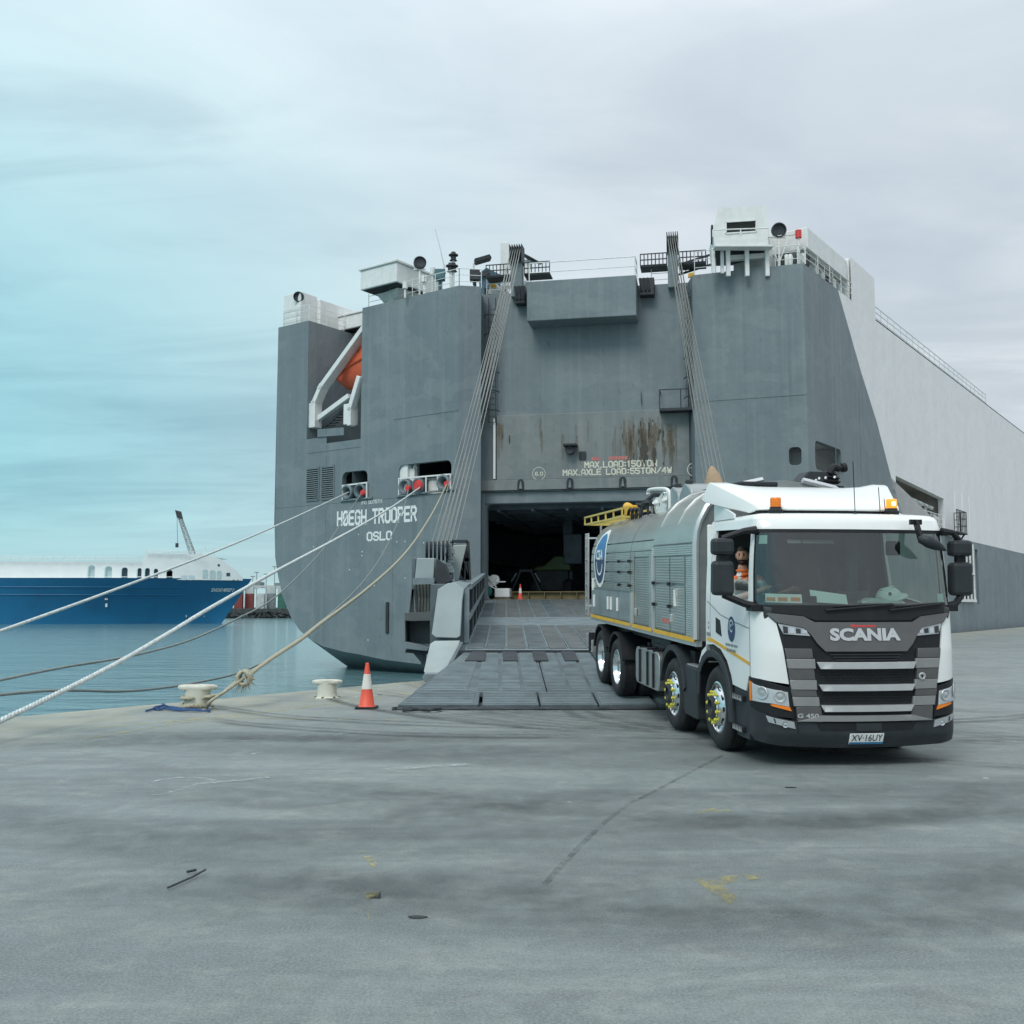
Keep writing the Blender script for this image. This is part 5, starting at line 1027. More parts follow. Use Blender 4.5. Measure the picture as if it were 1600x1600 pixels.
# ================================================================== the tanker truck (local frame: x to the photo's right, y rearwards, z up)
YAW, PIT = R_(6.8), R_(2.2)
TO = V((3.83, 13.15, 0))
truck = thing('tanker_truck', 'white cab vacuum tanker truck with ribbed silver tank driving off the ramp', 'truck', TO, (PIT, 0, YAW), local=True)
TM_ = Matrix.Translation(TO) @ Matrix.Rotation(YAW, 4, 'Z') @ Matrix.Rotation(PIT, 4, 'X')
def tside(px, py, x=-1.22):
    """photo pixel -> (y, z) on the truck's side plane x"""
    n = (TM_.to_3x3() @ V((1, 0, 0))); h = hit(px, py, TM_ @ V((x, 0, 0)), n); l = TM_.inverted() @ h; return l.y, l.z
# cab plan: s runs round the cab, 0 at the middle of the front, negative to the photo's left
SB, RC = .95, .34
def plan(s):
    a = abs(s); sg = -1 if s < 0 else 1
    if a <= SB: x, y = a, .10 * (a / SB) ** 2; nx, ny = .21 * a / SB, -1
    else:
        th0 = R_(12); arc = RC * (math.pi / 2 - th0); t = min((a - SB) / arc, 1); th = th0 + (math.pi / 2 - th0) * t
        x = SB + RC * (math.sin(th) - math.sin(th0)); y = .10 + RC * (math.cos(th0) - math.cos(th)); nx, ny = math.sin(th), -math.cos(th)
        if a - SB > arc: y += a - SB - arc; nx, ny = 1, 0
    return sg * x, y - 1.45, sg * nx, ny
S_SIDE = SB + RC * (math.pi / 2 - R_(12))
Y_SIDE = -1.45 + .10 + RC * math.cos(R_(12))
def s_of_y(y): return S_SIDE + (y - Y_SIDE)
def lin(z, T):
    if z <= T[0][0]: return T[0][1]
    for (a, b), (c, d) in zip(T[:-1], T[1:]):
        if z <= c: return b + (d - b) * (z - a) / (c - a)
    return T[-1][1]
RAKE = [(.2, .10), (.42, .0), (1.35, .0), (1.85, .07), (2.75, .22), (2.86, .26), (2.92, .34)]
TAPER = [(1.8, 1.0), (2.3, .985), (2.75, .95), (2.92, .92)]
def cabp(s, z, off=0):
    x, y, nx, ny = plan(s); a = abs(s); w_ = 1 if a < SB else max(0, 1 - (a - SB) / .7); w_ = w_ * w_ * (3 - 2 * w_)
    l = math.hypot(nx, ny) or 1; return V((x * lin(z, TAPER) + nx / l * off, y + lin(z, RAKE) * w_ + ny / l * off, z))
def cab_panel(name, poly, m, off=0, thick=.02, holes=(), mirror=False, parent=None, smooth=35, bevel=0, cuts=.10, zc=.22, label=None, fn=cabp):
    """panel that follows the curved cab: outline in (s, z)"""
    if mirror: poly = [(-s, z) for s, z in poly]; holes = [[(-s, z) for s, z in h] for h in holes]
    bm = bmesh.new(); loops = [poly] + list(holes); tri = tessellate_polygon([[V((s, z, 0)) for s, z in l] for l in loops]); vs = [bm.verts.new((s, z, 0)) for l in loops for s, z in l]
    for t in tri:
        try: bm.faces.new([vs[i] for i in t])
        except ValueError: pass
    S_ = [s for s, z in poly]; Z_ = [z for s, z in poly]
    k = math.ceil(min(S_) / cuts) * cuts
    while k < max(S_): bmesh.ops.bisect_plane(bm, geom=bm.verts[:] + bm.edges[:] + bm.faces[:], plane_co=(k, 0, 0), plane_no=(1, 0, 0), dist=1e-5); k += cuts
    k = math.ceil(min(Z_) / zc) * zc
    while k < max(Z_): bmesh.ops.bisect_plane(bm, geom=bm.verts[:] + bm.edges[:] + bm.faces[:], plane_co=(0, k, 0), plane_no=(0, 1, 0), dist=1e-5); k += zc
    bm.verts.index_update(); co = [(v.co.x, v.co.y) for v in bm.verts]; F = [tuple(v.index for v in f.verts) for f in bm.faces]; B = [tuple(v.index for v in e.verts) for e in bm.edges if len(e.link_faces) == 1]; n = len(co); bm.free()
    mb = MB(); mb.add([fn(s, z, off) for s, z in co] + ([fn(s, z, off - thick) for s, z in co] if thick else []), F + ([tuple(i + n for i in f)[::-1] for f in F] + [(a, b, b + n, a + n) for a, b in B] if thick else []))
    return mb.build(name, m, parent or truck, smooth=smooth, bevel=bevel, label=label)
sy = lambda y: -s_of_y(y)      # left side
LINING = mat('cab_lining', (.045, .05, .052), .8, 0, .1, 6)
# --- white side shells with wheel arch and window cut-outs, both sides
arch = [(.88, .62), (.93, 1.02), (.80, 1.19), (.55, 1.29), (.30, 1.31), (.02, 1.27), (-.22, 1.15), (-.38, .98), (-.43, .88)]
side_poly = [(sy(.62), 2.86), (sy(.62), 1.05)] + [(sy(y), z) for y, z in arch[1:]] + [(sy(-.90), .86), (sy(-.99), 1.04), (-1.22, 1.03), (-.885, .985), (-.945, 1.39), (-1.0, 1.66), (-1.13, 1.78), (-1.30, 1.83), (-1.30, 2.74), (-1.26, 2.86)]
win = [(sy(.37), 2.77), (sy(-1.0), 2.75), (sy(-1.0), 1.90), (sy(-.95), 1.86), (sy(-.56), 1.86), (sy(.26), 1.96), (sy(.31), 2.02), (sy(.38), 2.42)]
for mir in (False, True):
    cab_panel('cab_side', side_poly, TWHITE, 0, .035, [win], mir, cuts=.08)
    cab_panel('side_window', win if mir else [(sy(-1.0), 2.02), (sy(-1.0), 1.90), (sy(-.95), 1.86), (sy(-.56), 1.86), (sy(.26), 1.96), (sy(.30), 2.02)], SIDEGLASS, -.012, 0, mirror=mir, label=None if mir else 'lowered window glass of the driver door')
    # door outline groove and waist crease: narrow recessed-looking dark strips, proud by 2 mm
    cr = [(.56, 1.86), (.30, 1.79), (.03, 1.71), (-.40, 1.655), (-.88, 1.61), (-1.02, 1.60)]
    up = [(sy(y), z) for y, z in cr]; cab_panel('door_crease', up + [(s, z - .014) for s, z in up[::-1]], mat('panel_gap', (.25, .26, .25), .5) if not mir else MATS['panel_gap'], .002, .003, mirror=mir, cuts=.12)
    for y0 in (.44, -1.03):
        z0, z1 = (1.32, 2.84) if y0 > 0 else (.88, 1.82); cab_panel('door_gap', [(sy(y0), z0), (sy(y0 - .012), z0), (sy(y0 - .012), z1), (sy(y0), z1)], MATS['panel_gap'], .002, .003, mirror=mir)
    cab_panel('door_handle', [(sy(.20), 1.66), (sy(.03), 1.63), (sy(-.03), 1.43), (sy(.20), 1.47)], BLACKP, .006, .03, mirror=mir, bevel=.004)
    cab_panel('side_stripe', [(sy(.58), 1.385), (sy(.33), 1.38), (sy(-1.02), 1.205), (sy(-1.02), 1.165), (sy(.33), 1.335), (sy(.58), 1.34)], YELLOW, .003, .002, mirror=mir)
    # black fender round the first axle
    fo = [(.92, .60), (.90, .94), (.72, 1.12), (.50, 1.22), (.28, 1.25), (.02, 1.21), (-.20, 1.10), (-.36, .93), (-.45, .70), (-.50, .42)]; fi = [(y * 1.0, z) for y, z in [(-.36, .42), (-.33, .70), (-.25, .88), (-.12, 1.02), (.05, 1.12), (.28, 1.15), (.48, 1.12), (.66, 1.03), (.80, .88), (.83, .60)]]
    sgn = 1 if mir else -1; mb = MB(); mb.prism([V((sgn * 1.255, y, z)) for y, z in fo + fi], (-sgn * .06, 0, 0)); mb.build('mudguard', DARKGREY, truck, bevel=.015)
    mb = MB(); n = len(fi); vs = [V((sgn * x, y, z)) for x in (1.24, .80) for y, z in fi]; mb.add(vs, [(i, i + 1, n + i + 1, n + i) for i in range(n - 1)]); mb.build('wheel_arch_liner', BLACKP, truck, smooth=60)
    # fill between white shell and fender
    mb = MB(); mb.prism([V((sgn * 1.205, y, z)) for y, z in [(-.98, 1.03), (-.90, .86), (-.43, .88), (-.50, .42), (-.55, .30), (-.95, .30), (-1.02, .5)]], (-sgn * .05, 0, 0)); mb.build('step_panel', DARKGREY, truck, bevel=.01)
    for zc_ in (.76, .40):
        mb = MB(); mb.obox((sgn * 1.20, -.68, zc_), (.05, 0, 0), (0, .17, 0), (0, 0, .035)); stp = mb.build('step', BLACKP, truck, bevel=.01)
        for k in range(6): mb = MB(); mb.prism([V((sgn * 1.253, -.82 + k * .055, zc_ - .03)), V((sgn * 1.253, -.785 + k * .055, zc_ - .03)), V((sgn * 1.253, -.80 + k * .055, zc_ + .03))], (-sgn * .02, 0, 0)); mb.build('step_tooth', SILVER, stp)
# --- windscreen, surround, roof band
ws = [(-1.235, 2.70), (1.235, 2.70), (1.26, 2.66), (1.26, 1.93), (1.22, 1.87), (-1.22, 1.87), (-1.26, 1.93), (-1.26, 2.66)]
cab_panel('windscreen_surround', [(-1.32, 2.75), (1.32, 2.75), (1.32, 1.82), (1.13, 1.785), (-1.13, 1.785), (-1.32, 1.82)], BLACKP, -.004, .025, [ws], cuts=.1)
cab_panel('windscreen', ws, WSGLASS, -.002, 0, cuts=.1, zc=.15, smooth=80)
cab_panel('roof_band', [(-1.262, 2.865), (1.262, 2.865), (1.30, 2.74), (-1.30, 2.74)], TWHITE, .004, .04, cuts=.1, bevel=.008)
def roof():
    rows = []; ss = [-s_of_y(.62) + i * (2 * s_of_y(.62)) / 60 for i in range(61)]
    for z, k in ((2.86, 1.0), (2.895, .985), (2.92, .95), (2.94, .86)):
        r = []
        for s in ss: p = cabp(s, 2.86, .0); r.append(V((p.x * k, .62 - (.62 - p.y) * (k if k > .9 else k), z)))
        rows.append(r)
    mb = MB(); n = 61; mb.add([p for r in rows for p in r], [(i * n + k, i * n + k + 1, (i + 1) * n + k + 1, (i + 1) * n + k) for i in range(3) for k in range(60)]); mb.flat([rows[-1]])
    mb.build('roof', TWHITE, truck, smooth=40)
roof()
mb = MB(); mb.box(-1.20, 1.20, .585, .62, 1.05, 2.86); mb.build('cab_back', TWHITE, truck, bevel=.03)
# --- dark interior
mb = MB(); mb.box(-1.16, 1.16, -1.12, .57, 1.28, 1.34); mb.build('cab_floor', LINING, truck)
mb = MB(); mb.box(-1.14, 1.14, .50, .57, 1.34, 2.80); mb.box(-1.12, 1.12, -1.0, .5, 2.80, 2.835); mb.build('cab_lining', LINING, truck)
for mir in (False, True): cab_panel('door_lining', [(sy(.5), 2.8), (sy(-1.0), 2.78), (sy(-1.0), 1.34), (sy(.5), 1.34)], LINING, -.05, .02, [win], mir)
mb = MB(); mb.prism([V((0, -1.26, 1.78)), V((0, -1.26, 1.84)), V((0, -1.0, 1.89)), V((0, -.78, 1.84)), V((0, -.62, 1.70)), V((0, -.66, 1.34)), V((0, -1.1, 1.34))], (1.12, 0, 0)); mb.prism([V((-1.12, -1.26, 1.78)), V((-1.12, -1.26, 1.84)), V((-1.12, -1.0, 1.89)), V((-1.12, -.78, 1.84)), V((-1.12, -.62, 1.70)), V((-1.12, -.66, 1.34)), V((-1.12, -1.1, 1.34))], (1.12, 0, 0))
mb.build('dashboard', LINING, truck, bevel=.03)
for x in (-.62, .62):
    mb = MB(); mb.box(x - .26, x + .26, -.25, .25, 1.62, 1.76); st_ = mb.build('seat', BLACKP, truck, bevel=.05); mb = MB(); mb.box(x - .26, x + .26, .22, .36, 1.74, 2.28); mb.box(x - .15, x + .15, .24, .36, 2.32, 2.52); mb.build('backrest', BLACKP, st_, bevel=.05); mb = MB(); mb.box(x - .2, x + .2, -.2, .2, 1.34, 1.62); mb.build('seat_base', LINING, st_)
mb = MB(); c = V((-.62, -.55, 1.98)); axs = V((0, .55, .84)); mb.tube([c + (V((1, 0, 0)) * math.cos(t * math.pi / 10) + axs.cross(V((1, 0, 0))).normalized() * math.sin(t * math.pi / 10)) * .22 for t in range(21)], .018, 6); swh = mb.build('steering_wheel', BLACKP, truck, smooth=60)
mb = MB(); mb.tube([c, c - axs.normalized() * .35 + V((0, -.1, 0))], .035, 8); mb.beam(c + V((-.2, 0, 0)), c + V((.2, 0, 0)), .04, .02); mb.build('steering_column', BLACKP, swh)
mb = MB(); mb.tube([(-.36, -1.10, 1.88), (-.40, -1.08, 2.25)], .008, 5); mb.lathe([(0, -.02), (.025, -.015), (.025, .02), (0, .025)], (-.40, -1.08, 2.26), (0, 0, 1), 8); mb.build('radio_aerial', BLACKP, truck)
mb = MB(); mb.box(.02, .14, -.98, -.86, 1.86, 2.70); mb.box(-.10, .26, -1.0, -.86, 1.86, 2.02); mb.build('screen_mount', LINING, truck, bevel=.02)
# sun visors and stickers seen through the glass
for x0, x1 in ((-.78, -.62), (-.60, -.22)): mb = MB(); mb.obox(((x0 + x1) / 2, -1.10, 2.60), ((x1 - x0) / 2, 0, 0), (0, .006, 0), (0, .02, .022)); mb.build('sun_visor_strip', MATS['panel_gap'], truck)
# (stickers inside the glass)
cab_panel('registration_sticker', [(-1.12, 1.90), (-.70, 1.89), (-.70, 1.99), (-1.12, 2.0)], WPAINT, -.012, .003)
for k in range(3): cab_panel('sticker_panel', [(-1.105 + k * .14, 1.915), (-1.0 + k * .14, 1.913), (-1.0 + k * .14, 1.955), (-1.105 + k * .14, 1.957)], mat('orange_print', (.75, .26, .08), .5) if k == 0 else MATS['orange_print'], -.009, .002)
cab_panel('toll_tag', [(-1.22, 2.57), (-1.09, 2.57), (-1.09, 2.67), (-1.21, 2.67)], mat('pale_green_plastic', (.55, .7, .66), .4), -.012, .01)
cab_panel('windscreen_sticker', [(.98, 1.90), (1.09, 1.90), (1.09, 2.0), (.98, 2.0)], MATS['pale_green_plastic'], -.012, .003)
# --- grey hood panel and grille
hood = [(-1.12, 1.785), (-.70, 1.745), (-.58, 1.68), (.58, 1.68), (.70, 1.745), (1.12, 1.785), (1.0, 1.675), (.70, 1.615), (.63, 1.54), (.565, 1.44), (.48, 1.355), (-.48, 1.355), (-.565, 1.44), (-.63, 1.54), (-.70, 1.615), (-1.0, 1.675)]
cab_panel('hood_panel', hood, GUNMETAL, .022, .05, bevel=.008)
cab_panel('wiper_cowl', [(-1.14, 1.83), (1.14, 1.83), (1.12, 1.792), (.70, 1.752), (.57, 1.70), (-.57, 1.70), (-.70, 1.752), (-1.12, 1.792)], BLACKP, .006, .05)
cab_panel('grille_backing', [(-1.0, 1.70), (1.0, 1.70), (.94, 1.39), (.88, .95), (.84, .40), (-.84, .40), (-.88, .95), (-.94, 1.39)], BLACKP, -.015, .04)
for mir in (False, True):
    lp = [(-.985, 1.662), (-.70, 1.610), (-.635, 1.525), (-.93, 1.545)]
    cab_panel('upper_lamp_backing', [(s, z) for s, z in lp], SILVER, .002, .02, mirror=mir); cab_panel('upper_lamp', lp, LENS, .022, .0, mirror=mir)
    for k in range(4):
        c0 = -.93 + k * .07; cab_panel('lamp_cell', [(c0, 1.555 + .0 * k), (c0 + .05, 1.553), (c0 + .05, 1.625 - k * .012), (c0, 1.635 - k * .012)], BLACKP if k % 2 == 0 else CHROME, .012, .01, mirror=mir)
    # stepped grey columns either side of the grille
    for z0, z1, xo0, xo1, xi, m in ((1.275, 1.385, -.945, -.928, -.63, GUNMETAL), (1.16, 1.27, -.928, -.912, -.60, SILVER), (1.04, 1.155, -.912, -.895, -.61, GUNMETAL), (.925, 1.035, -.895, -.878, -.585, SILVER), (.85, .92, -.878, -.868, -.59, GUNMETAL), (.74, .845, -.868, -.852, -.56, SILVER), (.565, .735, -.852, -.812, -.535, GUNMETAL)):
        cab_panel('grille_column', [(xo0, z0) if False else (xo1 + (xo0 - xo1) * 0, z1), (xi, z1), (xi + .012, z0), (xo1 + .014, z0)], m if m is GUNMETAL else mat('grey_column_paint', (.30, .30, .297), .35, .35, .05, 6) if 'grey_column_paint' not in MATS else MATS['grey_column_paint'], .016, .04, mirror=mir, bevel=.006)
    # headlight cluster
    cab_panel('headlight_housing', [(-1.42, 1.045), (-1.22, 1.025), (-.865, .945), (-.825, .60), (-1.05, .62), (-1.40, .70)], BLACKP, .004, .06, mirror=mir, bevel=.01)
    hl = [(-1.335, .975), (-1.30, .965), (-.90, .895), (-.885, .735), (-1.06, .765), (-1.325, .775)]
    H_ = cab_panel('headlight', hl, mat('lamp_bowl', (.80, .82, .84), .28, .5, .05, 6) if not mir else MATS['lamp_bowl'], .012, .02, mirror=mir); cab_panel('lens', hl, LENS, .028, 0, mirror=mir, parent=H_)
    cab_panel('indicator', [(-1.385, .99), (-1.345, .98), (-1.335, .77), (-1.375, .775)], ORANGE, .018, .02, mirror=mir, parent=H_); cab_panel('indicator', [(-1.09, .748), (-1.06, .762), (-.88, .732), (-.86, .685), (-1.06, .735)], ORANGE, .018, .02, mirror=mir, parent=H_)
    for s0, z0, r in ((-1.18, .875, .075), (-.985, .845, .07)):
        p = cabp(s0 * (-1 if mir else 1), z0, .012); mb = MB(); nn = (cabp(s0 * (-1 if mir else 1), z0, .1) - p).normalized(); mb.lathe([(r, .004), (r * .9, .012), (r * .55, -.002 + .006), (r * .3, .008), (0, .012)], p, nn, 16); mb.build('reflector', SILVER, H_, smooth=30)
    fg = [(-1.14, .625), (-1.05, .605), (-.835, .565), (-.82, .487), (-1.04, .54), (-1.11, .555)]
    Fo = cab_panel('fog_light', fg, SILVER, .012, .03, mirror=mir); cab_panel('lens', fg, LENS, .022, 0, mirror=mir, parent=Fo); cab_panel('lamp_cell', [(-1.055, .60), (-1.04, .597), (-1.025, .545), (-1.04, .548)], BLACKP, .018, .01, mirror=mir, parent=Fo)
    p = cabp((.93 if mir else -.93), .535, .013); mb = MB(); mb.lathe([(.035, .004), (.02, .0), (0, .006)], p, (0, -1, 0), 12); mb.build('reflector', CHROME, Fo)
# slats and mesh
for zt, zb, sl_, hw in ((1.235, 1.16, .05, .585), (.985, .915, .05, .565), (.755, .685, .04, .545)):
    cab_panel('grille_slat', [(-hw, zt), (hw, zt), (hw - .04, zb), (-hw + .04, zb)], SILVER, .045, .06, bevel=.012)
cab_panel('grille_slat', [(-.53, .64), (.53, .64), (.80, .575), (-.80, .575)], MATS['grey_column_paint'], .03, .05, bevel=.01)
for z0, z1, hw in ((1.0, 1.15, .57), (.77, .905, .56), (.65, .68, .53)):
    mb = MB(); nz_ = max(1, int((z1 - z0) / .03)); nx_ = int(hw * 2 / .045)
    for j in range(nz_):
        for i in range(nx_):
            x = -hw + .02 + (i + .5 * (j % 2)) * .045; z = z0 + .02 + j * .03
            if abs(x) < hw - .03: q = cabp(x, z, 0); mb.add([q + V((-.018, -.001, 0)), q + V((0, -.012, .012)), q + V((.018, -.001, 0)), q + V((0, -.004, -.012))], [(0, 1, 2), (0, 2, 3)])
    mb.build('grille_mesh', BLACKP, truck)['kind'] = 'stuff'
for k in range(3): cab_panel('upper_grille_bar', [(-.43 + .03 * k, 1.325 - .03 * k), (.43 - .03 * k, 1.325 - .03 * k), (.42 - .03 * k, 1.312 - .03 * k), (-.42 + .03 * k, 1.312 - .03 * k)], DARKGREY, .008, .02)
# bumper
cab_panel('bumper', [(-1.42, .72), (-1.18, .66), (-1.14, .635), (-1.05, .615), (-.83, .575), (-.62, .555), (.62, .555), (.83, .575), (1.05, .615), (1.14, .635), (1.18, .66), (1.42, .72), (1.42, .40), (1.30, .33), (.95, .285), (.4, .27), (-.4, .27), (-.95, .285), (-1.30, .33), (-1.42, .40)], DARKGREY, .0, .06, bevel=.012)
cab_panel('lower_grille', [(-.60, .56), (.60, .56), (.54, .47), (-.54, .47)], BLACKP, .006, .02); cab_panel('tow_cover', [(-.14, .555), (.16, .555), (.16, .465), (-.14, .465)], DARKGREY, .016, .02, bevel=.004)
mb = MB(); mb.box(-1.1, 1.1, -1.25, .9, .34, .44); mb.build('bumper_tray', BLACKP, truck)
cab_panel('bumper_seam', [(-.80, .575), (-.79, .575), (-.775, .285), (-.785, .285)], BLACKP, .002, .002)
# badge, plates, lettering on the front
fpl = lambda off: (lambda x0, z0: (lambda x, y, o: cabp(x0 + x, z0 + y, off + o)))
mb = MB(); font_text(mb, 'SCANIA', fpl(.034)(-.425, 1.474), .83, .142, .05); mb.build('name_lettering', SILVER, truck)
mb = MB(); font_text(mb, 'G 450', fpl(.024)(-.80, .612), .235, .05, .03); mb.build('model_lettering', SILVER, truck)
mb = MB(); n = 0
for w_ in (.05, .035, .035, .045, .03, .04, .035, .03): mb.add([cabp(-.175 + n, 1.628, .024), cabp(-.175 + n + w_ - .006, 1.628, .024), cabp(-.175 + n + w_ - .006, 1.65, .024), cabp(-.175 + n, 1.65 if n else 1.665, .024)], [(0, 1, 2, 3)]); n += w_
mb.build('red_lettering', RED, truck)['kind'] = 'stuff'
p_ = cab_panel('number_plate', [(-.215, .44), (.185, .44), (.185, .315), (-.215, .315)], WPAINT, .022, .012, bevel=.003)
cab_panel('plate_strip', [(-.213, .338), (.183, .338), (.183, .317), (-.213, .317)], BLUEP, .024, .001, parent=p_)
mb = MB(); font_text(mb, 'XV·16UY', fpl(.026)(-.195, .35), .36, .078, .004); mb.build('plate_lettering', BLACKP, p_)
mb = MB(); q = cabp(.665, 1.07, .02); mb.lathe([(.042, 0), (.042, .008), (.032, .012), (.03, .004), (0, .004)], q, (0, -1, 0), 16); bd = mb.build('badge', SILVER, truck, smooth=30); mb = MB(); mb.prism([q + V((-.018, -.012, .016)), q + V((.018, -.012, .016)), q + V((0, -.012, -.022))], (0, .006, 0)); mb.build('badge_shield', BLACKP, bd)
# door emblem: dark blue disc with pale swirl, two lines of small print
def disc(s0, z0, rs_, rz, off, m, name, parent=truck, n=24): return cab_panel(name, [(s0 + rs_ * math.cos(2 * math.pi * i / n), z0 + rz * math.sin(2 * math.pi * i / n)) for i in range(n)], m, off, .002, parent=parent, smooth=None)
em = disc(sy(-.40), 1.545, .135, .155, .003, NAVY, 'door_emblem')
for k, (a, b, r, wd) in enumerate(((20, 200, .095, .018), (200, 330, .06, .018), (60, 180, .04, .02))):
    P = []; n = 12
    for rr in (r, r - wd): 
        seq = [(sy(-.40) + rr * math.cos(R_(a + (b - a) * i / n)) * .9, 1.565 + rr * math.sin(R_(a + (b - a) * i / n))) for i in range(n + 1)]; P += seq if rr == r else seq[::-1]
    cab_panel('emblem_swirl', P, MATS['pale_green_plastic'], .006, .001, parent=em, smooth=None)
spl = lambda y0, z0, off=.004, x=-1.22: (lambda x_, y_, o: V((x - off - o, y0 - x_, z0 + y_)))
# (two lines of print too small to read in the photograph: word-length dashes)
for y0, z0, h_, ws_ in ((-.18, 1.335, .026, (.17, .10, .12)), (-.22, 1.268, .034, (.09, .09, .10))):
    y = y0
    for w_ in ws_: mb = MB(); mb.add([V((-1.224, y, z0)), V((-1.224, y - w_, z0)), V((-1.224, y - w_, z0 + h_)), V((-1.224, y, z0 + h_))], [(0, 1, 2, 3)]); mb.build('door_print', mat('grey_print', (.22, .24, .24), .5) if 'grey_print' not in MATS else MATS['grey_print'], truck); y -= w_ + .022
for (y0, z0, w_, h_) in ((.58, 1.405, .16, .045), (.52, 1.50, .04, .03), (.52, 1.56, .04, .03)):
    mb = MB(); mb.add([V((-1.224, y0, z0)), V((-1.224, y0 - w_, z0)), V((-1.224, y0 - w_, z0 + h_)), V((-1.224, y0, z0 + h_))], [(0, 1, 2, 3)]); mb.build('small_sticker', MATS['panel_gap'], truck)
# --- roof deflector, beacons, aerials, camera dome
def deflector():
    P = lambda u, k: V((u, k[0] + k[3] * (1 - min(1, abs(u) / k[2]) ** 2), k[1]))
    rows = []; n = 13
    for (hw, y0, z0, bow, dip) in ((.90, -.50, 3.005, -.20, 0), (.93, -.44, 3.06, -.20, 0), (1.05, -.06, 3.215, -.18, -.01), (1.19, .34, 3.375, -.14, -.045), (1.205, .44, 3.405, -.10, -.055), (1.21, .50, 3.405, -.06, -.055)):
        rows.append([V((hw * (-1 + 2 * i / (n - 1)), y0 + bow * (1 - (abs(-1 + 2 * i / (n - 1))) ** 2.5), z0 + dip * max(0, 1 - (abs(-1 + 2 * i / (n - 1)) / .82) ** 6))) for i in range(n)])
    mb = MB(); mb.add([p for r in rows for p in r], [(i * n + k, i * n + k + 1, (i + 1) * n + k + 1, (i + 1) * n + k) for i in range(5) for k in range(n - 1)])
    for sg in (-1, 1):
        e = [r[0 if sg < 0 else -1] for r in rows]; w_ = [V((sg * .98, -.36, 2.965)), V((sg * 1.01, -.30, 2.985)), V((sg * 1.15, .10, 3.06)), V((sg * 1.27, .48, 3.145)), V((sg * 1.275, .54, 3.165)), V((sg * 1.28, .60, 3.185))]
        mb.add(e + w_, [(i, i + 1, 7 + i, 6 + i) for i in range(5)])
    D_ = mb.build('roof_deflector', TWHITE, truck, smooth=28); sm = D_.modifiers.new('thickness', 'SOLIDIFY'); sm.thickness = .03; sm.offset = -1
    b = D_.modifiers.new('bevel', 'BEVEL'); b.width = .02; b.segments = 3; b.limit_method = 'ANGLE'; b.angle_limit = R_(28)
    for sg in (-1, 1):
        mb = MB(); mb.prism([V((sg * 1.10, -.25, 2.90)), V((sg * 1.10, .52, 2.90)), V((sg * 1.10, .52, 3.16)), V((sg * 1.10, -.02, 3.02)), V((sg * 1.10, -.25, 2.955))], (sg * .03, 0, 0)); mb.build('deflector_side', TWHITE, D_, bevel=.01)
    mb = MB(); mb.prism([V((-.92, -.46, 2.90)), V((-.5, -.62, 2.90)), V((0, -.67, 2.90)), V((.5, -.62, 2.90)), V((.92, -.46, 2.90)), V((.92, -.2, 2.90)), V((-.92, -.2, 2.90))], (0, 0, .10)); mb.build('deflector_rail', BLACKP, D_)
deflector()
def beacon(x, lit):
    p = V((x, -.64, 2.955)); mb = MB(); mb.lathe([(0, -.02), (.085, -.02), (.09, .03), (.07, .055), (.07, .07), (0, .07)], p, (0, 0, 1), 18); B = mb.build('beacon', BLACKP, truck, smooth=30)
    mb = MB(); mb.lathe([(.064, .07), (.066, .17), (.058, .185), (0, .188)], p, (0, 0, 1), 18); mb.build('beacon_lens', LITLENS if lit else ORANGE, B, smooth=40, label='lit amber beacon lens' if lit else 'unlit amber beacon lens')
    for k in range(5): mb = MB(); mb.tube([p + V((.067 * math.cos(t * math.pi / 8), .067 * math.sin(t * math.pi / 8), .085 + k * .02)) for t in range(17)], .0025, 4, caps=False); mb.build('lens_ring', LITLENS if lit else ORANGE, B)
    if lit: mb = MB(); mb.lathe([(0, -.03), (.028, -.02), (.03, .02), (0, .03)], p + V((0, -.045, .125)), (0, 0, 1), 10); mb.build('beacon_bulb', LITCORE, B, smooth=40)
beacon(-.74, False); beacon(.735, True)
for x, y, l in ((.12, -.95, .62), (.56, -.70, .34), (.64, -.68, .2)):
    mb = MB(); mb.lathe([(0, 0), (.03, 0), (.015, .04), (0, .04)], (x, y, 2.92), (0, 0, 1), 8); mb.tube([V((x, y, 2.94)), V((x - .01, y + .02, 2.94 + l))], .005, 5); mb.build('roof_aerial', BLACKP, truck)
mb = MB(); mb.obox((-.05, -1.13, 2.88), (.07, 0, 0), (0, .03, 0), (0, 0, .015)); mb.build('wiper_foot', BLACKP, truck, bevel=.008)
# dark hose reel and flat cover on top of the tank, seen above the deflector
mb = MB(); mb.prism([V((-.95, .9, 3.40)), V((-.62, .9, 3.47)), V((-.10, .9, 3.47)), V((-.10, .9, 3.40))], (0, .8, 0)); mb.build('roof_cover', DARKGREY, truck, bevel=.02)
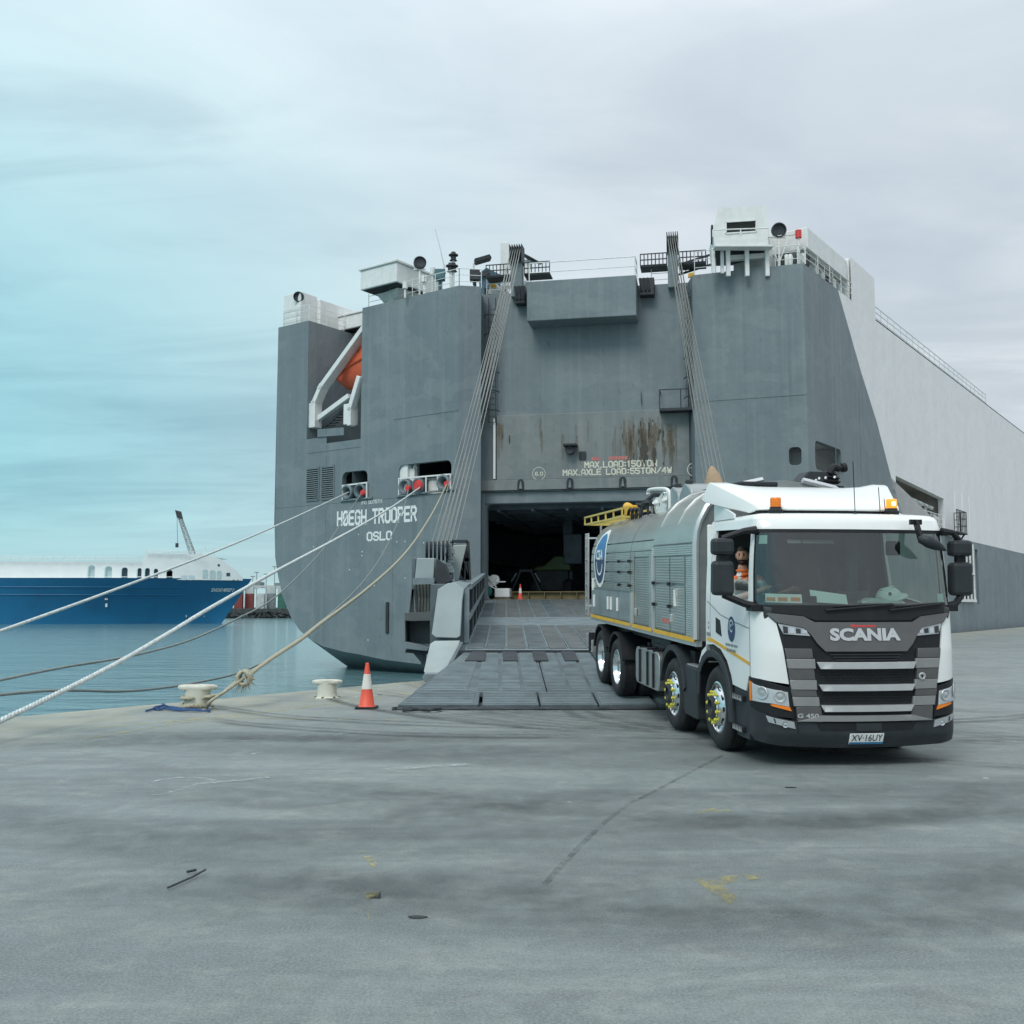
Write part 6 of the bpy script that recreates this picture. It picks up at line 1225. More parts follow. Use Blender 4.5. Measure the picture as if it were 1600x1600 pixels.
# --- mirrors
def mirrors(sg):
    mx = -1.53 if sg < 0 else 1.40
    mb = MB(); mb.obox((mx, -1.00, 2.535), (.128, 0, 0), (0, .085, 0), (0, 0, .098)); M1 = mb.build('mirror', DARKGREY, truck, bevel=.045)
    mb = MB(); mb.obox((mx, -1.00, 2.17), (.125, 0, 0), (0, .085, 0), (0, 0, .20)); M2 = mb.build('mirror', DARKGREY, truck, bevel=.045)
    mb = MB(); mb.tube([(sg * 1.14, -1.06, 2.73), (sg * 1.28, -1.05, 2.72), (mx, -1.0, 2.63)], [.05, .035, .035], 8); mb.build('mirror_arm', BLACKP, truck, smooth=35); mb = MB(); mb.tube([(sg * 1.15, -1.10, 1.84), (sg * 1.30, -1.06, 1.88), (mx, -1.02, 1.98)], [.05, .04, .04], 8); mb.obox((sg * 1.19, -1.10, 1.83), (.06, 0, 0), (0, .1, 0), (0, 0, .035)); mb.build('mirror_arm', BLACKP, truck, smooth=35); mb = MB(); mb.obox((mx, -.99, 2.40), (.05, 0, 0), (0, .03, 0), (0, 0, .04)); mb.build('mirror_link', BLACKP, truck, smooth=35)
    for M, z, h in ((M1, 2.53, .085), (M2, 2.17, .18)): mb = MB(); mb.prism([V((mx + a, -.912, z + b)) for a, b in rrect(-.11, -h, .11, h, .03)], (0, -.004, 0)); mb.build('mirror_glass', CHROME, M)
mirrors(-1); mirrors(1)
mb = MB(); mb.obox((.70, -1.275, 2.83), (.07, 0, 0), (0, .02, 0), (0, 0, .03)); mb.beam((.70, -1.28, 2.84), (.70, -1.40, 2.60), .075, .035, up=(1, 0, 0)); Mf = mb.build('front_mirror', BLACKP, truck, smooth=35)
mb = MB(); mb.tube([(.655, -1.42, 2.64), (.69, -1.43, 2.63), (.76, -1.45, 2.60), (.85, -1.45, 2.56), (.93, -1.44, 2.525), (.985, -1.43, 2.50)], [.02, .055, .072, .062, .035, .008], 14); mb.build('front_mirror_shell', DARKGREY, Mf, smooth=60)
mb = MB(); mb.obox((.56, -1.0, 2.53), V((.09, 0, 0)), V((0, .02, 0)), V((0, 0, .085))); mb.build('interior_mirror', BLACKP, truck, bevel=.03)
# wipers
for x0, x1, z1 in ((-.45, .35, 1.90), (.30, 1.02, 1.91)):
    a, b = cabp(x0, 1.80, .03), cabp(x1, z1 - .02, .03); mb = MB(); pts = [cabp(x0 + (x1 - x0) * i / 8, 1.815 + (z1 - 1.835) * i / 8, .035) for i in range(9)]; mb.tube(pts, .014, 6); mb.tube([cabp(x0 + .1 + (x1 - x0) * i / 8, 1.835 + (z1 - 1.86) * i / 8 + .02, .012) for i in range(8)], .008, 5); mb.build('wiper', BLACKP, truck)
# --- tank body: cross-sections, ribbed cladding strips, lockers
def ribbed(name, col, period, bump, rough=.34, metal=.85):
    m = mat(name, col, rough, metal, .10, 2.2, (.3, .3, 1.5), dirt=(.27, .27, .25), dirt_amt=.4, dirt_scale=1.3, dirt_stretch=(1, 1, .4)); nt = m.node_tree; N = nt.nodes; L = nt.links
    tc = N.new('ShaderNodeTexCoord'); wv = N.new('ShaderNodeTexWave'); wv.wave_type = 'BANDS'; wv.bands_direction = 'Z'; wv.inputs['Scale'].default_value = .314 / period; L.new(tc.outputs['Object'], wv.inputs['Vector'])
    bp = N.new('ShaderNodeBump'); bp.inputs['Strength'].default_value = bump; bp.inputs['Distance'].default_value = .012; L.new(wv.outputs['Fac'], bp.inputs['Height']); L.new(bp.outputs[0], N['Principled BSDF'].inputs['Normal']); return m
RIB = ribbed('ribbed_silver_cladding', (.63, .61, .56), .030, .22, .27, .9); RIBD = ribbed('slatted_locker_door', (.54, .525, .485), .040, .18, .28, .88)
REARP = [(1.22, 1.30), (1.22, 2.45), (1.205, 2.62), (1.17, 2.76), (1.10, 2.92), (.98, 3.07), (.80, 3.20), (.50, 3.30), (0, 3.34)]
FRONTP = [(1.22, 1.30), (1.22, 2.62), (1.205, 2.78), (1.16, 2.93), (1.06, 3.12), (.92, 3.27), (.72, 3.40), (.40, 3.49), (0, 3.52)]
def prof_x(P, z):
    for (x0, z0), (x1, z1) in zip(P[:-1], P[1:]):
        if z <= z1: return x0 + (x1 - x0) * (z - z0) / (z1 - z0)
    return 0
def section(P, z0, z1, off=0):
    """points of the profile between two heights, left side"""
    pts = [(prof_x(P, z0), z0)] + [(x, z) for x, z in P if z0 + .01 < z < z1 - .01] + [(prof_x(P, z1), z1)]
    return [(-(x + off), z) for x, z in pts]
def strip(name, P, z0, z1, y0, y1, m, off=.012, thick=.03, parent=truck, bevel=.006, both=True):
    for sg in ((1, -1) if both else (1,)):
        S_ = section(P, z0, z1, off); n = len(S_); a = [V((sg * x, y0, z)) for x, z in S_]; b = [V((sg * x, y1, z)) for x, z in S_]; S2 = section(P, z0, z1, off - thick); a2 = [V((sg * x, y0, z)) for x, z in S2]; b2 = [V((sg * x, y1, z)) for x, z in S2]
        mb = MB(); mb.add(a + b, [(i, i + 1, n + i + 1, n + i) for i in range(n - 1)]); mb.add(a2 + b2, [(i, i + 1, n + i + 1, n + i) for i in range(n - 1)]); mb.add(a + a2, [(i, i + 1, n + i + 1, n + i) for i in range(n - 1)]); mb.add(b + b2, [(i, i + 1, n + i + 1, n + i) for i in range(n - 1)])
        mb.add([a[0], b[0], b2[0], a2[0]], [(0, 1, 2, 3)]); mb.add([a[-1], b[-1], b2[-1], a2[-1]], [(0, 1, 2, 3)]); o = mb.build(name, m, parent, smooth=40)
    return o
def core(P, y0, y1, name='tank_body', bulge=0):
    L_ = [(-x, z) for x, z in P[:-1]] + [(x, z) for x, z in P[::-1]]; mb = MB(); n = len(L_); a = [V((x * .985, y0, z * .995)) for x, z in L_]; b = [V((x * .985, y1, z * .995)) for x, z in L_]
    mb.add(a + b, [(i, (i + 1) % n, n + (i + 1) % n, n + i) for i in range(n)]); mb.flat([a]); mb.flat([b]); return mb.build(name, ALU2, truck, smooth=30)
core(FRONTP, 1.02, 3.30); core(REARP, 3.30, 4.84); core(REARP, 4.84, 8.30)
GR = [1.87, 2.02, 2.21, 2.395, 2.56, 2.73]
for z0, z1 in zip(GR[:-1], GR[1:]): strip('cladding_strip', REARP, z0 + .012, z1 - .012, 4.86, 8.28, RIB)
strip('cladding_strip', REARP, 2.742, 3.32, 4.86, 8.28, RIB)
strip('cladding_strip', REARP, 2.742, 3.32, 3.33, 4.82, RIB); strip('cladding_strip', REARP, 2.572, 2.718, 3.33, 4.82, RIB); strip('cladding_strip', REARP, 1.34, 2.55, 4.56, 4.82, RIB); strip('cladding_strip', REARP, 1.34, 2.55, 3.33, 3.56, RIB); strip('cladding_strip', REARP, 2.47, 2.55, 3.57, 4.55, RIB)
strip('roller_door', REARP, 1.36, 2.45, 3.58, 4.54, RIBD, .004)
strip('cladding_strip', FRONTP, 2.64, 3.50, 1.05, 3.27, RIB); strip('cladding_strip', FRONTP, 2.47, 2.62, 1.05, 3.27, RIB)
for y0, y1 in ((1.54, 2.29), (2.33, 3.14)):
    strip('locker_door', FRONTP, 2.07, 2.45, y0, y1, RIBD, .014); strip('locker_door', FRONTP, 1.36, 2.03, y0, y1, RIBD, .014)
strip('cladding_strip', FRONTP, 1.34, 2.45, 1.05, 1.50, RIB); strip('cladding_strip', FRONTP, 1.34, 2.45, 3.17, 3.27, ALU)
for y0, y1 in ((4.88, 5.72), (5.75, 6.55), (6.58, 7.4), (7.43, 8.26)): strip('locker_door', REARP, 1.36, 1.85, y0, y1, ALU2, .012)
for y in (4.75, 3.30): strip('body_post', REARP, 1.30, 1.86 if y > 4 else 2.6, y - .05, y + .05, SILVER, .03, .05)
for y, zz in ((5.80, 1.62), (6.35, 1.62), (6.62, 1.62), (7.95, 1.62), (8.05, 1.95), (2.0, 1.85), (2.2, 1.55), (4.4, 1.55), (1.9, 1.93)):
    mb = MB(); mb.box(-1.262, -1.232, y - .03, y + .03, zz - .12, zz + .12) if y > 4.5 or zz == 1.85 else mb.box(-1.262, -1.232, y - .03, y + .03, zz - .06, zz + .06); mb.build('locker_label' if y > 5.7 or zz == 1.85 else 'locker_latch', WPAINT if y > 5.7 or zz == 1.85 else SILVER, truck, bevel=.004)
mb = MB()
for y in (5.66, 4.86, 2.31, 3.2):
    for z in (1.98, 2.21, 2.40) if y > 4 else (2.05, 1.72): mb.box(-1.275, -1.235, y - .035, y + .035, z - .025, z + .025)
mb.build('door_hinges', BLACKP, truck)['kind'] = 'stuff'
for sg in (-1, 1):
    for y0, y1 in ((1.06, 2.3), (2.33, 3.24), (3.36, 4.68), (4.84, 6.0), (6.02, 7.3), (7.32, 8.28)): mb = MB(); mb.box(sg * 1.242 - .006, sg * 1.242 + .006, y0, y1, 1.275, 1.335); mb.build('reflective_strip', YELLOW, truck)
    mb = MB(); mb.box(sg * 1.19 - .04, sg * 1.19 + .04, 1.02, 8.3, 1.22, 1.30); mb.build('body_rail', SILVER, truck)
mb = MB(); mb.add([V((-1.2375, 2.75, 1.46)), V((-1.2375, 2.30, 1.46)), V((-1.2375, 2.30, 1.53)), V((-1.2375, 2.75, 1.53))], [(0, 1, 2, 3)]); mb.build('warning_strip', REDFADE, truck)
# rivetted front edge and pale end frame behind the cab
mb = MB(); S_ = section(FRONTP, 1.32, 3.5, .02); 
for sg in (1, -1):
    mb.tube([V((sg * x, 1.0, z)) for x, z in S_], .045, 6)
mb.build('end_frame', SILVER, truck, smooth=40)
rv = MB()
for i in range(34):
    z = 1.36 + i * .05; rv.lathe([(.016, 0), (.012, .010), (0, .013)], (-(prof_x(FRONTP, z) + .012), 1.10, z), (-1, 0, 0), 6)
rv.build('rivets', BLACKP, truck)['kind'] = 'stuff'
# two tall rounded silver covers across the tank top
for k, (y0_, y1_) in enumerate(((3.28, 3.98), (4.02, 4.74))):
    P = [(y0_, 3.18), (y0_, 3.48), (y0_ + .06, 3.57), (y0_ + .18, 3.63), ((y0_ + y1_) / 2, 3.66), (y1_ - .22, 3.62), (y1_ - .08, 3.52), (y1_, 3.36), (y1_, 3.18)]
    mb = MB(); mb.prism([V((-.62, y, z)) for y, z in P], (1.24, 0, 0)); mb.build('roof_cover', ALU2, truck, smooth=40, bevel=.03)
for y in (2.05, 3.0): mb = MB(); mb.tube([V((sg_x, y, z + .012)) for sg_x, z in section(FRONTP, 2.9, 3.515, .0)], .02, 6); mb.build('roof_seam', ALU2, truck, smooth=40)
for x, y in ((-.55, 3.60), (-.52, 4.35)): mb = MB(); mb.obox((x, y, 3.67), (.055, 0, 0), (0, .05, 0), (0, 0, .05)); mb.build('lifting_lug', DARK, truck, bevel=.02)
# round emblem on the ribbed side: white ring, blue field, pale letters
def tk(y, z, off): return V((-(prof_x(REARP, z) + off), y, z))
def ell(name, cy, cz, ry, rz_, off, m, parent=truck, clip=None):
    n = 40; return cab_panel(name, [(cy + ry * math.cos(2 * math.pi * i / n), cz + rz_ * math.sin(2 * math.pi * i / n)) for i in range(n)], m, off, 0, parent=parent, smooth=40, cuts=.2, zc=.05, fn=lambda y, z, o: tk(y, z, o))
EMB = ell('tank_emblem', 7.42, 2.47, .56, .57, .016, WPAINT); ell('emblem_field', 7.42, 2.48, .47, .48, .019, BLUEP, EMB)
n = 24; cab_panel('emblem_field', [(7.42 + .47 * math.cos(R_(a)), 2.46 + .48 * math.sin(R_(a))) for a in [-180 + 180 * i / n for i in range(n + 1)]], NAVY, .021, 0, parent=EMB, cuts=.2, zc=.05, fn=lambda y, z, o: tk(y, z, o))
mb = MB(); font_text(mb, 'CSA', lambda x, y, o: tk(7.76 - x, 2.44 + y, .024), .62, .20, .03); mb.build('emblem_lettering', WPAINT, EMB)
P = [(7.42 + r * math.cos(R_(a)), 2.40 + r * .9 * math.sin(R_(a))) for r, seq in ((.30, range(-170, 1, 17)), (.25, range(0, -171, -17))) for a in seq]
cab_panel('emblem_swirl', P, WPAINT, .0235, 0, parent=EMB, cuts=.2, zc=.05, fn=lambda y, z, o: tk(y, z, o))
# chassis, tanks, mudguards
for x in (-.42, .42): mb = MB(); mb.box(x - .05, x + .05, -.9, 8.2, .78, 1.06); mb.build('chassis_rail', BLACKP, truck)
for y in (.18, 2.2, 6.0, 7.4): mb = MB(); mb.tube([(-.9, y, .53), (.9, y, .53)], .09, 10); mb.build('axle', BLACKP, truck, smooth=40)
mb = MB(); mb.box(-.95, .95, 1.1, 8.2, 1.08, 1.26); mb.build('subframe', BLACKP, truck)
for sg in (-1, 1):
    mb = MB(); mb.prism([V((sg * 1.21, y, z)) for y, z in rrect(3.02, .37, 4.55, .97, .14)], (-sg * .55, 0, 0)); T_ = mb.build('fuel_tank', ALU if sg < 0 else ALU2, truck, smooth=35, bevel=.02)
    for y in (3.35, 3.72, 4.22): mb = MB(); P = rrect(3.005, .355, 4.565, .985, .14); mb.box(sg * 1.222 - .012, sg * 1.222 + .012, y - .03, y + .03, .40, .94); mb.box(min(sg * 1.22, sg * .7), max(sg * 1.22, sg * .7), y - .03, y + .03, .965, .99); mb.build('tank_strap', BLACKP, T_)
    mb = MB(); mb.tube([(sg * 1.0, 3.9, 1.0), (sg * 1.1, 3.6, 1.05), (sg * 1.05, 3.2, 1.03)], .03, 6); mb.lathe([(0, 0), (.06, 0), (.06, .05), (0, .05)], (sg * .98, 4.4, .985), (0, 0, 1), 12); mb.build('fuel_cap', SILVER if sg > 0 else BLACKP, T_)
    # locker between the two front axles, with chequered top step
    mb = MB(); mb.prism([V((sg * 1.22, y, z)) for y, z in [(1.02, .24), (1.04, .92), (1.60, .94), (1.66, .90), (1.66, .30), (1.60, .24)]], (-sg * .5, 0, 0)); Bx = mb.build('side_locker', DARKGREY, truck, bevel=.02)
    mb = MB(); mb.box(sg * 1.0 - .2, sg * 1.0 + .2, 1.06, 1.56, .935, .95); mb.build('locker_step', SILVER, Bx); mb = MB(); mb.box(min(sg * 1.1, sg * .8), max(sg * 1.1, sg * .8), 1.5, 1.72, .92, 1.12); mb.build('locker_bracket', BLACKP, Bx)
    def guard(yc, zc, r0=.60, r1=.68, a0=8, a1=172, wx=.34, name='mudguard'):
        P = [(yc + r1 * math.cos(R_(a)), zc + r1 * math.sin(R_(a)) * 1.02) for a in range(a0, a1 + 1, 8)]; Q = [(yc + r0 * math.cos(R_(a)), zc + r0 * math.sin(R_(a)) * 1.02) for a in range(a1, a0 - 1, -8)]
        mb = MB(); mb.prism([V((sg * 1.245, y, z)) for y, z in P + Q], (-sg * wx, 0, 0)); mb.build(name, BLACKP if yc > 4 else DARKGREY, truck, smooth=40)
    guard(2.2, .47); guard(6.0, .48, .585, .625, 20, 165, .62); guard(7.4, .54, .585, .625, 15, 160, .62)
mb = MB(); mb.lathe([(0, 0), (.26, .03), (.28, .1), (.28, 1.1), (.26, 1.17), (0, 1.2)], (-.80, 2.9, 1.08), (0, 1, 0), 16); mb.build('air_tank', BLACKP, truck, smooth=40)
mb = MB(); mb.box(-.52, .52, -.75, 1.35, .36, 1.2); mb.build('engine_shade_block', BLACKP, truck, bevel=.08)  # solid block added under the cab to stop light passing beneath
mb = MB(); mb.box(-.30, .30, 1.4, 2.3, .45, 1.0); mb.box(-.09, .09, 2.3, 6.0, .55, .72); mb.build('gearbox_shade_block', BLACKP, truck, bevel=.05)  # block and shaft added behind it, also to darken the underside
mb = MB(); mb.box(-.36, .36, 5.5, 7.8, .36, .75); mb.build('bogie_shade_block', BLACKP, truck, bevel=.06)  # solid block added between the rear wheels to keep light out
# wheels
def nutring(): 
    mb = MB(); mb.lathe([(0, 0), (.022, 0), (.022, .05), (.030, .052), (.030, .062), (.012, .075), (0, .075)], (0, 0, 0), (-1, 0, 0), 8); return mb
NUT = None
def wheel(y, zc, sg, style, dual=False):
    global NUT
    c = V((sg * 1.215, y, zc)); ax_ = V((sg, 0, 0)); wd = .30
    mb = MB()
    if style == 'front':
        mb.lathe([(.315, -.03), (.325, -.005), (.305, .0), (.29, -.03), (.262, -.04), (.235, .015), (.20, .035), (.155, .045), (.15, .06), (0, .06)], c, ax_, 36)
    else:
        mb.lathe([(.315, -.03), (.325, -.005), (.305, .0), (.29, -.03), (.275, -.07), (.255, -.16), (.22, -.19), (.17, -.195), (.165, -.11), (.11, -.09), (.10, -.03), (0, -.02)], c, ax_, 36)
    Wh = mb.build('wheel', CHROME, truck, smooth=35)
    tp = [(.31, -.02), (.34, .005), (.42, .02), (.47, .01), (.505, -.02), (.525, -.05)]
    g = []
    for k in range(5):
        h = -.06 - k * (wd - .12) / 4; g += [(.53, h + .018), (.53, h - .018), (.512, h - .020), (.512, h - .026)]
    mb = MB(); mb.lathe(tp + g + [(.525, -wd + .05), (.47, -wd), (.34, -wd), (.31, -wd + .02)], c, ax_, 48)
    if dual: mb.lathe([(.31, -.36), (.47, -.34), (.525, -.39), (.53, -.40), (.53, -.58), (.47, -.66), (.31, -.64)], c, ax_, 48)
    mb.build('tyre', RUBBER, Wh, smooth=30)
    mb = MB()
    for k in range(10): a = 2 * math.pi * k / 10; mb.lathe([(.036, .0), (0, .002)], c + V((0, math.cos(a) * .245, math.sin(a) * .245)) + ax_ * (.008 if style == 'front' else -.172), ax_, 12)
    if style == 'front': mb.build('hand_hole', BLACKP, Wh)['kind'] = 'stuff'
    if style == 'front':
        mb = MB(); mb.lathe([(.15, .03), (.15, .075), (.10, .10), (.10, .03)], c, ax_, 24); mb.build('hub', DARK, Wh, smooth=30)
        for k in range(10):
            a = 2 * math.pi * (k + .3) / 10; p = c + V((0, math.cos(a) * .19, math.sin(a) * .19)) + ax_ * .032
            if NUT is None: NUT = nutring().build('nut_indicator', LIME, Wh); o = NUT
            else: o = copy_part(NUT, Wh)
            o.matrix_basis = Matrix.Translation(p) @ (Matrix.Rotation(math.pi, 4, 'Z') if sg > 0 else Matrix.Identity(4)) @ Matrix.Diagonal((.75, .8, .8, 1))
for sg in (-1, 1):
    wheel(.18, .525, sg, 'front'); wheel(2.2, .447, sg, 'front'); wheel(6.0, .475, sg, 'rear', True); wheel(7.4, .555, sg, 'rear', True)
# rear ladder, bumper, roof platform with yellow frame, pipework and hoist
mb = MB()
for y in (8.42, 8.66): mb.beam((-1.27, y, 1.30), (-1.27, y, 3.0), .035, .035); mb.beam((-1.27, y, 1.5), (-1.0, 8.3, 1.5), .03, .03); mb.beam((-1.27, y, 2.9), (-1.0, 8.3, 2.9), .03, .03)
LD = mb.build('rear_ladder', SILVER, truck)
for i in range(7): mb = MB(); mb.beam((-1.27, 8.42, 1.42 + i * .26), (-1.27, 8.66, 1.42 + i * .26), .03, .03); mb.build('rung', SILVER, LD)
mb = MB(); mb.box(-1.22, 1.22, 8.3, 8.42, .55, .80); mb.box(-1.25, -1.0, 8.38, 8.75, .72, .92); mb.build('rear_bumper', SILVER, truck, bevel=.01)
mb = MB(); mb.box(-1.27, -1.0, 8.36, 8.40, .58, .95); mb.build('rear_lamp_box', DARKGREY, truck, bevel=.01)
def on(px, py, x=-.75): y, z = tside(px, py, x); return V((x, y, z))
FRM = [((914, 813), (970, 796)), ((915, 817), (934, 821)), ((934, 821), (990, 800)), ((930, 809), (948, 818)), ((950, 803), (966, 812)), ((968, 797), (984, 806)), ((914, 813), (915, 817))]
def roof_frame():
    mb = MB(); x0, x1 = -.95, -.30; a0 = on(914, 813, x0); a1 = on(972, 796, x0); z = (a0.z + a1.z) / 2; y0, y1 = a0.y, a1.y
    for x in (x0, x1):
        for dz in (0, .16): mb.beam((x, y0, z + dz - .12), (x, y1, z + dz - .12), .04, .035)
    RF = mb.build('roof_platform', YELSTEEL, truck)
    n = 5
    for i in range(n + 1):
        y = y0 + (y1 - y0) * i / n; mb = MB(); mb.beam((x0, y, z - .12), (x1, y, z - .12), .035, .035); mb.beam((x0, y, z - .12), (x0, y, z + .04), .03, .03); mb.build('cross_bar', YELSTEEL, RF)
    mb = MB()
    for i in range(n): yA = y0 + (y1 - y0) * i / n; yB = y0 + (y1 - y0) * (i + 1) / n; mb.beam((x0, yA, z - .12), (x1, yB, z - .12), .03, .03)
    mb.build('brace', YELSTEEL, RF); mb = MB(); mb.beam((-.62, y0 - .2, z - .15), (-.62, y0 - .2, 3.0), .04, .04); mb.beam((-.62, 8.2, 3.1), (-.62, 8.2, z - .1), .05, .05); mb.build('platform_leg', SILVER, RF)
    return y0, y1, z
y0, y1, zz = roof_frame()
rs = random.Random(11)
for i in range(12):
    y = y1 - .2 - i * .17 + rs.uniform(-.05, .05); x = rs.uniform(-.75, -.1); mb = MB(); r = rs.uniform(.05, .11)
    mb.tube([V((x, y, 3.34)), V((x, y, 3.50)), V((x + .1, y - .1, 3.60 + rs.uniform(0, .06))), V((x + .35, y - .2, 3.58))], r * .5, 8); mb.lathe([(0, -.03), (r * 1.3, -.03), (r * 1.3, .03), (0, .03)], V((x, y, 3.46)), (0, .3, 1), 12); mb.build('pipework', [SILVER, DARK, CLEANWHITE, DARKGREY][i % 4], truck, smooth=35)
for i in range(3): 
    p = on(985 + i * 6, 808, -.8); mb = MB(); mb.tube([p + V((0, .18 * math.cos(t * .35), .16 * math.sin(t * .35))) for t in range(15 + i)], .03, 6); mb.build('coiled_hose', BLACKP, truck, smooth=60)
p = on(986, 798, -.7); mb = MB(); mb.obox(p, (.10, 0, 0), (0, .16, 0), (0, 0, .10)); mb.lathe([(0, 0), (.09, 0), (.09, .25), (0, .26)], p + V((0, .1, .05)), (0, 1, .2), 12); mb.build('yellow_valve', YELLOW, truck, bevel=.02)
mb = MB(); a = on(995, 787, -.6); b = on(1022, 794, -.6)
for d in (V((0, 0, 0)), V((.5, 0, 0))):
    mb.beam(a + d, b + d + V((0, 0, .05)), .04, .04); mb.beam(a + d - V((0, 0, .22)), b + d - V((0, 0, .2)), .04, .04)
    for t in (0, .33, .66, 1): q = a.lerp(b, t) + d; mb.beam(q, q - V((0, 0, .25)), .035, .035)
mb.build('hose_cradle', DARK, truck)
hx_ = [(1013, 773), (1013, 768), (1017, 765), (1038, 764), (1045, 768), (1047, 774), (1047, 800)]
mb = MB(); mb.tube(smoothline([on(x, y, -.62) for x, y in hx_], 4), .035, 8); HK = mb.build('hoist_hook', CLEANWHITE, truck, smooth=50)
mb = MB(); mb.prism([on(1020, 790, -.6), on(1036, 770, -.6), on(1041, 770, -.6), on(1046, 800, -.6), on(1024, 802, -.6)], (.05, 0, 0)); pl_ = mb.build('hoist_plate', CLEANWHITE, HK, bevel=.01)
for px, py in ((1036, 772), (1034.5, 778), (1030, 788)): q = on(px, py, -.604); mb = MB(); mb.lathe([(.028, 0), (0, .004)], q, (-1, 0, 0), 10); mb.build('plate_hole', DARKGREY, HK)
# black camera or hose boom head above the cab
q = on(1283, 748, -.1); zt = 3.36
mb = MB(); y_, z_ = q.y, q.z
bm0 = V((-.05, 1.6, 3.42))
def bp_(px, py): n = TM_.to_3x3() @ V((0, 1, 0)); h = hit(px, py, TM_ @ V((0, 1.6, 0)), n); return TM_.inverted() @ h
mb = MB(); mb.prism([bp_(1244, 757), bp_(1264, 736), bp_(1300, 737), bp_(1300, 757)], (0, .35, 0)); bo = mb.build('suction_boom_base', DARKGREY, truck, bevel=.02)
mb = MB(); mb.prism([bp_(1250, 757), bp_(1320, 759), bp_(1320, 766), bp_(1230, 766)], (0, .5, 0)); mb.build('boom_deck', BLACKP, bo, bevel=.02)
for k, (py, r) in enumerate(((752, .17), (746, .16), (741, .12))):
    c = bp_(1300, py); mb = MB(); mb.lathe([(0, -.02), (r * .8, -.025), (r, 0), (r * .8, .025), (0, .02)], c + V((0, .1, 0)), (.05, 0, 1), 18); mb.build('hose_coil', BLACKP, bo, smooth=40)
mb = MB(); mb.tube(smoothline([bp_(1296, 740), bp_(1303, 730), bp_(1310, 732), bp_(1319, 729)], 4), .05, 8); mb.lathe([(0, 0), (.07, 0), (.07, .06), (0, .06)], bp_(1315, 731), (1, 0, .2), 12); mb.build('boom_nozzle', BLACKP, bo, smooth=40)
for px, py in ((1268, 752), (1273, 749), (1283, 748), (1297, 747)): mb = MB(); mb.lathe([(0, -.02), (.022, 0), (0, .02)], bp_(px, py) - V((0, .16, 0)), (0, -1, 0), 8); mb.build('bolt_head', SILVER, bo)

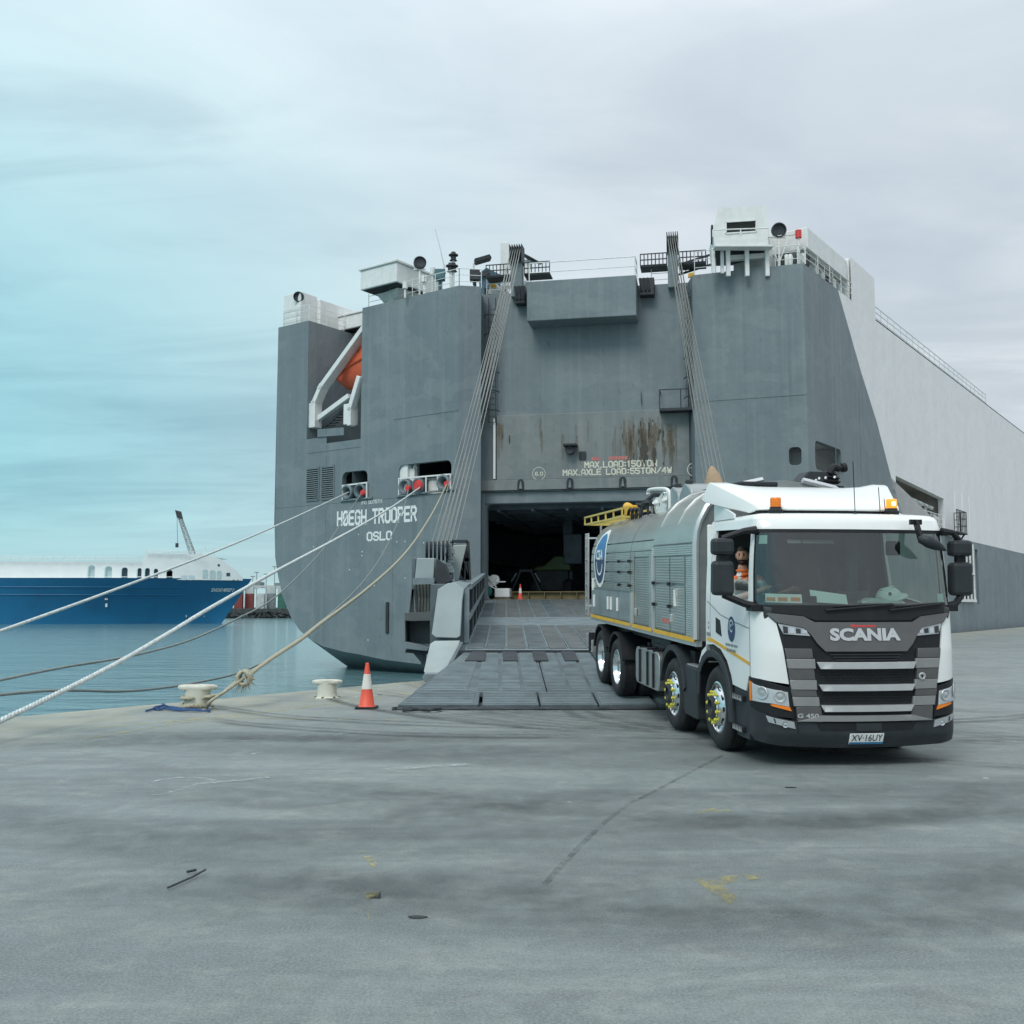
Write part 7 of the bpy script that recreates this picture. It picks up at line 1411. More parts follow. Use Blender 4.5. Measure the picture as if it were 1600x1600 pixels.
# ================================================================== driver, and what lies on the dashboard
def tworld(p): return TM_ @ V(p)
drv = thing('person', 'bearded driver in an orange and grey work shirt at the open truck window', 'person', tworld((-.62, .05, 1.72)))
def person():
    hy, hz = tside(1160, 869, -.985)
    H = V((-.985, hy, hz)); dx = V((1, 0, 0))
    hip = V((-.74, .10, 1.80)); chest = V((-.93, hy + .05, hz - .40)); neck = V((-.975, hy + .03, hz - .16))
    pts = {}; vs = []; es = []; rad = []
    def av(p, r, par=None):
        vs.append(tuple(tworld(p))); rad.append(r); i = len(vs) - 1
        if par is not None: es.append((par, i))
        return i
    p0 = av(hip, .15); p1 = av(hip.lerp(chest, .5), .15, p0); p2 = av(chest, .165, p1); p3 = av(chest.lerp(neck, .6), .10, p2); p4 = av(neck, .06, p3); p5 = av(neck + V((-.01, -.02, .07)), .06, p4)
    for sg in (-1, 1):
        sh = av(chest + V((sg * .20, .0, .10)), .075, p2); el = av(chest + V((sg * .24, -.20, -.14)), .052, sh); wr_t = V((-.62 + sg * .17, -.50, 2.03)); wr = av(wr_t + V((0, .08, 0)), .036, el); hd = av(wr_t + V((0, .02, .02)), .036, wr)
        for f in range(4): b = av(wr_t + V((.02 * f - .03, -.04, .035)), .011, hd); c = av(wr_t + V((.02 * f - .03, -.075, .015)), .010, b); av(wr_t + V((.02 * f - .03, -.07, -.018)), .009, c)
        t = av(wr_t + V((-sg * .04, -.01, .0)), .012, hd); av(wr_t + V((-sg * .045, -.05, -.01)), .011, t)
        th = av(hip + V((sg * .12, -.05, .02)), .09, p0); kn = av(hip + V((sg * .16, -.46, .0)), .07, th); av(hip + V((sg * .16, -.50, -.38)), .05, kn)
    me = bpy.data.meshes.new('body'); me.from_pydata(vs, es, []); o = bpy.data.objects.new('body', me); COL.objects.link(o)
    sk = o.modifiers.new('skin', 'SKIN'); o.data.skin_vertices[0].data[0].use_root = True
    for i, r in enumerate(rad): o.data.skin_vertices[0].data[i].radius = (r, r)
    sb = o.modifiers.new('sub', 'SUBSURF'); sb.levels = 2; sb.render_levels = 2
    bpy.context.view_layer.update(); m2 = bpy.data.meshes.new_from_object(o.evaluated_get(bpy.context.evaluated_depsgraph_get())); o.modifiers.clear(); o.data = m2
    m2.materials.clear()
    OR = mat('orange_shirt_cloth', (.80, .17, .04), .8, 0, .1, 20, bump=.2, bscale=80); GY = mat('grey_shirt_cloth', (.34, .36, .36), .8, 0, .1, 20, bump=.2, bscale=80); RF = mat('silver_shirt_tape', (.62, .64, .60), .4, 0, .05, 20)
    for m in (OR, GY, RF, SKIN): m2.materials.append(m)
    inv = TM_.inverted()
    for p in m2.polygons:
        c = inv @ (sum((m2.vertices[i].co for i in p.vertices), V()) / len(p.vertices)); k = 0
        if c.z < hz - .30: k = 1
        if abs(c.z - (hz - .31)) < .018 or (abs(abs(c.x - chest.x) - .10) < .02 and c.z > hz - .30 and c.y > -.3): k = 2
        if c.y < -.36 and c.z > 1.90: k = 3
        if c.z > neck.z - .02: k = 3
        p.material_index = k; p.use_smooth = True
    attach(o, drv)
    # head
    bm = bmesh.new(); bmesh.ops.create_uvsphere(bm, u_segments=24, v_segments=18, radius=1)
    fd = V((-.45, -.88, -.05)).normalized(); up = V((0, 0, 1)); rt = fd.cross(up).normalized(); me = bpy.data.meshes.new('head')
    def shape(v):
        x, y, z = v.co    # y forward, z up
        jaw = max(0, -z); X = x * .076 * (1 - .32 * jaw ** 1.5); Y = y * .094; Zz = z * .118
        if y > 0: Y -= .012 * jaw
        if y > .75 and abs(x) < .22 and -.35 < z < .2: Y += .024 * (1 - abs(x) / .22) * (1 - abs(z + .18) / .4)          # nose
        if y > .6 and abs(abs(x) - .38) < .2 and .0 < z < .30: Y -= .010                                               # eye sockets
        if y > .6 and abs(x) < .35 and -.62 < z < -.45: Y += .005
        return H + rt * X + fd * Y + up * Zz
    col = []
    for v in bm.verts: pass
    data = {v.index: v.co.copy() for v in bm.verts}
    bm.verts.index_update()
    for v in bm.verts: data[v.index] = v.co.copy()
    fm = []
    for f in bm.faces:
        c = sum((data[v.index] for v in f.verts), V()) / len(f.verts); k = 0
        if c.z < -.30 and c.y > -.1: k = 1                              # beard
        if c.y > .5 and -.62 < c.z < -.50 and abs(c.x) < .3: k = 2      # mouth
        if c.y > .6 and abs(abs(c.x) - .38) < .14 and .08 < c.z < .2: k = 3
        if c.y > .6 and abs(abs(c.x) - .38) < .2 and .24 < c.z < .36: k = 1
        f.material_index = k; f.smooth = True
    for v in bm.verts: v.co = tworld(shape(v))
    bm.to_mesh(me); bm.free(); 
    for m in (SKIN, HAIR, mat('lips', (.35, .13, .10), .5), mat('eye_dark', (.03, .03, .03), .2)): me.materials.append(m)
    h = bpy.data.objects.new('head', me); COL.objects.link(h); attach(h, drv)
    for sg in (-1, 1): mb = MB(); mb.lathe([(0, -.01), (.028, -.008), (.03, .006), (.012, .010)], tworld(H + rt * sg * .074 + up * .005), TM_.to_3x3() @ (rt * sg + fd * .4), 10); mb.build('ear', SKIN, drv, smooth=50)
    mb = MB(); n = 18; rows = []
    for i in range(6):
        e = R_(18 + 72 * i / 5); rows.append([tworld(H + (rt * math.cos(2 * math.pi * k / n) * .081 + fd * math.sin(2 * math.pi * k / n) * .099) * math.cos(e) * (1.0) + up * (.118 * math.sin(e) + .012 + (.03 if math.sin(2 * math.pi * k / n) > .5 and i == 0 else (-.045 if math.sin(2 * math.pi * k / n) < -.2 and i == 0 else 0)))) for k in range(n)])
    mb.add([p for r in rows for p in r], [(i * n + k, i * n + (k + 1) % n, (i + 1) * n + (k + 1) % n, (i + 1) * n + k) for i in range(5) for k in range(n)]); mb.build('hair', HAIR, drv, smooth=60)
    mb = MB(); mb.tube([tworld(neck + V((.07 * math.cos(t), .07 * math.sin(t), -.02))) for t in [i * 2 * math.pi / 12 for i in range(13)]], .014, 6); mb.build('collar', MATS['orange_shirt_cloth'], drv, smooth=60)
person()
HELM = mat('white_helmet_shell', (.66, .74, .72), .35, 0, .05, 4)
hm = thing('safety_helmet', 'white safety helmet lying on the dashboard behind the windscreen', 'helmet', tworld((.46, -.98, 1.90)))
mb = MB(); c = V((.50, -1.0, 1.93)); axh = V((-.25, -.15, 1)).normalized(); mb.lathe([(.155, 0), (.15, .03), (.135, .075), (.10, .115), (.05, .135), (0, .14)], tworld(c), TM_.to_3x3() @ axh, 24); hs = mb.build('shell', HELM, hm, smooth=60)
mb = MB(); a = axh.cross(V((0, 1, 0))).normalized(); b = axh.cross(a); mb.prism([tworld(c + a * (.165 * math.cos(t)) + b * (.165 * math.sin(t)) + (a * -.06 if math.cos(t) < -.3 else V())) for t in [i * math.pi / 10 for i in range(20)]], TM_.to_3x3() @ (axh * .012)); mb.build('brim', HELM, hm)
mb = MB(); mb.beam(tworld(c + b * .0 + axh * .141 - a * .09), tworld(c + axh * .141 + a * .09), .03, .012); mb.build('ridge', HELM, hm)
q = c + axh * .07 - V((.06, .13, 0)); mb = MB(); mb.lathe([(.02, 0), (0, .006)], tworld(q + V((.02, .0, 0))), TM_.to_3x3() @ V((-.3, -1, .35)), 12); mb.build('badge', DARKGREY, hm)
bag = thing('clear_bag', 'crumpled pale plastic bag on the dashboard under the helmet', 'plastic bag', tworld((.35, -1.05, 1.885)))
mb = MB(); rs = random.Random(2); n = 14; rows = []
for i, (r, h) in enumerate(((.30, 0), (.27, .03), (.18, .055), (.06, .06))): rows.append([tworld(V((.36 + r * math.cos(2 * math.pi * k / n) * rs.uniform(.85, 1.1), -1.06 + .5 * r * math.sin(2 * math.pi * k / n) * rs.uniform(.8, 1.1), 1.885 + h * rs.uniform(.6, 1.3)))) for k in range(n)])
mb.add([p for r in rows for p in r], [(i * n + k, i * n + (k + 1) % n, (i + 1) * n + (k + 1) % n, (i + 1) * n + k) for i in range(3) for k in range(n)]); mb.build('film', mat('pale_plastic_film', (.34, .42, .40), .25, 0, .2, 8), bag, smooth=60)
pa = thing('paper_sheet', 'white sheet of paper propped on the dashboard near the driver', 'paper', tworld((-.30, -1.1, 1.90)))
mb = MB(); mb.prism([tworld(V(p)) for p in ((-.52, -1.16, 1.90), (-.10, -1.20, 1.875), (-.10, -1.15, 1.985), (-.52, -1.10, 2.04))], TM_.to_3x3() @ V((0, .004, .0))); mb.build('sheet', mat('white_paper', (.72, .80, .78), .6, 0, .03, 4), pa)
mb = MB(); mb.obox(tworld(V((-.505, -1.17, 1.93))), TM_.to_3x3() @ V((.04, 0, 0)), TM_.to_3x3() @ V((0, .012, 0)), TM_.to_3x3() @ V((0, 0, .04))); mb.build('clip', BLACKP, pa, bevel=.01)
# ================================================================== quay furniture, ropes, cones
def bollard(px, pyb, s, label, group=None):
    g = onground(px, pyb); B = thing('mooring_bollard', label, 'bollard', g, group='mooring bollards on the quay edge')
    BW = MATS.get('chipped_bollard_paint') or mat('chipped_bollard_paint', (.62, .62, .53), .6, 0, .08, 4, bump=.2, dirt=(.22, .15, .09), dirt_amt=.9, dirt_scale=3.5, dirt_stretch=(1, 1, .8))
    mb = MB(); mb.lathe([(.30 * s, 0), (.30 * s, .02), (.245 * s, .035), (.235 * s, .10), (.235 * s, .30), (.25 * s, .36)], g, (0, 0, 1), 24); mb.build('shaft', BW, B, smooth=40)
    prof = []; mb = MB(); n = 28; rows = []
    for k, h in ((.70, .34), (.95, .36), (1.0, .395), (.96, .425), (.80, .44), (0.02, .45)):
        rows.append([g + V((math.cos(2 * math.pi * i / n) * .37 * s * k, math.sin(2 * math.pi * i / n) * .24 * s * k, h * (s if s < 1 else 1)) ) for i in range(n)])
    mb.add([p for r in rows for p in r], [(i * n + k, i * n + (k + 1) % n, (i + 1) * n + (k + 1) % n, (i + 1) * n + k) for i in range(5) for k in range(n)] + [tuple(range(n))]); mb.build('head', BW, B, smooth=50)
    mb = MB()
    for i in range(6): mb.lathe([(.025, .02), (.025, .04), (0, .045)], g + V((.275 * s * math.cos(i * 1.05 + .3), .275 * s * math.sin(i * 1.05 + .3), 0)), (0, 0, 1), 6)
    mb.build('bolts', DARK, B)['kind'] = 'stuff'; return g
G1 = bollard(308, 1107, .95, 'white bollard on the quay with a knotted rope looped round it'); G2 = bollard(511, 1091, .82, 'plain white bollard between the traffic cone and the roped bollard')
def cone(g, h, label, sc=1):
    C_ = thing('traffic_cone', label, 'traffic cone', g, group='orange traffic cones'); ORC = MATS.get('cone_orange') or mat('cone_orange', (.78, .10, .055), .5, 0, .08, 6, dirt=(.3, .12, .08), dirt_amt=.4, dirt_scale=6); CW = MATS.get('cone_sleeve') or mat('cone_sleeve', (.70, .68, .62), .45, 0, .06, 8)
    n = .19 * sc; mb = MB(); mb.prism([g + V((a, b, 0)) for a, b in rrect(-n, -n, n, n, .05 * sc)], (0, 0, .04 * sc)); mb.build('base', BLACKP, C_, bevel=.008)
    r = lambda z: .14 * sc + (.03 * sc - .14 * sc) * z; mb = MB(); mb.lathe([(r(0) * 1.12, .04 * sc), (r(.02), .06 * sc), (r(.44), h * .44), (r(.76), h * .76), (r(1), h), (.02 * sc, h + .005), (.018 * sc, h - .05)], g, (0, 0, 1), 28); mb.build('cone_body', ORC, C_, smooth=35)
    mb = MB(); mb.lathe([(r(.43) + .004, h * .43), (r(.76) + .004, h * .76)], g, (0, 0, 1), 28); mb.build('white_sleeve', CW, C_, smooth=35)
cone(onground(573, 1107), .80, 'orange traffic cone with a white band standing on the quay', 1.0)
pc = hit(813, 929, WC.o + HD * .9, WC.n); cone(V((pc.x, pc.y, 2.17)), .85, 'small traffic cone on the sill of the dark cargo door', .95)
# blue rope lying round the first bollard and a black rope bundle at the ramp corner
def heap(name, label, cat, pts, r, m, n=8, seed=1, lift=.03):
    rs = random.Random(seed); mb = MB(); P = smoothline([V((p.x, p.y, r + rs.random() * lift)) for p in pts], n); mb.tube(P, r, 6); return tag(mb.build(name, m, smooth=60), label, cat)
heap('blue_rope', 'tangled blue rope lying on the quay in front of the roped bollard', 'rope', G((228, 1113), (250, 1109), (275, 1112), (300, 1113), (325, 1114), (322, 1108), (296, 1110), (262, 1108), (250, 1111), (240, 1108), (256, 1106), (254, 1103), (258, 1106), (283, 1112), (315, 1112)), .018, BLUEROPE, seed=3)
heap('black_rope', 'black frayed rope bundle lying at the left corner of the ramp', 'rope', G((616, 1110), (628, 1109), (640, 1112), (655, 1110), (668, 1111), (688, 1111), (676, 1114), (655, 1113), (640, 1114), (630, 1112), (645, 1110), (672, 1113)), .028, DARK, seed=4)
# ---- mooring ropes from the ship's fairleads to the quay
def twisted(name, label, pts, r, m, strands=3, pitch=.28):
    """laid rope: strands wound round the line of the rope"""
    P = [V(p) for p in pts]; mb = MB(); L_ = [0]
    for a, b in zip(P[:-1], P[1:]): L_.append(L_[-1] + (b - a).length)
    near = min((p - CAM).length for p in P)
    Q = []; step = .05; tot = L_[-1]; s = 0; j = 0
    while s <= tot:
        while j < len(L_) - 2 and L_[j + 1] < s: j += 1
        f = (s - L_[j]) / max(1e-6, L_[j + 1] - L_[j]); Q.append((P[j].lerp(P[j + 1], f), s)); d = (Q[-1][0] - CAM).length; s += .05 if d < 24 else (.25 if d < 36 else .8)
    cut = [i for i, (q, s_) in enumerate(Q) if (q - CAM).length < 24]
    far = [q for q, _ in Q if (q - CAM).length >= 22]; nearq = [(q, s_) for q, s_ in Q if (q - CAM).length < 24]
    if len(far) > 1: mb.tube(far, r * 1.02, 6)
    if len(nearq) > 2:
        for k in range(strands):
            pts_ = []
            for i, (q, s_) in enumerate(nearq):
                t = (nearq[min(i + 1, len(nearq) - 1)][0] - nearq[max(i - 1, 0)][0]).normalized(); a = t.cross(V((0, 0, 1))).normalized(); b = a.cross(t); an = 2 * math.pi * (s_ / pitch + k / strands); pts_.append(q + (a * math.cos(an) + b * math.sin(an)) * r * .5)
            mb.tube(pts_, r * .58, 6)
    return tag(mb.build(name, m, smooth=70), label, 'rope', 'mooring ropes from the stern to the quay')
def rope_pts(pix, Y0, Y1):
    """curve through photo points, distance running from Y0 at the first point to Y1 at the last (straight in plan)"""
    P = smoothline([V((x, y, 0)) for x, y in pix], 10); x0, x1 = P[0].x, P[-1].x
    return [at(p.x, p.y, 1 / (1 / Y0 + (1 / Y1 - 1 / Y0) * (p.x - x0) / (x1 - x0))) for p in P]
fair = [WS.at(x, y, .3) for x, y in FAIR]
twisted('mooring_rope', 'uppermost white mooring rope, running far left from the left window', rope_pts([(545, 769), (435, 820), (320, 868), (140, 936), (-60, 1008), (-330, 1108)], fair[0].y, 14.2), .034, ROPEW)
twisted('mooring_rope', 'thick white mooring rope crossing the ship name, lowest bright rope at left', rope_pts([(656, 762), (600, 800), (520, 845), (430, 893), (330, 949), (250, 997), (175, 1040), (60, 1098), (-150, 1196)], fair[3].y, 11.9), .041, ROPEW)
twisted('mooring_rope', 'thin rope from the red roller of the left window, passing below the thick white rope', rope_pts([(564, 772), (545, 800), (500, 864), (430, 933), (370, 967), (300, 999), (235, 1018), (172, 1031), (60, 1050), (-220, 1110)], fair[1].y, 14.0), .028, ROPEG)
kn = at(382, 1059, 18.6)
twisted('mooring_rope', 'tan rope from the rightmost fairlead, sagging to the knot at the roped bollard', rope_pts([(698, 757), (672, 808), (630, 868), (570, 923), (500, 975), (470, 999), (425, 1028), (384, 1058)], fair[4].y, 18.6), .042, ROPET)
twisted('mooring_rope', 'dark rope from the middle fairlead, passing over the knot to the far left', rope_pts([(638, 765), (630, 795), (600, 862), (565, 912), (520, 956), (468, 997), (420, 1030), (370, 1052), (320, 1064), (260, 1074), (190, 1080), (60, 1080), (-140, 1072 + 30)], fair[2].y, 15.2), .030, ROPEG)
# rope from the knot down round the bollard, its knot and frayed ends
lp = [kn, at(360, 1075, 18.4), at(338, 1092, 18.2), at(322, 1103, 18.0)] 
B0 = G1
ring = [B0 + V((.27 * math.cos(R_(a)), .27 * math.sin(R_(a)), .06 + .015 * math.sin(R_(3 * a)))) for a in range(-60, 330, 24)]
k_ = thing('rope_loop', 'frayed tan rope loop with a knot, dropped over the roped bollard', 'rope', G1)
def plain_rope(pts, r, m, parent, name):
    mb = MB(); P = smoothline(pts, 6); 
    for k in range(3): mb.tube([p + V((math.cos(i * .55 + k * 2.1) * r * .5, math.sin(i * .55 + k * 2.1) * r * .35, math.cos(i * .55 + k * 2.1) * r * .35)) for i, p in enumerate(P)], r * .6, 6)
    return mb.build(name, m, parent, smooth=70)
plain_rope(lp[:1] + [at(352, 1080, 18.3), at(330, 1095, 18.1)] + ring[::-1][:10], .045, ROPET, k_, 'rope_tail')
plain_rope([kn, at(366, 1067, 18.5), at(345, 1084, 18.3), at(318, 1090, 18.2)] + [B0 + V((.26 * math.cos(R_(a)), .26 * math.sin(R_(a)), .20)) for a in range(0, 300, 30)], .04, ROPET, k_, 'rope_tail')
mb = MB(); rs = random.Random(8)
for i in range(5): a = rs.uniform(0, 6.28); mb.tube([kn + V((.11 * math.cos(t * .7 + a), .10 * math.sin(t * .7 + a * 2), .12 * math.sin(t * .7 + a))) for t in range(11)], .035, 6)
mb.build('knot', ROPET, k_, smooth=70)
mb = MB()
for i in range(26): d = V((rs.gauss(.25, .5), rs.gauss(0, .5), rs.gauss(-.5, .5))).normalized(); mb.tube([kn + d * .10, kn + d * rs.uniform(.18, .30) + V((0, 0, -.04))], [.010, .004], 4)
mb.build('frayed_strands', ROPET, k_)['kind'] = 'stuff'
# litter
for i, (px, py, s, m, lab) in enumerate(((652, 1434, .05, DARK, 'small dark scrap of rubber lying on the quay in the foreground'), (594, 1086, .06, DARK, 'short dark stick lying on the quay right of the plain bollard'), (1235, 1231, .05, DARK, 'dark scrap on the concrete in front of the truck'))):
    g = onground(px, py); mb = MB(); rs = random.Random(i); mb.prism([g + V((s * rs.uniform(.8, 1.3) * math.cos(a), s * .5 * rs.uniform(.8, 1.3) * math.sin(a), .002)) for a in [k * .9 for k in range(7)]], (0, 0, .006)); tag(mb.build('rubber_scrap', m), lab, 'litter')
mb = MB(); a, b = onground(262, 1392), onground(321, 1366); mb.tube([a + V((0, 0, .02)), a.lerp(b, .6) + V((0, 0, .02)), b + V((0, 0, .03))], .007, 6); a, b = onground(292, 1367), onground(306, 1364); mb2 = MB(); mb2.tube([a + V((0, 0, .02)), b + V((0, 0, .02))], .009, 6)
tag(mb.build('steel_rod', DARK, smooth=60), 'dark steel rod lying on the quay at the lower left', 'rod'); tag(mb2.build('steel_rod', DARK, smooth=60), 'short dark rod just above the longer rod at the lower left', 'rod')

# ================================================================== across the harbour: blue ferry, crane, container quay
FY = 212.0
def fx(px): return (px - 800) / 1600 * FY
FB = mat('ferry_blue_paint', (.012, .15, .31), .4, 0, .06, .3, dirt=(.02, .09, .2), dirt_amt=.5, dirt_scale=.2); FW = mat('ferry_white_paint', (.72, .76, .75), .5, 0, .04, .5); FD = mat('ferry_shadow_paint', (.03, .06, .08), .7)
fer = thing('blue_ferry', 'blue hulled cargo ferry with white upper works moored across the harbour', 'ship', (fx(200), FY + 9, WATER_Z))
def fz(py): return CAM.z + (948 - py) / 1600 * FY
def ferry():
    xb = fx(377); B = 9.0; zd = fz(903); xs = [-200, -120, -90, -70, -55, -42, -32, -24, -16, -9, -4, -1.2, 0]
    def hb(d, t):        # half breadth at distance d abaft the stem (negative), t = height fraction: fine waterline, flared bow
        deck = B * min(1, (-d / 26)) ** .55; wl = B * max(0, min(1, (-d - 6) / 62)) ** .9
        return wl + (deck - wl) * t ** 1.6
    rows = []; T = [0, .12, .25, .4, .55, .7, .85, 1.0]
    vs = []; fs = []
    for side in (-1, 1):
        o = len(vs)
        for d in xs:
            for t in T:
                z0 = WATER_Z - .3; rake = (1 - t) * 6.5 * max(0, 1 + d / 40) ; vs.append(V((xb + d - rake, FY + 9 + side * max(.02, hb(d, t)), z0 + (zd + (.5 if d > -20 else 0) * 0 - z0) * t)))
        n = len(T); fs += [(o + i * n + j, o + i * n + j + 1, o + (i + 1) * n + j + 1, o + (i + 1) * n + j) for i in range(len(xs) - 1) for j in range(n - 1)]
    mb = MB(); mb.add(vs, fs); mb.build('hull', FB, fer, smooth=30)
    mb = MB(); mb.flat([[V((xb + d, FY + 9 - hb(d, 1), zd - .05)) for d in xs] + [V((xb + d, FY + 9 + hb(d, 1), zd - .05)) for d in xs[::-1]]]); mb.build('deck', FW, fer)
    mb = MB(); mb.flat([[V((xb - 6.2 + (d if d < -14 else -14), FY + 8.9 - hb(d, 0) - .35, WATER_Z + .9)) for d in (-150, -14)] + [V((xb - 20, FY + 8.9 - hb(-14, 0) - .35, WATER_Z + .1)), V((xb - 156, FY + 8.9 - hb(-150, 0) - .35, WATER_Z + .1))]]); mb.build('boot_stripe', mat('red_boot_paint', (.25, .06, .05), .6), fer)
    # white upper works following the deck edge, openings with arched tops
    def side(px): d = fx(px) - xb; return FY + 9 - hb(min(d, -1), 1) - .02
    top = [(-400, 874), (212, 877), (223, 863), (310, 865), (334, 872), (358, 891), (366, 902)]
    y_ = lambda px: side(px)
    mb = MB(); grid = sorted(set([-400, -200, 0, 100, 212, 223, 250, 280, 310, 322, 334, 346, 358, 366])); tp = lambda px: lin(px, [(a, b) for a, b in top])
    holes = []
    for pa, pb, yt, yb, k in ((128, 140, 882, 904, 0), (155, 167, 884, 904, 0), (181, 192, 886, 905, 1), (206, 214, 887, 905, 1), (218, 227, 887, 905, 1), (232, 240, 888, 905, 1), (253.5, 263, 890, 907, 1)): holes.append((pa, pb, yt, yb, k))
    mb = MB(); P3 = lambda px, py: V((fx(px), side(px), fz(py)))
    def bot(px): return lin(px, [(-400, 902.5), (366, 906)])
    outer = [P3(px, bot(px)) for px in grid] + [P3(px, tp(px)) for px in grid[::-1]]
    flat_y = FY + .2
    # straight part as one wall with openings, curved bow part as strips
    g1 = [p for p in grid if p <= 280]; g2 = [p for p in grid if p >= 280]; P4 = lambda px, py, dy=0: V((fx(px), side(280) + dy if px <= 280 else side(px) + dy, fz(py)))
    def arch_(pa, pb, yt, yb): r = (pb - pa) / 2; return [(pa, yb), (pb, yb)] + [((pa + pb) / 2 + r * math.cos(R_(a)), yt + r * .6 - r * .6 * math.sin(R_(a))) for a in range(0, 181, 30)]
    mb.flat([[P4(px, bot(px)) for px in g1] + [P4(px, tp(px)) for px in g1[::-1]]] + [[P4(x, y) for x, y in arch_(*h[:4])] for h in holes])
    for a, b in zip(g2[:-1], g2[1:]): mb.add([P4(a, bot(a)), P4(b, bot(b)), P4(b, tp(b)), P4(a, tp(a))], [(0, 1, 2, 3)])
    up_ = mb.build('upper_works', FW, fer, smooth=20)
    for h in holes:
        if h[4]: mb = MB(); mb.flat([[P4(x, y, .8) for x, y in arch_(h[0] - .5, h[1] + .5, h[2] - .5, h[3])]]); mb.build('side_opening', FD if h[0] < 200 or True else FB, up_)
        else: mb = MB(); mb.flat([[P4(x, y, .8) for x, y in arch_(h[0] - .5, h[1] + .5, h[2] - .5, h[3])]]); mb.build('side_opening', mat('ferry_pale_recess', (.42, .55, .56), .6) if 'ferry_pale_recess' not in MATS else MATS['ferry_pale_recess'], up_)
        mb = MB(); mb.beam(P4(h[0], 901, -.1), P4(h[1], 901, -.1), .12, .12); mb.build('opening_rail', FW, up_)
    for pa, pb, yt, yb in ((308.5, 316, 889, 903), (319, 327, 890, 904), (329.5, 335.5, 890.5, 904)):
        mb = MB(); mb.flat([[P4(x, y, -.06) for x, y in arch_(pa, pb, yt, yb)]]); mb.build('shuttered_opening', MATS['ferry_pale_recess'], up_)
    for px, py, s in ((331.5, 882, 1.6), (345.5, 896.5, 2.6), (353.5, 906, 1.2), (359.5, 906, 1.0)):
        mb = MB(); mb.flat([[P4(px - s, py + s, -.08), P4(px + s, py + s, -.08), P4(px + s, py - s, -.08), P4(px - s, py - s, -.08)]]); mb.build('bow_window', FD, up_)
    for pa, pb in ((277, 285), (288, 296)): mb = MB(); mb.flat([[P4(pa, 906, -.06), P4(pb, 906, -.06), P4(pb, 898.5, -.06), P4(pa, 898.5, -.06)]]); mb.build('faint_panel', mat('faded_blue_print', (.5, .62, .66), .5) if pa == 277 else MATS['faded_blue_print'], up_)
    railing([P4(221, 878, 1.2), P4(221, 868.5, 1.2)] and [V((fx(222), FY + 2.2, fz(866))), V((fx(308), FY + 2.2, fz(868)))], .9, gap=2.2, r=.05, parent=fer)
    mb = MB(); mb.add([P4(223, 865, 18), P4(310, 867, 18), P4(310, 867, .1), P4(223, 865, .1)], [(0, 1, 2, 3)]); mb.build('upper_deck', FW, fer)
    for px, h in ((220, 5), (234, 4), (306, 15), (318, 10), (321, 9), (292, 4)): mb = MB(); mb.tube([V((fx(px), FY + 6, fz(874))), V((fx(px), FY + 6, fz(865 - h)))], .09, 5); mb.build('mast', FW, fer)
    railing([V((fx(-160), FY + 2.0, fz(874.3))), V((fx(211), FY + 2.0, fz(877)))], .9, gap=2.2, r=.05, parent=fer)
    for pz in (.62, .30):
        mb = MB(); P = [V((xb + d - (1 - (.5 + .5 * pz)) * 6.5 * max(0, 1 + d / 40), FY + 9 - hb(d, .5 + .5 * pz) - .1, WATER_Z - .3 + (zd - WATER_Z + .3) * (.5 + .5 * pz))) for d in range(-150, -8, 6)]; mb.tube(P, .10, 5); mb.build('fender_strake', FB, fer, smooth=60)
    # name on the bow flare, thruster mark
    mb = MB(); x0 = fx(328) - xb
    def bowp(x, y, o): # follows the flare
        d = x0 + x; t = (fz(924) + y - WATER_Z + .3) / (zd - WATER_Z + .3); return V((xb + d - (1 - t) * 6.5 * max(0, 1 + d / 40), FY + 9 - hb(d, t) - .12, fz(924) + y))
    font_text(mb, 'SEAROAD MERSEY II', bowp, 4.6, .75, .02); mb.build('name_lettering', WPAINT, fer)
    for px, py, w_, h_ in ((165.5, 945, 1.6, 3.5), (164, 936, .9, 1.2), (166.5, 936, .9, 1.2), (305, 963, .6, 1.6), (336.5, 963, .5, 1.4)):
        d = fx(px) - xb; t = (fz(py) - WATER_Z + .3) / (zd - WATER_Z + .3); p = V((fx(px) - (1 - t) * 6.5 * max(0, 1 + d / 40), FY + 9 - hb(d, t) - .15, fz(py))); mb = MB(); s = FY / 1600; mb.flat([[p + V((a * w_ * s, 0, b * h_ * s)) for a, b in ((-1, -1), (1, -1), (1, 1), (-1, 1))]]); mb.build('hull_mark', WPAINT, fer)
ferry()
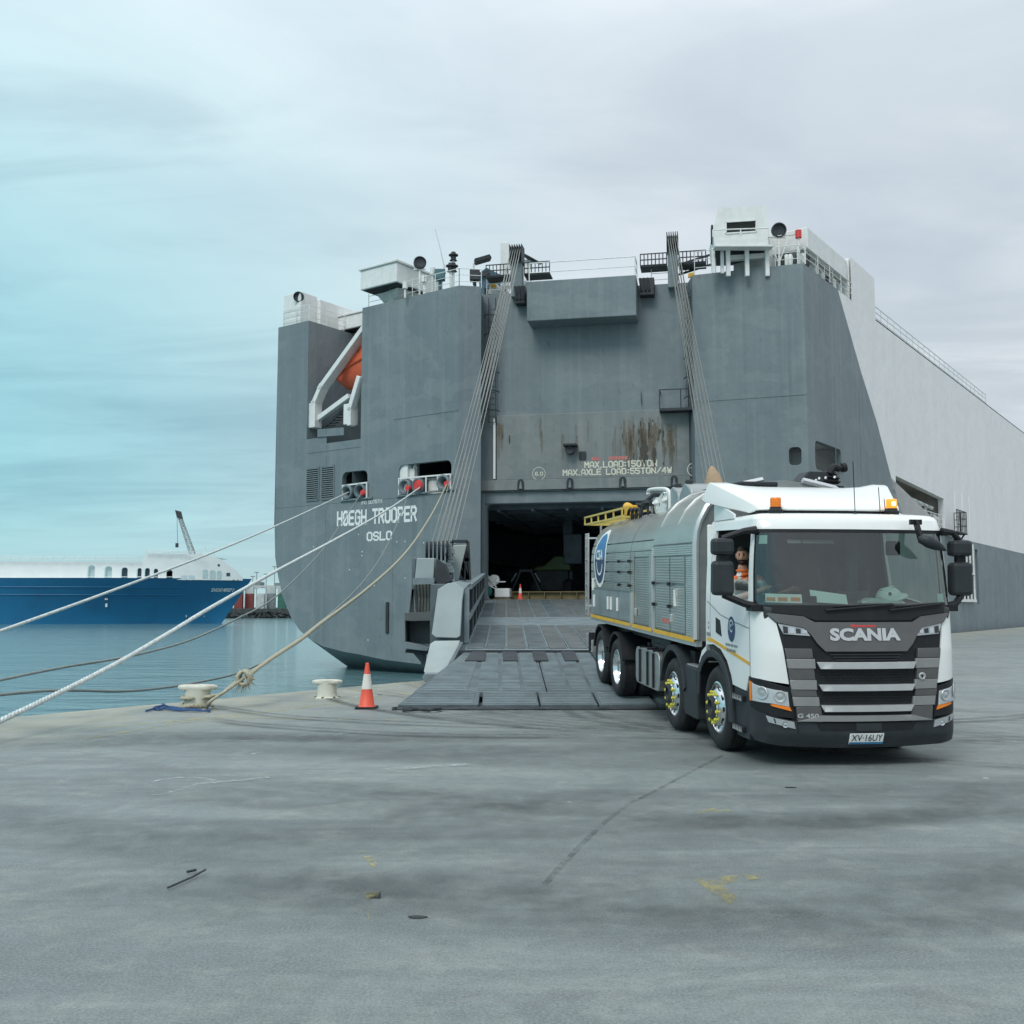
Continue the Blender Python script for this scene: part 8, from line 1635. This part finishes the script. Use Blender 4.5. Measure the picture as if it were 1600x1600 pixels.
# lattice crane behind the ferry
CY = 240.0
cr = thing('lattice_crane', 'tall lattice boom crane rising behind the ferry', 'crane', at(303, 955, CY)); CRM = mat('crane_paint', (.30, .34, .34), .6, 0, .2, 1)
def crane():
    b0, b1 = at(303, 872, CY), at(281, 808, CY); w0 = 1.0
    for sx in (-1, 1):
        for sy_ in (-1, 1): mb = MB(); mb.beam(b0 + V((sx * w0 * .6, sy_ * w0 * .6, 0)), b1 + V((sx * .35, sy_ * .35, 0)), .16, .16); mb.build('chord', CRM, cr)
    n = 11; mb = MB()
    for i in range(n):
        a, b = b0.lerp(b1, i / n), b0.lerp(b1, (i + 1) / n); k = .6 - .25 * i / n; s = 1 if i % 2 else -1
        for y in (-k, k): mb.beam(a + V((-s * k, y, 0)), b + V((s * k, y, 0)), .09, .09); mb.beam(b + V((-k, y, 0)), b + V((k, y, 0)), .08, .08)
    mb.build('lacing', CRM, cr)['kind'] = 'stuff'
    mb = MB(); mb.obox(b1 + V((-.2, 0, .6)), (.6, 0, -.15), (0, .6, 0), (-.25, 0, .9)); mb.build('boom_head', DARK, cr, bevel=.1)
    mb = MB(); mb.tube([b1 + V((-.7, 0, .8)), at(277.5, 852, CY)], .05, 4); mb.tube([b1, at(305, 866, CY)], .05, 4); mb.build('hoist_rope', DARK, cr); mb = MB(); mb.obox(at(276.5, 852, CY), (.3, 0, 0), (0, .3, 0), (0, 0, .5)); mb.build('hook_block', DARK, cr, bevel=.05)
    mb = MB(); mb.obox(at(305, 880, CY), (3, 0, 0), (0, 2, 0), (0, 0, 1.6)); mb.build('machinery_house', CRM, cr, bevel=.1); mb = MB(); mb.beam(at(305, 880, CY), Z(at(305, 880, CY), 0), 2, 2); mb.build('pedestal', CRM, cr)
crane()
# container quay with rock wall, stacked containers, gantry cranes
WY = 330.0
rk = MB(); rs = random.Random(21); ROCK = mat('dark_rock', (.055, .065, .065), .9, 0, .4, .8)
for i in range(520):
    x = rs.uniform((330 - 800) / 1600 * WY, (560 - 800) / 1600 * WY); h = rs.uniform(0, 1); p = V((x, WY - 3 + h * 4 + rs.uniform(-.5, .5), WATER_Z + .1 + h * 2.6)); s = rs.uniform(.5, 1.1)
    vs = [p + V((rs.uniform(-1, 1), rs.uniform(-1, 1), rs.uniform(-.7, .7))) * s for _ in range(6)]; rk.add(vs, [(0, 1, 2), (0, 2, 3), (0, 3, 4), (0, 4, 1), (5, 2, 1), (5, 3, 2), (5, 4, 3), (5, 1, 4)])
o = rk.build('rock_wall', ROCK); tag(o, 'dark rock wall along the far container quay', 'rock wall', kind='stuff')
mb = MB(); mb.box(-330, -20, WY - 1, WY + 600, -6, 1.2); tag(mb.build('far_quay', ROCK), 'far container quay across the water', None, kind='structure')
mb = MB(); mb.box(-900, -330, 520, 900, -6, 1.5); tag(mb.build('far_shore', ROCK), 'low far shore across the harbour', None, kind='structure')
CC = {'red': (.22, .055, .05), 'green': (.04, .16, .12), 'white': (.5, .55, .54), 'grey': (.2, .24, .25), 'blue': (.05, .14, .25)}
CM = {k: mat('container_' + k, v, .6, 0, .15, .8) for k, v in CC.items()}
def container(px, z, Y, L_, colr, lab):
    c = at(px, 940, Y); T_ = thing('shipping_container', lab, 'container', (c.x, Y, z), group='containers stacked on the far quay'); mb = MB(); mb.box(c.x - L_ / 2, c.x + L_ / 2, Y, Y + 2.4, z, z + 2.5); mb.build('shell', CM[colr], T_)
    mb = MB()
    for x in (c.x - L_ / 2, c.x + L_ / 2): mb.box(x - .12, x + .12, Y - .08, Y + .02, z, z + 2.5)
    for k in range(int(L_ / .8)): mb.box(c.x - L_ / 2 + .4 + k * .8 - .1, c.x - L_ / 2 + .4 + k * .8 + .1, Y - .05, Y, z + .2, z + 2.35)
    mb.build('corrugation', CM[colr], T_)['kind'] = 'stuff'
cols = ['red', 'red', 'grey', 'red', 'white', 'green', 'grey', 'blue', 'red', 'green']; i = 0
names = ['bottom', 'second', 'third']
spots = [(372, 3), (389, 3), (406, 2), (423, 3), (440, 3), (457, 2)]
for k, (px, nst) in enumerate(spots):
    where = ['nearest the ferry bow', 'second column from the ferry bow', 'third column from the ferry bow', 'fourth column from the ferry bow', 'column beside the grey hull', 'column hidden behind the grey hull'][k]
    for j in range(nst):
        cl = ['red', 'red', 'white', 'grey', 'green', 'blue'][k] if j < 2 else ['grey', 'white', 'red', 'white', 'white', 'red'][k]
        container(px, 1.2 + 2.5 * j, WY + 14 + (k % 2) * 3, 3.3 * WY / 1600 * 5 - 1.0, cl, f'{cl} container, {names[j]} tier, {where}'); i += 1
def gantry(px, Y, s, lab):
    c = at(px, 940, Y); T_ = thing('gantry_crane', lab, 'crane', (c.x, Y, 1.2), group='gantry cranes on the far quay')
    for sx in (-1, 1):
        for sy_ in (-1, 1): mb = MB(); mb.beam((c.x + sx * 3.6 * s, Y + sy_ * 4, 1.2), (c.x + sx * 3.4 * s, Y + sy_ * 4, 8.6), .5, .5); mb.build('leg', CM['white'], T_)
    for sy_ in (-1, 1): mb = MB(); mb.beam((c.x - 5.5 * s, Y + sy_ * 4, 8.8), (c.x + 5.5 * s, Y + sy_ * 4, 8.8), .6, .7); mb.build('beam', CM['white'], T_)
    mb = MB(); mb.box(c.x - 1, c.x + 1, Y - 3, Y + 3, 9.2, 10.4); mb.build('trolley', CM['grey'], T_)
gantry(405, WY + 30, 1.1, 'pale gantry crane over the containers beside the grey hull'); gantry(378, WY + 60, .9, 'pale gantry crane just right of the ferry bow'); gantry(436, WY + 44, 1.0, 'pale gantry crane half hidden by the grey hull')
for i, (px, h, Y) in enumerate(((400, 6, 400), (428, 9, 420), (437, 7, 410), (394, 5, 420), (415, 5, 390))):
    c = at(px, 945, Y); P_ = thing('lamp_mast', ['slim lamp mast above the second container column', 'tallest lamp mast near the grey hull', 'lamp mast touching the grey hull', 'short lamp mast right of the ferry bow', 'lamp mast over the third container column'][i], 'lamp mast', (c.x, Y, 1.2), group='lamp masts on the far quay'); mb = MB(); mb.tube([(c.x, Y, 1.2), (c.x, Y, 9 + h)], .14, 5); mb.build('pole', CM['grey'], P_); mb = MB(); mb.box(c.x - .9, c.x + .9, Y - .2, Y + .2, 9 + h, 9.3 + h); mb.build('lamp_head', CM['grey'], P_)
